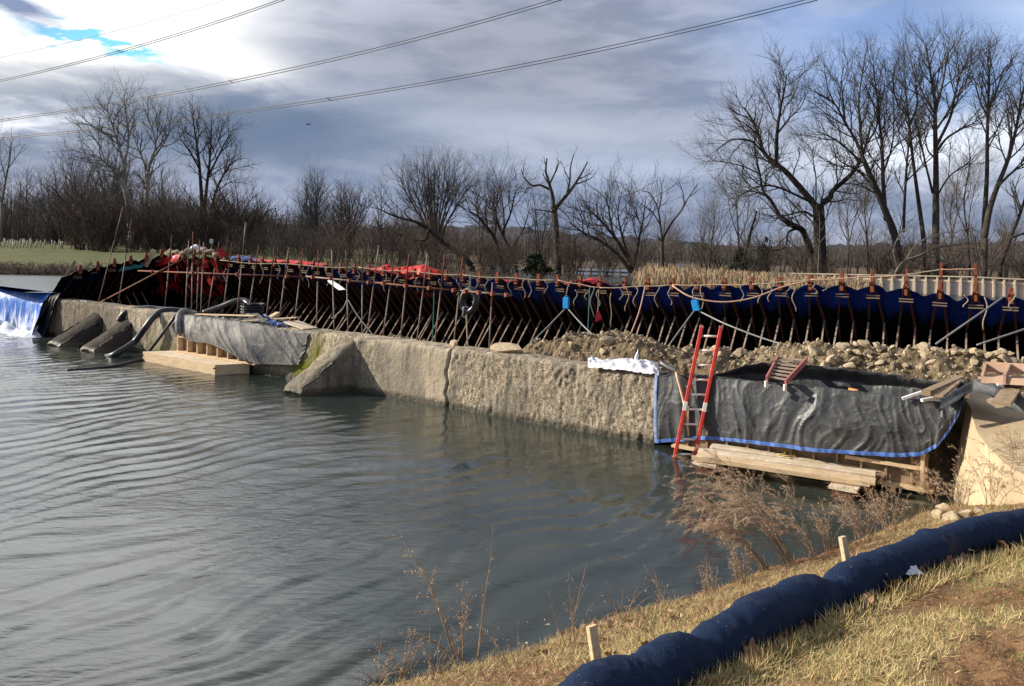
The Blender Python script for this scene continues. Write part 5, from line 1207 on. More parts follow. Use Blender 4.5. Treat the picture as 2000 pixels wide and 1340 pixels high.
ctr = smoothline([(-2.4, 1.9), (-1.0, 3.3), (0.05, 4.15)] + [tuple(G(px, py, 1.55)[:2]) for px, py in ((1190, 1368), (1262, 1338), (1330, 1294), (1440, 1232), (1600, 1158), (1700, 1113), (1800, 1073), (1900, 1042), (2000, 1019))] + [(8.2, 9.5)], 420)
ln_ = np.concatenate([[0], np.cumsum(np.linalg.norm(np.diff(ctr, axis=0), axis=1))])
tt_ = np.gradient(ctr, axis=0); tt_ /= np.linalg.norm(tt_, axis=1, keepdims=True); nn2 = np.stack([tt_[:, 1], -tt_[:, 0]], 1)
rr_ = 0.168 + .007 * np.sin(ln_ * 2 * math.pi / .93 + 1.2 * np.sin(ln_)) + .003 * np.sin(ln_ * 9)
for c_ in (2.9, 5.15, 6.9): rr_ = rr_ - .045 * np.exp(-((ln_ - c_) / .12) ** 2)
rr_ *= 1 + .05 * fbm(np.stack([ln_ * 1.1, ln_ * 0, ln_ * 0], -1), 2, 5)
lat = .05 * fbm(np.stack([ln_ * .9, ln_ * 0 + 4, ln_ * 0], -1), 2, 8)
rows = []
for i in range(len(ctr)):
    zc = bank_z(*ctr[i]) + rr_[i] * .80
    row = []
    for a in np.linspace(0, 2 * math.pi, 41):
        fl_ = 1.0 if math.sin(a) > 0 else .86
        row.append((*(ctr[i] + nn2[i] * (rr_[i] * 1.08 * math.cos(a) + lat[i])), zc + rr_[i] * math.sin(a) * fl_))
    rows.append(row)
Q = np.array(rows); Q[..., 2] = Q[..., 2] * 1.0
zs = Q[..., 2].mean(1); k_ = np.ones(15) / 15; zsm = np.convolve(np.pad(zs, 7, mode='edge'), k_, 'valid'); Q[..., 2] += (zsm - zs)[:, None]
wr = .007 * fbm(Q * 5, 3, 3) + .009 * ridged(Q * (7, 7, 3), 2, 4) + .004 * fbm(Q * 22, 2, 6)
cen = Q.mean(1, keepdims=True); dirn = Q - cen; dirn /= np.linalg.norm(dirn, axis=2, keepdims=True); Q = Q + dirn * wr[..., None]
solo('erosion_sock', MB().grid(Q), m, 'long navy blue fabric erosion sock snaking along the bank', 'erosion sock', None, True)
for (bx_, by_, tx_, ty_, d, wd_, lab) in ((1168, 1310, 1155, 1222, 5.35, .068, 'pale wooden stake driven in at the near end of the blue sock'), (1656, 1112, 1645, 1048, 7.15, .07, 'pale wooden stake standing behind the middle of the blue sock')):
    p, q = U(bx_, by_, d), U(tx_, ty_, d + .05); p = p - (q - p) * .6
    solo('wooden_stake', MB().beam(p, q, wd_, wd_ * .62, (0.55, -.85, 0)), M_wood, lab, 'stake', 'stakes holding the blue sock')

# ---- fallen leaves
def leafmesh(seed, mt):
    r_ = np.random.default_rng(seed); mb = MB(); n = 26; a = np.linspace(0, 2 * math.pi, n, endpoint=False)
    rad_ = (.55 + .28 * np.abs(np.cos(a * 2.5)) + .12 * np.cos(a * 5) ** 2) * (1 + .1 * r_.normal(size=n)); rings = []
    for w in (0.02, .35, .7, 1):
        x, y = rad_ * w * np.cos(a) * 1.3, rad_ * w * np.sin(a)
        rings.append(np.stack([x, y, .55 * (y * y) + .25 * x * x * np.sign(x) + .10 * np.sin(a * 4 + seed) * w], -1))
    Q = np.array(rings); mb.grid(Q, True); mb.tube([(-.3, 0, 0), (-1.2, .05, -.05), (-1.7, .2, .05)], .03, 4)
    return mb.mesh('leaf', mt, (0, 0, 0), True)
LV = [leafmesh(i, M_leaf if i % 3 else M_leafpale) for i in range(6)]
lr = random.Random(5)
LP = [(1385,1302),(1350,1310),(1468,1290),(1490,1262),(1500,1255),(1520,1248),(1555,1228),(1570,1220),(1620,1205),(1680,1172),(1700,1165),(1730,1160),(1715,1150),(1765,1130),(1790,1122),(1820,1110),(1850,1098),(1870,1090),(1905,1080),(1955,1068),(1975,1062),(1325,1330),(1410,1300),(1590,1225),(1640,1195),(1695,1180),(1745,1145),(1880,1096)]
for i, (px, py) in enumerate(LP):
    p = onbank(px + lr.uniform(-6, 6), py + lr.uniform(-2, 10)); o = bpy.data.objects.new('fallen_leaf', LV[i % 6]); COL.objects.link(o)
    o.location = tuple(p + np.array((0, 0, .055))); s_ = lr.uniform(.05, .09); o.scale = (s_,) * 3; o.rotation_euler = (lr.uniform(-.7, .7), lr.uniform(-.7, .7), lr.uniform(0, 6))
    tag(o, 'curled brown fallen leaf lying in the grass along the blue sock', 'leaf', 'fallen leaves along the blue sock')
for i in range(36):
    p = onbank(lr.uniform(1000, 1420), lr.uniform(1180, 1300))
    if p[2] < .05 or p[2] > 1.5: continue
    o = bpy.data.objects.new('fallen_leaf', LV[i % 6]); COL.objects.link(o); o.location = tuple(p + np.array((0, 0, .02))); s_ = lr.uniform(.03, .06); o.scale = (s_,) * 3; o.rotation_euler = (lr.uniform(-.7, .7), lr.uniform(-.7, .7), lr.uniform(0, 6))
    tag(o, 'small brown fallen leaf among the litter between sock and water', 'leaf', 'fallen leaves by the water edge')
p = onbank(1781, 1138); sheet('white_scrap', bil(p + (-.08, .03, .09), p + (.06, .06, .13), p + (-.05, -.05, .07), p + (.10, -.03, .09), 10, 8), .02, 14, M_white, 'scrap of white plastic litter behind the blue sock', 'litter', 3)

# ---- dry plants
def bend(p, d, L, n, droop, wob, r_):
    pts = [np.array(p, float)]; d = np.array(d, float); d /= np.linalg.norm(d)
    for _ in range(n):
        d = d + np.array((r_.normal(0, wob), r_.normal(0, wob), r_.normal(0, wob) - droop / n)); d /= np.linalg.norm(d); pts.append(pts[-1] + d * L / n)
    return np.array(pts)
def dryplant(base, stems, label, seed, plume=1.0, name='dry_weed', r0=.006, side=9, group='dry weeds on the near bank', mt=None, pm=None, sidelen=.38, puff=.012, sdroop=.9):
    """stems: list of (dx, dy, height, droop)"""
    r_ = np.random.default_rng(seed); th_ = thing(name, label, 'plant', base, group); SL = []; PL = MB(); tw = []
    for dx, dy, hgt, dr in stems:
        b0 = np.array(base) + (r_.normal(0, .04), r_.normal(0, .04), -.05)
        pts = bend(b0, (dx, dy, 1), hgt, 12, dr, .035, r_); SL.append((pts, np.linspace(r0, r0 * .25, 13)))
        for k in range(side):
            t_ = .38 + .60 * (k + r_.random()) / side; i = min(11, int(t_ * 12)); p = pts[i] + (pts[i + 1] - pts[i]) * (t_ * 12 - i)
            tan = pts[i + 1] - pts[i]; tan /= np.linalg.norm(tan); a = r_.uniform(0, 6.28); dv = tan * .9 + .75 * np.array((math.cos(a) - .35, math.sin(a), .2))
            sl = sidelen * hgt * (1.15 - t_) * r_.uniform(.6, 1.2); sb_ = bend(p, dv, sl, 6, sdroop, .08, r_); tw.append((sb_, np.linspace(r0 * .32, r0 * .15, 7)))
            m_ = int(plume * 95 * sl / .3)
            for j in range(m_):
                w = r_.uniform(.2, 1) * 6; ii = min(5, int(w)); c_ = sb_[ii] + (sb_[ii + 1] - sb_[ii]) * (w - ii) + r_.normal(0, puff * 1.1, 3)
                e1_ = r_.normal(size=3); e1_ /= np.linalg.norm(e1_); e2_ = np.cross(e1_, r_.normal(size=3)); e2_ /= np.linalg.norm(e2_) + 1e-6; s_ = puff * r_.uniform(.35, 1)
                PL.addq([c_ - e1_ * s_, c_ + e2_ * s_ * .5, c_ + e1_ * s_, c_ - e2_ * s_ * .5], np.array([[0, 1, 2, 3]]))
    part('stems', MB().tubes(SL, 5), mt or M_dry, th_, True); part('sprays', MB().tubes(tw, 3), mt or M_dry, th_)
    if PL.v: part('foliage', PL, pm or M_plume, th_)  # feathery plume tufts along the side twigs, not leaves
    return th_
def stemset(n, lean, spread, h0, h1, dr0, dr1, seed):
    r_ = random.Random(seed); return [(lean[0] + r_.uniform(-spread, spread), lean[1] + r_.uniform(-spread, spread), r_.uniform(h0, h1), r_.uniform(dr0, dr1)) for _ in range(n)]
B = onbank(890, 1292)
def bz_(x, y): return np.array((x, y, max(bank_z(x, y), -.05)))
dryplant(onbank(893, 1296), [(-.42, .1, 1.5, .25), (-.28, .1, 1.15, .5), (-.1, 0, .95, .3), (-.55, 0, .75, .9), (.05, .1, .8, .2), (-.35, -.1, .6, .5)], 'thin arching dry weed at the water edge, tallest against the water', 11, .55, side=7, r0=.009)
dryplant(onbank(930, 1290), [(.12, 0, 1.45, .0), (.05, .05, .8, .1)], 'single straight dry stalk right of the tall arching weed', 12, .3, side=6, r0=.007, sidelen=.12)
dryplant(onbank(1108, 1262), [(-.15, .1, .75, .1), (.15, .1, .85, .1), (-.4, 0, .6, .5), (.4, .1, .55, .3), (.05, 0, .5, .2)], 'low leafless dry twig bush left of the near stake', 13, .05, side=8, r0=.006, sidelen=.42, sdroop=-.2)
big = onbank(1545, 1095)
for j, (px, py, n, h0, h1, lab) in enumerate(((1500, 1112, 11, 1.0, 1.6, 'feathery dry weed clump leaning left over the water, lower half'), (1545, 1098, 14, 1.4, 2.2, 'large feathery dry weed clump leaning out over the water'), (1590, 1085, 9, .8, 1.4, 'feathery dry weeds behind the middle stake'))):
    dryplant(onbank(px, py), stemset(n, (-.55, .12), .28, h0, h1, .5, 1.35, 20 + j), lab, 40 + j, 1.5, r0=.007, side=12, puff=.0085, sidelen=.38)
for j, (px, py, n, h0, h1, ln2, lab, pl_) in enumerate(((1450, 1138, 14, .3, .7, (-.1, .1), 'short dry stalks on the bank left of the middle stake', .4), (1385, 1165, 10, .25, .55, (-.1, .1), 'short dry stems at the water edge above the near sock', .3), (1690, 1062, 16, .5, 1.0, (-.15, .1), 'tangled dry weeds right of the middle stake', .8), (1740, 1040, 14, .5, .9, (-.1, .1), 'tangled dry weeds by the water left of the abutment', .7), (1620, 1075, 10, .5, .9, (.1, .1), 'thin dry stems rising behind the middle stake', .5), (1830, 985, 11, .5, .9, (-.3, .1), 'brown weed tuft at the water against the abutment foot', 1.2), (1880, 1005, 11, .5, .9, (-.1, .1), 'brown weeds crowding the foot of the pale abutment', 1.1), (1945, 985, 8, .6, 1.1, (-.15, .05), 'brown weeds in front of the pale abutment', 1.1), (1990, 975, 9, .7, 1.3, (-.2, .0), 'tall brown weeds at the right edge before the abutment', 1.1), (2040, 965, 8, .8, 1.5, (-.35, .0), 'feathery brown weeds arching in from the right edge', 1.1))):
    dryplant(onbank(px, py), stemset(n, ln2, .35, h0, h1, .2, .9, 60 + j), lab, 80 + j, pl_, r0=.006, side=9, puff=.008)
for j, (px, py, n, lab) in enumerate(((735, 1335, 12, 'short dry stubble at the bottom left of the bank'), (790, 1325, 14, 'short dry stubble tuft under the tall arching weed'), (850, 1315, 12, 'short dry stubble beside the base of the arching weed'), (1000, 1300, 8, 'low dry sprigs on the bank between the weeds and the stake'), (1220, 1215, 12, 'low dry tangle on the water edge above the near stake'), (1300, 1185, 12, 'low dry tangle along the water edge right of the near stake'))):
    dryplant(onbank(px, py), stemset(n, (0, 0), .6, .25, .62, .1, .9, 160 + j), lab, 180 + j, .15, r0=.005, side=3, sidelen=.3)
# big leafy weeds and pale stones on the edge by the abutment
for i, (px, py, r_) in enumerate(((1838, 1008, .14), (1862, 1014, .17), (1890, 1006, .15), (1845, 992, .13), (1915, 998, .14))):
    rock(onbank(px, py), r_, i + 2, ['pale stone at the water under the abutment, leftmost', 'largest pale stone at the abutment foot', 'pale stone half hidden by weeds under the abutment', 'pale stone closest to the water by the abutment', 'pale stone behind the weeds next to the sock'][i])
for i in range(26):
    p = onbank(lr.uniform(980, 1200), lr.uniform(1210, 1290))
    if -.05 < p[2] < .5: rock(p, lr.uniform(.02, .05), i, 'small grey pebble at the water edge of the near bank', 'pebbles at the water edge')

# ================================================================== trees
def norm(v): return v / (np.linalg.norm(v) + 1e-9)
class TreeB:
    def __init__(s, seed): s.r = np.random.default_rng(seed); s.limb = []; s.tw = []
    def sub(s, pts, rad, lev, P, t0=0.2):
        """grow side branches along a limb"""
        r_ = s.r; n = len(pts) - 1
        L = np.linalg.norm(np.diff(pts, axis=0), axis=1).sum()
        cnt = max(2, int(P['den'][lev] * L * (1 - t0) + r_.random()))
        ph = r_.uniform(0, 6.28)
        for k in range(cnt):
            t_ = t0 + (1 - t0) * (k + r_.uniform(.1, .9)) / cnt; f_ = t_ * n; i = min(n - 1, int(f_)); p = pts[i] + (pts[i + 1] - pts[i]) * (f_ - i)
            tan = norm(pts[i + 1] - pts[i]); ph += 2.4 + r_.normal(0, .5)
            ref = np.array((0, 0, 1.0)) if abs(tan[2]) < .9 else np.array((1.0, 0, 0)); x = norm(np.cross(tan, ref)); y = np.cross(tan, x)
            an = P['ang'][lev] * r_.uniform(.7, 1.25); d = tan * math.cos(an) + (x * math.cos(ph) + y * math.sin(ph)) * math.sin(an)
            sl = P['len'][lev] * (1.0 - P.get('tap', .45) * t_) * r_.uniform(.6, 1.2); rr = max(.004, min(rad[i] * .62, P['rad'][lev])) 
            s.grow(p, d, sl, rr, lev, P)
    def grow(s, p, d, L, r0, lev, P):
        r_ = s.r; n = 6 if lev < 2 else 4
        pts = [p]; d = norm(d)
        for _ in range(n):
            d = norm(d + r_.normal(0, P['wob'][lev], 3) + np.array((0, 0, P['up'][lev] / n))); pts.append(pts[-1] + d * L / n)
        pts = np.array(pts); rad = np.linspace(r0, r0 * .35, n + 1)
        (s.limb if lev == 0 else s.tw).append((pts, rad))
        if lev + 1 < len(P['len']): s.sub(pts, rad, lev + 1, P, .15)
def limbs_px(lines, d, seed, spread=.13, sc=None):
    """pixel traced limbs at distance d, given depth by wandering towards and away from the viewer"""
    r_ = np.random.default_rng(seed); out = []
    for L in lines:
        pts, r0, r1 = L[0], L[1], L[2]; j0 = L[3] if len(L) > 3 else 0.0
        q = smoothline(pts, max(8, 4 * len(pts))); ln_ = np.concatenate([[0], np.cumsum(np.linalg.norm(np.diff(q, axis=0), axis=1))]) * d / FPX
        a = r_.uniform(-1, 1) * spread * 2; P = np.array([U(px, py, d + j0 + a * l) for (px, py), l in zip(q, ln_)])
        out.append((P, np.linspace(r0, r1, len(P)) + .0))
    return out
DEF = dict(den=[.9, 1.9, 3.2], ang=[.75, .7, .65], len=[3.2, 1.5, .7], rad=[.07, .028, .012], wob=[.11, .14, .16], up=[.35, .3, .2], tap=.4)
def tree(name, label, lines, d, seed, P, bark=None, twig=None, cat='tree', group=None, t0=.25, sub_from=None, base=None, cap=1.0):
    tb = TreeB(seed); L = limbs_px(lines, d, seed) if not isinstance(lines, dict) else lines['l']
    b0 = L[0][0][0].copy(); b0[2] = min(b0[2], ground_at(b0[0], b0[1])) if base is None else base
    for i, (pts, rad) in enumerate(L):
        tb.sub(pts, rad, 0, P, t0 if i else max(t0, .45))
    th_ = thing(name, label, cat, b0, group)
    main = list(L); p0 = L[0][0][0]; main.insert(0, (np.array([b0 - (0, 0, .4), (b0 + p0) / 2, p0]), np.full(3, L[0][1][0]) * (1.15, 1.05, 1)))
    part('trunk', MB().tubes([(p, r_) for p, r_ in main], 8), bark or M_bark, th_, True)
    mb = MB()
    if tb.limb: mb.tubes(tb.limb, 5, False)
    if tb.tw: mb.tubes(tb.tw, 3, False)
    if mb.v: part('crown', mb, twig or M_twig, th_)
    return th_
def T1(*pts): return [(1350 + x / 2.628, 50 + y / 2.628) for x, y in pts]
def T2(*pts): return [(560 + x / 2.381, 280 + y / 2.381) for x, y in pts]
def T3(*pts): return [(x / 2.857, 150 + y / 2.857) for x, y in pts]
FINE = dict(den=[2.2, 3.5, 5.0], ang=[.62, .6, .6], len=[3.5, 1.8, .95], rad=[.06, .027, .014], wob=[.11, .15, .17], up=[.55, .4, .3], tap=.35)
OPEN = dict(den=[1.1, 2.0, 3.2], ang=[.65, .65, .6], len=[2.8, 1.4, .7], rad=[.06, .026, .013], wob=[.13, .16, .18], up=[.4, .3, .2], tap=.35)
GN = dict(den=[2.3, 3.4, 5.0], ang=[.8, .65, .6], len=[3.6, 1.9, 1.0], rad=[.06, .027, .014], wob=[.16, .18, .2], up=[.35, .35, .2], tap=.3)
DR = 58.0
tree('gnarled_tree', 'massive gnarled bare tree with thick pollarded trunk and wide crooked limbs', [
    (T1((665, 1260), (660, 1100), (657, 1000), (652, 915)), .47, .42), (T1((645, 935), (600, 880), (500, 765), (440, 712), (375, 655), (345, 560), (310, 480), (270, 420)), .28, .05),
    (T1((438, 712), (440, 560), (458, 430), (480, 320), (490, 250)), .16, .03), (T1((675, 910), (715, 880), (725, 850), (815, 770), (868, 695), (905, 580), (925, 500)), .24, .06),
    (T1((868, 695), (760, 600), (690, 560), (650, 545)), .10, .02), (T1((640, 920), (560, 880), (430, 825), (330, 830), (270, 865)), .11, .03), (T1((625, 980), (580, 955), (520, 965), (420, 990)), .10, .03),
    (T1((440, 560), (500, 480), (560, 420), (600, 330)), .07, .02), (T1((370, 650), (300, 590), (200, 590), (130, 640)), .09, .02), (T1((345, 560), (270, 500), (210, 470)), .06, .02), (T1((690, 905), (760, 900), (820, 880)), .07, .02), (T1((640, 900), (640, 780), (625, 680), (628, 620)), .06, .02)], DR, 1, GN, M_barkdark, M_twig)
tree('leaning_tree', 'crooked dark trunk leaning left beside the massive gnarled tree', [
    (T1((640, 1230), (600, 1120), (570, 1050), (510, 1020), (460, 985)), .27, .2), (T1((460, 985), (410, 900), (370, 850), (352, 760), (330, 660), (322, 560)), .15, .03), (T1((400, 880), (310, 850), (250, 870), (190, 900)), .07, .02), (T1((560, 1040), (500, 1060), (480, 1140), (400, 1155), (310, 1150)), .10, .02), (T1((350, 760), (260, 720), (160, 700), (100, 690)), .06, .015)], DR + 2, 2, GN, M_barkdark, M_twig)
tree('bare_tree', 'tall multi limbed bare tree filling the gap right of the gnarled tree', [
    (T1((1075, 1260), (1045, 1080), (1000, 960), (960, 865), (915, 760), (880, 680)), .30, .17), (T1((915, 760), (850, 600), (790, 500), (735, 400), (640, 340)), .13, .03), (T1((880, 680), (870, 560), (860, 420), (870, 300), (890, 190)), .11, .03), (T1((1000, 1000), (985, 800), (980, 640), (965, 480), (950, 330), (930, 200)), .17, .03), (T1((985, 760), (1030, 620), (1040, 480), (1030, 330)), .08, .02), (T1((905, 600), (950, 520), (960, 400), (985, 250)), .08, .02), (T1((790, 500), (780, 380), (770, 280), (790, 190)), .07, .02), (T1((735, 400), (700, 320), (690, 240)), .06, .02), (T1((930, 820), (850, 740), (760, 690), (680, 560)), .09, .02)], DR - 1, 3, FINE, M_bark, M_twig)
tree('bare_tree', 'slim straight bare tree between the two tallest crowns', [
    (T1((1195, 1110), (1175, 960), (1150, 780), (1130, 620), (1115, 470), (1100, 330), (1095, 190)), .17, .03), (T1((1115, 470), (1060, 400), (1035, 280), (1060, 170)), .07, .02), (T1((1120, 520), (1160, 400), (1150, 280), (1120, 150)), .07, .02), (T1((1090, 1060), (1098, 850), (1112, 650), (1125, 560)), .11, .05)], DR - 2, 4, FINE, M_bark, M_twig)
tree('bare_tree', 'tallest bare tree with straight trunk and high upswept crown', [
    (T1((1255, 1120), (1256, 900), (1256, 700), (1252, 520), (1250, 380), (1225, 230), (1205, 90)), .26, .03), (T1((1258, 620), (1330, 470), (1355, 350), (1390, 230), (1430, 180)), .12, .02), (T1((1250, 450), (1200, 370), (1165, 290), (1140, 230)), .09, .02), (T1((1265, 640), (1310, 580), (1380, 535), (1430, 510), (1490, 500)), .10, .02), (T1((1255, 430), (1290, 300), (1310, 190), (1330, 110)), .09, .02), (T1((1255, 540), (1340, 400), (1370, 260), (1365, 130)), .08, .02), (T1((1250, 680), (1215, 640), (1200, 560), (1205, 500)), .07, .02), (T1((1240, 860), (1205, 720), (1175, 580), (1150, 470)), .09, .03), (T1((1260, 880), (1320, 780), (1400, 720), (1450, 710)), .07, .02)], DR - 3, 5, FINE, M_bark, M_twig)
tree('bare_tree', 'forked bare tree near the right edge, straighter stem', [
    (T1((1500, 1100), (1508, 950), (1518, 760), (1520, 560), (1525, 400), (1530, 260), (1520, 170)), .19, .03), (T1((1520, 470), (1480, 380), (1460, 300), (1440, 240)), .07, .02), (T1((1522, 420), (1570, 330), (1600, 230), (1640, 190)), .07, .02), (T1((1518, 640), (1560, 560), (1580, 500)), .06, .02)], DR - 4, 6, FINE, M_bark, M_twig)
tree('bare_tree', 'leaning bare tree at the right edge with heavy right limb', [
    (T1((1505, 1090), (1530, 950), (1570, 830), (1625, 690), (1665, 540), (1690, 400), (1715, 280)), .22, .04), (T1((1570, 830), (1640, 760), (1720, 705), (1800, 690)), .10, .03), (T1((1665, 540), (1720, 480), (1780, 420)), .07, .02), (T1((1625, 690), (1640, 560), (1620, 440), (1640, 330)), .06, .02)], DR - 5, 7, FINE, M_bark, M_twig)
LOWS = dict(den=[1.3, 2.2, 2.6], ang=[.8, .75, .7], len=[1.7, .8, .4], rad=[.03, .016, .01], wob=[.2, .22, .22], up=[.1, .1, .1], tap=.2)
tree('sprawling_shrub', 'pale sprawling low branches arching right over the white fence', [
    (T1((1050, 1272), (1085, 1215), (1160, 1185), (1260, 1140), (1380, 1120), (1460, 1095)), .12, .02), (T1((1160, 1185), (1240, 1190), (1340, 1220), (1400, 1240)), .05, .012), (T1((1100, 1210), (1150, 1130), (1230, 1080), (1330, 1060)), .06, .012), (T1((1260, 1140), (1330, 1080), (1420, 1040), (1480, 1060)), .05, .012), (T1((1120, 1200), (1220, 1220), (1300, 1235)), .04, .012), (T1((1060, 1240), (1040, 1150), (1080, 1060), (1150, 1010)), .06, .012)], 50.5, 8, LOWS, M_twigpale, M_twigpale, 'shrub')
tree('bare_tree', 'dark twisted trunk leaning right at the right edge', [
    (T1((1585, 1230), (1620, 1140), (1650, 1060), (1690, 960), (1720, 870), (1760, 780)), .16, .05), (T1((1640, 1090), (1720, 1060), (1780, 1020)), .08, .02), (T1((1690, 960), (1660, 860), (1690, 760)), .06, .02)], 52, 9, OPEN, M_barkdark, M_twig)
tree('bare_tree', 'slight bare tree left of the gnarled tree with thin upright crown', [
    (T1((240, 1260), (242, 1120), (238, 1000), (232, 900), (228, 840)), .10, .02), (T1((240, 1080), (200, 960), (190, 860)), .05, .015), (T1((240, 1120), (285, 1000), (300, 890)), .05, .015)], 60, 10, FINE, M_bark, M_twigpale)
tree('broken_trunk', 'short snapped dark trunk leaning beside the dark cedar', [(T1((265, 1230), (285, 1140), (305, 1060), (325, 990), (338, 950)), .13, .05), (T1((305, 1060), (345, 1000), (350, 940)), .05, .02)], 57, 11, dict(DEF, den=[.4, 1, 1], len=[.8, .5, .3]), M_barkdark, M_twig)
tree('sapling', 'thin pale sapling standing in front of the gnarled trunk', [(T1((650, 1290), (655, 1180), (660, 1060), (658, 960)), .05, .012), (T1((655, 1150), (600, 1080), (585, 1010)), .025, .01), (T1((657, 1120), (710, 1050), (740, 990)), .025, .01)], 49.5, 12, dict(LOWS, up=[.4, .3, .2]), M_twigpale, M_twigpale)
tree('sapling', 'thin bare sapling at the left end of the white fence', [(T1((75, 1260), (85, 1160), (95, 1050), (90, 980)), .05, .012), (T1((90, 1120), (130, 1040), (150, 980)), .025, .01), (T1((85, 1150), (50, 1080), (60, 1000)), .025, .01)], 56, 13, FINE, M_twig, M_twigpale)
for j, (a, lab) in enumerate(((((1430, 1250), (1420, 1080), (1400, 900), (1430, 700), (1420, 560)), 'thin bare tree standing low between the tallest and the forked tree'), (((800, 1260), (810, 1120), (800, 990), (815, 880)), 'dim bare tree low behind the gnarled trunk'), (((905, 1260), (900, 1080), (890, 930), (905, 800)), 'dim upright bare tree right of the gnarled trunk'), (((1350, 1260), (1340, 1100), (1330, 950), (1370, 800)), 'dim bare tree under the tallest crown'))):
    q = T1(*a); tree('bare_tree', lab, [(q, .09, .02), ([q[1], (q[2][0] + 14, q[2][1] + 6), (q[3][0] + 24, q[3][1])], .05, .015), ([q[1], (q[2][0] - 14, q[2][1] + 10), (q[3][0] - 22, q[3][1] + 10)], .05, .015)], 66 + j, 30 + j, FINE, M_bark, M_twigpale)
# middle row
tree('pale_tree', 'pale fine twigged small tree at the left end of the middle row', [(T2((106, 520), (108, 420), (112, 320), (114, 200)), .11, .02), (T2((110, 380), (70, 290), (45, 240)), .05, .015), (T2((110, 360), (140, 270), (140, 220)), .05, .015)], 82, 40, dict(FINE, len=[2.8, 1.5, .8]), M_barkpale, M_twigpale)
def fan(cx, base, x0, x1, top, n, d, seed, name, label, P=FINE, r0=.10, bark=None, twig=None, bow=.45):
    r_ = random.Random(seed); L = [(T2((cx, base), (cx + 2, base - 25), (cx, base - 50)), r0 * 1.9, r0 * 1.5)]
    for i in range(n):
        w = (i + .5) / n; xe = x0 + (x1 - x0) * w + r_.uniform(-8, 8); te = top + (abs(w - .5) * 2) ** 2 * 70 + r_.uniform(-8, 22); b_ = base - r_.uniform(35, 55)
        L.append((T2((cx + r_.uniform(-3, 3), b_), (cx + (xe - cx) * .45, b_ + (te - b_) * bow), (cx + (xe - cx) * .8, b_ + (te - b_) * .75), (xe, te)), r0 * r_.uniform(.6, 1), .016))
    return tree(name, label, L, d, seed, P, bark, twig)
fan(290, 520, 170, 400, 215, 10, 76, 41, 'bare_tree', 'broad vase shaped bare tree second in the middle row', dict(FINE, len=[2.3, 1.2, .6]))
fan(690, 520, 505, 860, 95, 13, 70, 42, 'bare_tree', 'big rounded fan shaped bare tree in the middle of the view', dict(FINE, len=[2.8, 1.4, .7]), .12)
tree('fallen_tree', 'dark tree lying almost level, its bare limbs reaching left', [(T2((860, 570), (800, 510), (720, 455), (650, 395), (600, 365)), .24, .14), (T2((600, 365), (540, 350), (480, 330), (440, 310), (410, 295)), .10, .02), (T2((610, 370), (560, 340), (550, 310), (575, 300)), .06, .02), (T2((660, 400), (640, 450), (560, 440), (470, 400), (360, 380)), .10, .02), (T2((500, 335), (480, 310), (500, 300)), .04, .02), (T2((720, 455), (740, 380), (800, 330)), .08, .02)], 58, 43, dict(GN, den=[.7, 1.7, 2.4]), M_barkdark, M_twig)
tree('crooked_tree', 'crooked dark tree with trunk leaning left, right of the fan tree', [(T2((1010, 580), (990, 520), (965, 440), (930, 390), (890, 340)), .20, .10), (T2((890, 340), (860, 320), (835, 300)), .07, .02), (T2((890, 340), (880, 280), (900, 220)), .06, .02), (T2((965, 440), (975, 340), (960, 260), (985, 200)), .09, .02), (T2((930, 390), (925, 300), (940, 240)), .06, .02)], 60, 44, GN, M_barkdark, M_twig)
tree('crooked_tree', 'leaning bare tree with several thin stems left of the forked snag', [(T2((1070, 580), (1040, 500), (1000, 420), (975, 350), (960, 310)), .16, .06), (T2((1000, 420), (1040, 330), (1060, 240), (1090, 190)), .09, .02), (T2((1010, 440), (1010, 340), (1000, 250), (990, 180)), .08, .02), (T2((1040, 500), (1100, 400), (1130, 300)), .08, .02), (T2((960, 310), (930, 290), (920, 250)), .05, .02)], 62, 45, GN, M_barkdark, M_twig)
DEAD = dict(den=[.9, 1.6, 1.6], ang=[.75, .7, .6], len=[1.7, .9, .45], rad=[.06, .03, .014], wob=[.12, .15, .18], up=[.55, .4, .2], tap=.5)
tree('forked_snag', 'stark forked dead tree with broken tops above the middle row', [(T2((1262, 590), (1255, 470), (1250, 380), (1243, 300)), .27, .22), (T2((1243, 300), (1235, 240), (1222, 190), (1205, 130), (1210, 70)), .15, .05), (T2((1248, 305), (1290, 255), (1330, 205), (1365, 150), (1400, 85)), .16, .04), (T2((1225, 215), (1180, 195), (1140, 195), (1105, 160), (1090, 120)), .10, .03), (T2((1300, 245), (1315, 180), (1320, 110), (1335, 50)), .09, .03), (T2((1222, 190), (1250, 130), (1265, 80)), .07, .03), (T2((1345, 190), (1400, 170), (1430, 150)), .06, .02), (T2((1240, 320), (1180, 310), (1130, 310)), .06, .02)], 57, 46, DEAD, M_bark, M_twig)
tree('leaning_tree', 'dark limbs slanting left from one base, right of the forked snag', [(T2((1625, 620), (1595, 540), (1560, 490), (1520, 430), (1470, 370), (1420, 320)), .20, .05), (T2((1605, 600), (1530, 510), (1460, 455), (1380, 415), (1310, 365)), .16, .04), (T2((1600, 560), (1560, 430), (1540, 320), (1560, 220)), .10, .02), (T2((1610, 590), (1640, 440), (1660, 340), (1670, 250)), .10, .02), (T2((1420, 320), (1400, 300), (1395, 270)), .04, .02), (T2((1520, 430), (1500, 320), (1480, 230)), .07, .02), (T2((1380, 415), (1370, 340), (1340, 300)), .05, .02)], 55, 47, GN, M_barkdark, M_twig)
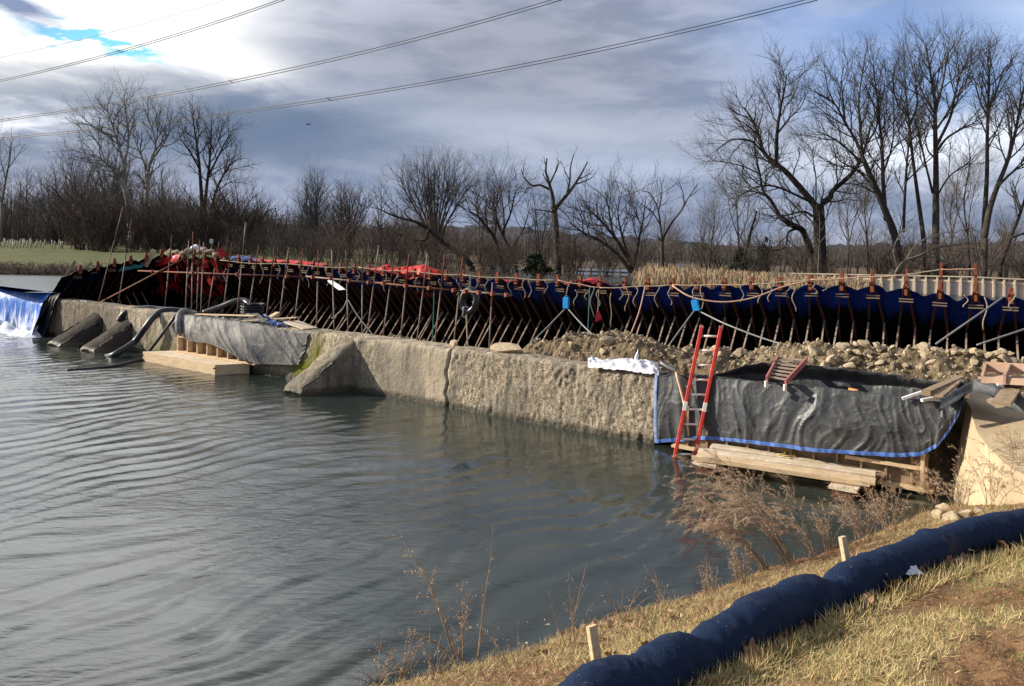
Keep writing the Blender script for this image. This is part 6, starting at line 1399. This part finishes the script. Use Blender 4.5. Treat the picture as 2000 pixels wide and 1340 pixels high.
tree('v_shaped_tree', 'open V shaped bare tree standing alone left of the reeds', [(T2((1745, 620), (1747, 540), (1745, 455)), .13, .11), (T2((1745, 455), (1738, 380), (1724, 300), (1690, 235), (1650, 220)), .08, .02), (T2((1746, 450), (1790, 370), (1830, 320), (1870, 250), (1915, 185)), .08, .02), (T2((1738, 380), (1700, 320), (1660, 290), (1625, 270)), .05, .015), (T2((1728, 320), (1745, 230), (1735, 160)), .05, .015), (T2((1850, 290), (1840, 220), (1815, 160)), .045, .015), (T2((1870, 250), (1900, 230), (1920, 210)), .03, .015)], 50, 48, dict(OPEN, den=[.7, 1.4, 2.0], len=[1.6, .8, .4]), M_bark, M_twig)
tree('bare_tree', 'thin bare tree between the V shaped tree and the gnarled tree', [(T2((1965, 600), (1970, 500), (1985, 400), (1990, 330)), .10, .02), (T2((1968, 540), (1930, 450), (1925, 400)), .05, .015), (T2((1970, 520), (2030, 430), (2050, 380)), .05, .015)], 62, 49, FINE, M_bark, M_twigpale)
# left group
SY = dict(den=[2.1, 2.8, 3.8], ang=[.75, .7, .65], len=[3.5, 1.8, 1.0], rad=[.075, .036, .02], wob=[.13, .16, .18], up=[.45, .35, .2], tap=.3)
DL = 84
tree('sycamore', 'whitish sycamore leaning left with spreading crown, tallest at left', [(T3((730, 860), (712, 680), (690, 600), (672, 570)), .34, .27), (T3((690, 600), (690, 490), (672, 420), (650, 340), (620, 250), (600, 180), (610, 110)), .2, .03), (T3((672, 570), (640, 530), (590, 480), (540, 445), (460, 425), (380, 400)), .16, .03), (T3((692, 480), (715, 380), (712, 280), (700, 180), (712, 90)), .15, .03), (T3((650, 340), (560, 300), (500, 260), (440, 210)), .11, .03), (T3((590, 480), (560, 400), (520, 340), (450, 300)), .10, .03), (T3((620, 250), (570, 210), (520, 170)), .06, .02), (T3((714, 330), (745, 240), (740, 180)), .06, .02), (T3((640, 530), (560, 520), (480, 540)), .08, .02)], DL, 60, SY, M_barkpale, M_twigpale)
tree('sycamore', 'second whitish sycamore with upright trunk, middle of the left group', [(T3((818, 880), (816, 740), (822, 620), (826, 530)), .28, .22), (T3((826, 530), (850, 450), (868, 380), (850, 300), (830, 240), (795, 150)), .15, .03), (T3((824, 540), (800, 470), (770, 400), (745, 320), (750, 230)), .14, .03), (T3((845, 470), (900, 390), (940, 320), (950, 250), (965, 190)), .12, .03), (T3((868, 380), (880, 300), (875, 220), (860, 170)), .08, .02), (T3((900, 390), (970, 370), (1000, 330)), .07, .02), (T3((815, 690), (770, 640), (730, 620)), .07, .02)], DL + 2, 61, SY, M_barkpale, M_twigpale)
tree('bare_tree', 'dark three stemmed bare tree, right of the whitish sycamores', [(T3((1130, 860), (1128, 720), (1120, 600), (1110, 470), (1095, 360), (1080, 260), (1075, 180)), .26, .03), (T3((1140, 760), (1155, 600), (1170, 470), (1178, 350), (1180, 240)), .2, .03), (T3((1180, 740), (1205, 640), (1240, 560), (1280, 500), (1350, 440)), .17, .03), (T3((1160, 560), (1215, 450), (1255, 370), (1300, 290)), .12, .03), (T3((1115, 520), (1060, 420), (1010, 350), (1000, 310)), .10, .03), (T3((1210, 640), (1280, 590), (1320, 580)), .07, .02), (T3((1170, 450), (1220, 350), (1240, 260)), .07, .02)], DL - 2, 62, SY, M_barkdark, M_twig)
tree('bare_tree', 'small bare tree rising alone at the far left edge', [(T3((10, 700), (35, 560), (55, 450), (62, 380), (75, 345)), .12, .02), (T3((40, 520), (90, 450), (140, 375)), .06, .02), (T3((30, 570), (5, 470), (-20, 420)), .06, .02), (T3((60, 400), (25, 370), (15, 350)), .04, .015)], 80, 63, dict(OPEN, len=[2.0, 1.2, .6]), M_twigpale, M_twigpale)

# generic bare trees for the woods: one of each kind, then copies
def proto_tree(seed, h_, stems, P, bark, twig, spread, name='woods_tree'):
    r_ = random.Random(seed); L = []
    for i in range(stems):
        a = r_.uniform(0, 6.28); e = spread * r_.uniform(.4, 1); hh = h_ * r_.uniform(.78, 1)
        b_ = np.array((r_.uniform(-.2, .2) * stems * .3, r_.uniform(-.2, .2), 0.0)); tip = b_ + (math.cos(a) * e, math.sin(a) * e, hh)
        mid = b_ + (tip - b_) * .5 + np.array((r_.uniform(-.3, .3), r_.uniform(-.3, .3), hh * .04)) - np.array((math.cos(a), math.sin(a), 0)) * e * .15
        L.append((smoothline([b_, mid, tip], 12), np.linspace(h_ * .013 / stems ** .3, .02, 12)))
    tb = TreeB(seed)
    for p, r__ in L: tb.sub(p, r__, 0, P, .22)
    th_ = thing(name, 'x', 'tree', (0, 0, 0)); part('trunk', MB().tubes(L, 6), bark, th_, True); part('crown', MB().tubes(tb.limb, 4, False).tubes(tb.tw, 3, False), twig, th_)
    return th_
WD = dict(den=[1.9, 2.1, 2.8], ang=[.75, .65, .6], len=[3.6, 1.8, 1.0], rad=[.05, .03, .02], wob=[.12, .15, .18], up=[.5, .4, .3], tap=.35)
BR = dict(den=[2.2, 2.6, 3], ang=[.6, .6, .6], len=[1.3, .8, .4], rad=[.03, .018, .012], wob=[.16, .18, .2], up=[.35, .3, .2], tap=.3)
WP = [proto_tree(300, 10, 1, WD, M_bark, M_twigfar, 1.2), proto_tree(301, 9, 3, WD, M_bark, M_twigfar, 2.2), proto_tree(302, 8, 4, WD, M_bark, M_twigfar, 3.0), proto_tree(303, 11, 2, WD, M_bark, M_twigfar, 1.6)]
BP = [proto_tree(310, 3.2, 9, BR, M_twigred, M_twigred, 1.9, 'bare_shrub'), proto_tree(311, 2.6, 11, BR, M_barkdark, M_twig, 1.7, 'bare_shrub'), proto_tree(312, 3.6, 8, BR, M_barkdark, M_twigred, 1.8, 'bare_shrub')]
used = set()
wr_ = random.Random(99)
def put(protos, px, d, sc, label, group, k=None, cat='tree', dz=-.1):
    i = wr_.randrange(len(protos)) if k is None else k; p = protos[i]; a, _ = ray(px, 480)
    o = p if id(p) not in used else copy_tree(p); used.add(id(p))
    o.location = (a * d, d, ground_at(a * d, d) + dz); o.rotation_euler = (0, 0, wr_.uniform(0, 6.28)); o.scale = (sc * wr_.uniform(.85, 1.15), sc * wr_.uniform(.85, 1.15), sc * wr_.uniform(.85, 1.15)); tag(o, label, cat, group)
for i in range(24): put(BP, wr_.uniform(150, 500), wr_.uniform(72, 81), wr_.uniform(1.2, 1.9), 'tall bushy leafless shrub hiding the foot of the sycamores', 'tall brush before the sycamores', None, 'shrub')
for i in range(38): put(WP, wr_.uniform(-60, 330), wr_.uniform(96, 128), wr_.uniform(.85, 1.3), 'grey bare tree in the dense woods beyond the left lawn', 'woods beyond the left lawn')
for i in range(24): put(WP, wr_.uniform(110, 470), wr_.uniform(86, 106), wr_.uniform(.6, .9), 'dark bare tree in the thicket under the whitish sycamores', 'thicket under the sycamores')
for i in range(18): put(WP, wr_.uniform(460, 800), wr_.uniform(78, 105), wr_.uniform(.5, .85), 'low grey bare tree in the belt left of the fan shaped tree', 'belt left of the fan tree')
for i in range(30): put(WP, wr_.uniform(760, 1340), wr_.uniform(66, 100), wr_.uniform(.45, .8), 'low grey bare tree behind the middle row of dark trees', 'belt behind the middle row')
for i in range(50): put(WP, wr_.uniform(1370, 2080), wr_.uniform(62, 98), wr_.uniform(.38, .66), 'low grey bare tree under the tall trees at right', 'undergrowth trees at right')
for i in range(10): put(WP, wr_.uniform(1880, 2100), wr_.uniform(64, 90), wr_.uniform(.6, .8), 'dim grey bare tree behind the leaning trees at the right edge', 'dim trees at the right edge')
for i in range(64): put(BP, wr_.uniform(130, 560), wr_.uniform(70, 94), wr_.uniform(.9, 1.6), 'bushy leafless shrub in the brush below the left woods', 'brush below the left woods', None, 'shrub')
for i in range(80): put(BP, wr_.uniform(440, 1260), wr_.uniform(48, 66), wr_.uniform(.55, 1.0), 'bushy leafless shrub in the brown brush behind the liner', 'brush behind the liner', None, 'shrub')
for i in range(26): put(BP, wr_.uniform(1360, 2060), wr_.uniform(51, 60), wr_.uniform(.6, 1.05), 'bushy leafless shrub behind the pale fence', 'brush behind the pale fence', None, 'shrub')
for i in range(16): put(BP, wr_.uniform(-40, 150), wr_.uniform(93, 97), wr_.uniform(.6, .9), 'low dark shrub along the foot of the woods on the left lawn', 'brush along the left lawn', None, 'shrub')
# the far wood, one mass of thin stems and twigs behind everything
r_ = np.random.default_rng(321); lines = []; tw_ = []
for i in range(9000):
    px = r_.uniform(-150, 2150); d = r_.uniform(108, 150); a, _b = ray(px, 480); x, y = a * d, d; z = ground_at(x, y)
    hgt = np.interp(px, [-150, 330, 480, 620, 900, 1250, 1380, 1700, 1900, 2150], [7.4, 7.0, 5.6, 4.6, 3.8, 2.8, 2.8, 3.2, 4.2, 5.2]) * r_.uniform(.45, 1.12)
    p0 = np.array((x, y, z)); tip = p0 + (r_.normal(0, .5), r_.normal(0, .5), hgt); lines.append((np.array([p0, (p0 + tip) / 2 + (r_.normal(0, .15), 0, 0), tip]), np.array((.05, .035, .012))))
    for k in range(5):
        w = r_.uniform(.25, .95); q = p0 + (tip - p0) * w; L_ = hgt * .28 * (1.2 - w); e = q + (r_.normal(0, L_ * .7), r_.normal(0, L_ * .7), L_ * r_.uniform(.3, 1.1)); tw_.append((np.array([q, (q + e) / 2 + (0, 0, -.08 * L_), e]), np.array((.028, .02, .01))))
o = setting('far_woods', MB().tubes(lines, 3, False).tubes(tw_, 3, False), M_twigfar, 'stuff', False); tag(o, 'far grey brown bare wood closing the horizon', 'woods')
# dark evergreens
for j, (px, top_, w_, d, lab) in enumerate(((1445, 484, 19, 60, 'dark squat evergreen left of the gnarled tree'), (1492, 468, 15, 61, 'dark taller evergreen beside the leaning trunk'), (1048, 500, 26, 49, 'dark green low bush below the forked snag'), (1830, 515, 24, 56, 'dark green bush behind the fence at right'))):
    b0 = U(px, 540, d); zb = ground_at(b0[0], b0[1]); tz = U(px, top_, d)[2]; hh = tz - zb; w = w_ * d / FPX; r_ = np.random.default_rng(400 + j)
    th_ = thing('evergreen_bush', lab, 'evergreen', (b0[0], b0[1], zb)); n = 5200; mb = MB()
    clump = r_.normal(size=(60, 3)) * (.45 * w, .45 * w, .22 * hh) + (0, 0, .55 * hh)
    c_ = clump[r_.integers(0, 60, n)] + r_.normal(size=(n, 3)) * .16 * w; c_[:, 2] = np.clip(c_[:, 2], .05, hh * 1.05); sh_ = 1.15 - .55 * c_[:, 2:3] / hh; c_[:, :2] *= sh_
    e1_ = r_.normal(size=(n, 3)); e1_ /= np.linalg.norm(e1_, axis=1, keepdims=True); e2_ = np.cross(e1_, r_.normal(size=(n, 3))); e2_ /= np.linalg.norm(e2_, axis=1, keepdims=True); s_ = r_.uniform(.05, .12, (n, 1))
    V = np.stack([c_ - e1_ * s_, c_ + e2_ * s_ * .4, c_ + e1_ * s_, c_ - e2_ * s_ * .4], 1) + (b0[0], b0[1], zb); mb.addq(V, np.arange(n * 4).reshape(n, 4))
    part('foliage', mb, M_ever, th_); part('trunk', MB().tube([(b0[0], b0[1], zb - .3), (b0[0], b0[1], zb + hh * .7)], .12, 6), M_barkdark, th_)

# ---- reeds
r_ = np.random.default_rng(55); n = 9000
px_ = r_.uniform(1242, 1720, n); d_ = r_.uniform(31, 45, n) - (px_ - 1242) * .004; keep = r_.random(n) < np.interp(px_, [1242, 1262, 1560, 1640, 1720], [.3, 1, 1, .6, .05])
px_, d_ = px_[keep], d_[keep]; n = len(px_); a_ = np.array([ray(x, 550)[0] for x in px_]); x_, y_ = a_ * d_, d_
ztop_ = np.interp(px_, [1242, 1270, 1400, 1720], [2.7, 2.95, 2.85, 2.55]) + r_.normal(0, .12, n); zb_ = np.full(n, .9)
lean_ = r_.normal(0, .12, (n, 2)); mb = MB(); lines = []
b_ = np.stack([x_, y_, zb_], -1); t_ = np.stack([x_ + lean_[:, 0], y_ + lean_[:, 1], ztop_], -1)
lines = [(np.array([b_[i], (b_[i] + t_[i]) / 2 + (0, 0, .0), t_[i] - (t_[i] - b_[i]) * .12]), np.array((.012, .011, .008))) for i in range(n)]
heads = [(np.array([t_[i] - (t_[i] - b_[i]) * .14, t_[i] - (t_[i] - b_[i]) * .06, t_[i]]), np.array((.012, .028, .006))) for i in range(n)]
mb.tubes(lines, 3, False).tubes(heads, 3, False)
o = setting('reeds', mb, M_reed, 'stuff', False); tag(o, 'bed of tall straw coloured reeds behind the blue liner', 'reeds')
mb = MB(); P_ = np.array([[U(px, 560, d) * (1, 1, 0) + (0, 0, 1.05) for px in np.linspace(1225, 1740, 30)] for d in np.linspace(29, 46, 8)]); P_[..., 2] += .1 * fbm(P_, 2, 3)
setting('reed_bed_ground', MB().grid(P_), mat('reed_bed_soil', (.16, .115, .065), (.1, .07, .04), .95, 1.5))
# dry tufts along the far shore
r_ = np.random.default_rng(77); lines = []
for i in range(5200):
    x = r_.uniform(-36, -12) if i % 2 else r_.uniform(-14, 12); bk = abs(r_.normal(0, .9)); y = float(shore(x)) + bk - .1; z = ground_at(x, y); hgt = r_.uniform(.15, .5) * (1.6 if x > -12 else .8)
    lines.append((np.array([(x, y, z - .1), (x + r_.normal(0, .12), y, z + hgt * .6), (x + r_.normal(0, .25), y, z + hgt)]), np.array((.02, .014, .006))))
o = setting('shore_grass', MB().tubes(lines, 3, False), M_twigred, 'stuff', False); tag(o, 'brown dead growth fringing the far shore', 'dead grass')

# ================================================================== fences, signs, wires
def fence(name, label, P0, P1, n, h_, rails, web, mt, group, postw=.10, cat='fence'):
    P0 = np.array(P0); P1 = np.array(P1); th_ = thing(name, label, cat, P0, group); dv = (P1 - P0) / n; dn = norm(dv)
    for i in range(n + 1):
        p = P0 + dv * i; part('post', MB().beam(p - (0, 0, .6), p + (0, 0, h_), postw, postw, (dn[1], -dn[0], 0)), mt, th_)
    off = np.array((dn[1], -dn[0], 0)) * (postw * .5 + .025); off = off if off[1] < 0 else -off
    for z in rails: part('rail', MB().beam(P0 + (0, 0, z) - off, P1 + (0, 0, z) - off, .12 if z < h_ - .02 else .05, .045, (dn[1], -dn[0], 0)), mt, th_)
    part('top_rail', MB().beam(P0 + (0, 0, h_ + .03), P1 + (0, 0, h_ + .03), .16, .06), mt, th_)
    if web: part('infill', MB().grid(np.array([[P0 - off * 1.2 + (0, 0, -.8), P0 - off * 1.2 + (0, 0, h_ - .12)], [P1 - off * 1.2 + (0, 0, -.8), P1 - off * 1.2 + (0, 0, h_ - .12)]])), M_fenceweb, th_)
zt_ = 2.75
pts = [(2090, 550), (1900, 541), (1700, 537), (1500, 533), (1380, 529)]
ds = [43, 45, 47.5, 51, 54]
labs = ['nearest length of the pale boarded fence at the right edge', 'pale boarded fence length behind the two tallest frames', 'pale boarded fence length beyond the right part of the reeds', 'farthest length of the pale boarded fence behind the reeds']
for (a, b_, d0, d1, lab) in zip(pts[:-1], pts[1:], ds[:-1], ds[1:], labs):
    p, q = U(*a, d0), U(*b_, d1); h_ = 1.5; fence('boarded_fence', lab, p - (0, 0, h_ + .03), q - (0, 0, h_ + .03), 9 if d0 < 50 else 7, h_, (h_ - .22, .12), True, M_fence, 'lengths of the pale boarded fence')
pts = [(1380, 529), (1240, 524), (1100, 520), (1000, 517), (900, 516)]; ds = [55, 58, 60, 62, 64]
labs = ['rail fence length left of the grey sign by the reeds', 'rail fence length behind the leaning dark limbs', 'old rail fence length behind the forked snag', 'leftmost old rail fence length behind the crooked tree']
for (a, b_, d0, d1, lab) in zip(pts[:-1], pts[1:], ds[:-1], ds[1:], labs):
    p, q = U(*a, d0), U(*b_, d1); fence('rail_fence', lab, p - (0, 0, 1.2), q - (0, 0, 1.2), 5, 1.15, (.85, .55, .25), False, M_fenceold if a[0] < 1300 else M_fence, 'lengths of the rail fence')
p, q = U(1075, 507, 118), U(1400, 514, 118); th_ = thing('guard_rail', 'long pale guard rail of a distant road behind the bare trees', 'guard rail', (p + q) / 2)
part('rail', MB().beam(p, q, .12, .45, (0, 0, 1)), M_rail, th_)
for w in np.linspace(0, 1, 14): c_ = p + (q - p) * w; part('post', MB().beam(c_ - (0, -.1, 2.4), c_ + (0, .1, .2), .2, .2), M_rail, th_)
p, q = U(1560, 512, 150), U(1900, 518, 150); th_ = thing('guard_rail', 'faint pale road edge far behind the tall trees at right', 'guard rail', (p + q) / 2); part('rail', MB().beam(p, q, .12, .5), M_rail, th_)
for w in np.linspace(0, 1, 8): c_ = p + (q - p) * w; part('post', MB().beam(c_ - (0, -.1, 2.4), c_ + (0, .1, .2), .2, .2), M_rail, th_)
def sign(px, py, d, w, h_, lab):
    c_ = U(px, py, d); zg = ground_at(c_[0], c_[1]); th_ = thing('sign', lab, 'sign', (c_[0], c_[1], zg)); part('panel', MB().beam(c_ - (0, 0, h_ / 2), c_ + (0, 0, h_ / 2), w, .03, (0, -1, 0)), M_sign, th_)
    part('post', MB().beam((c_[0], c_[1] + .05, zg - .3), c_ + (0, .05, 0), .07, .07), M_wood2, th_)
sign(413, 471, 60, .28, .34, 'small blank white sign on a post in the brush'); sign(1330, 521, 56, .34, .42, 'blank grey sign back on a post left of the reeds')
r_ = random.Random(8)
for i in range(46):
    px = r_.uniform(-5, 122); d = r_.uniform(74, 92); a, _ = ray(px, 480); z = ground_at(a * d, d)
    solo('tree_shelter', MB().tube([(a * d, d, z - .1), (a * d + .02, d, z + r_.uniform(.55, .8))], .055, 7), M_tube, 'pale green tree shelter tube on the left lawn', 'tree tube', 'tree shelter tubes on the left lawn', True)

def cable(name, label, p0, p1, d0, d1, sep, spc, sag):
    def at(w, off=0.0, dz=0.0):
        d = d0 * (d1 / d0) ** w
        return d
    A, B_ = p0, p1; P = []
    for w in np.linspace(0, 1, 60):
        px = A[0] + (B_[0] - A[0]) * w; py = A[1] + (B_[1] - A[1]) * w + sag * 4 * w * (1 - w); P.append(U(px, py, 1 / (1 / d0 + (1 / d1 - 1 / d0) * w)))
    P = np.array(P); th_ = thing(name, label, 'power line', P[30], 'power lines crossing the sky'); h_ = np.array((0.12, 0, 1.0)); rad_ = .032
    for s in ((-.5, .5) if sep else (0,)):
        part('conductor', MB().tubes([(P + h_ * s * sep + np.array((s * .2, 0, 0)), np.linspace(.04, .04, 60) * (1 if sep else .6) * np.maximum(1, P[:, 1] / 75))], 5), M_wire, th_, True)
    for w in spc:
        c_ = P[int(w * 59)]; part('spacer', MB().beam(c_ + h_ * sep * .55 - (.35, 0, 0), c_ - h_ * sep * .55 + (.35, 0, 0), .09, .09), M_wire, th_)
cable('power_line', 'highest pair of cables, cutting the top left corner of the sky', (-60, 170), (560, -4), 130, 80, .32, (.485,), 13)
cable('power_line', 'middle pair of cables across the sky above the sycamores', (-60, 243), (1100, -4), 150, 70, .36, (.07, .455), 26)
cable('power_line', 'lowest pair of cables running the farthest right across the sky', (-60, 275), (1600, -4), 165, 65, .36, (.43,), 38)
cable('power_line', 'single thin wire in the bright top left corner', (-60, 124), (460, -6), 140, 90, 0, (), 8)
c_ = U(602, 243, 90); bd = thing('bird', 'tiny dark bird gliding in the grey sky', 'bird', c_)
rows = [[c_ + np.array((x, r__ * math.cos(a), r__ * math.sin(a))) for a in np.linspace(0, 6.283, 9)] for x, r__ in ((-.22, .01), (-.12, .05), (0, .07), (.12, .05), (.2, .03), (.26, .005))]
part('body', MB().grid(np.array(rows)), M_bird, bd, True)
for s in (-1, 1): part('wing', MB().add([c_ + (.08, 0, .03), c_ + (.02 + s * .18, s * .2, .12), c_ + (s * .42, s * .35, .07), c_ + (-.08 + s * .12, s * .2, .09), c_ + (-.08, 0, .03)], [(0, 1, 2, 3, 4)]), M_bird, bd)
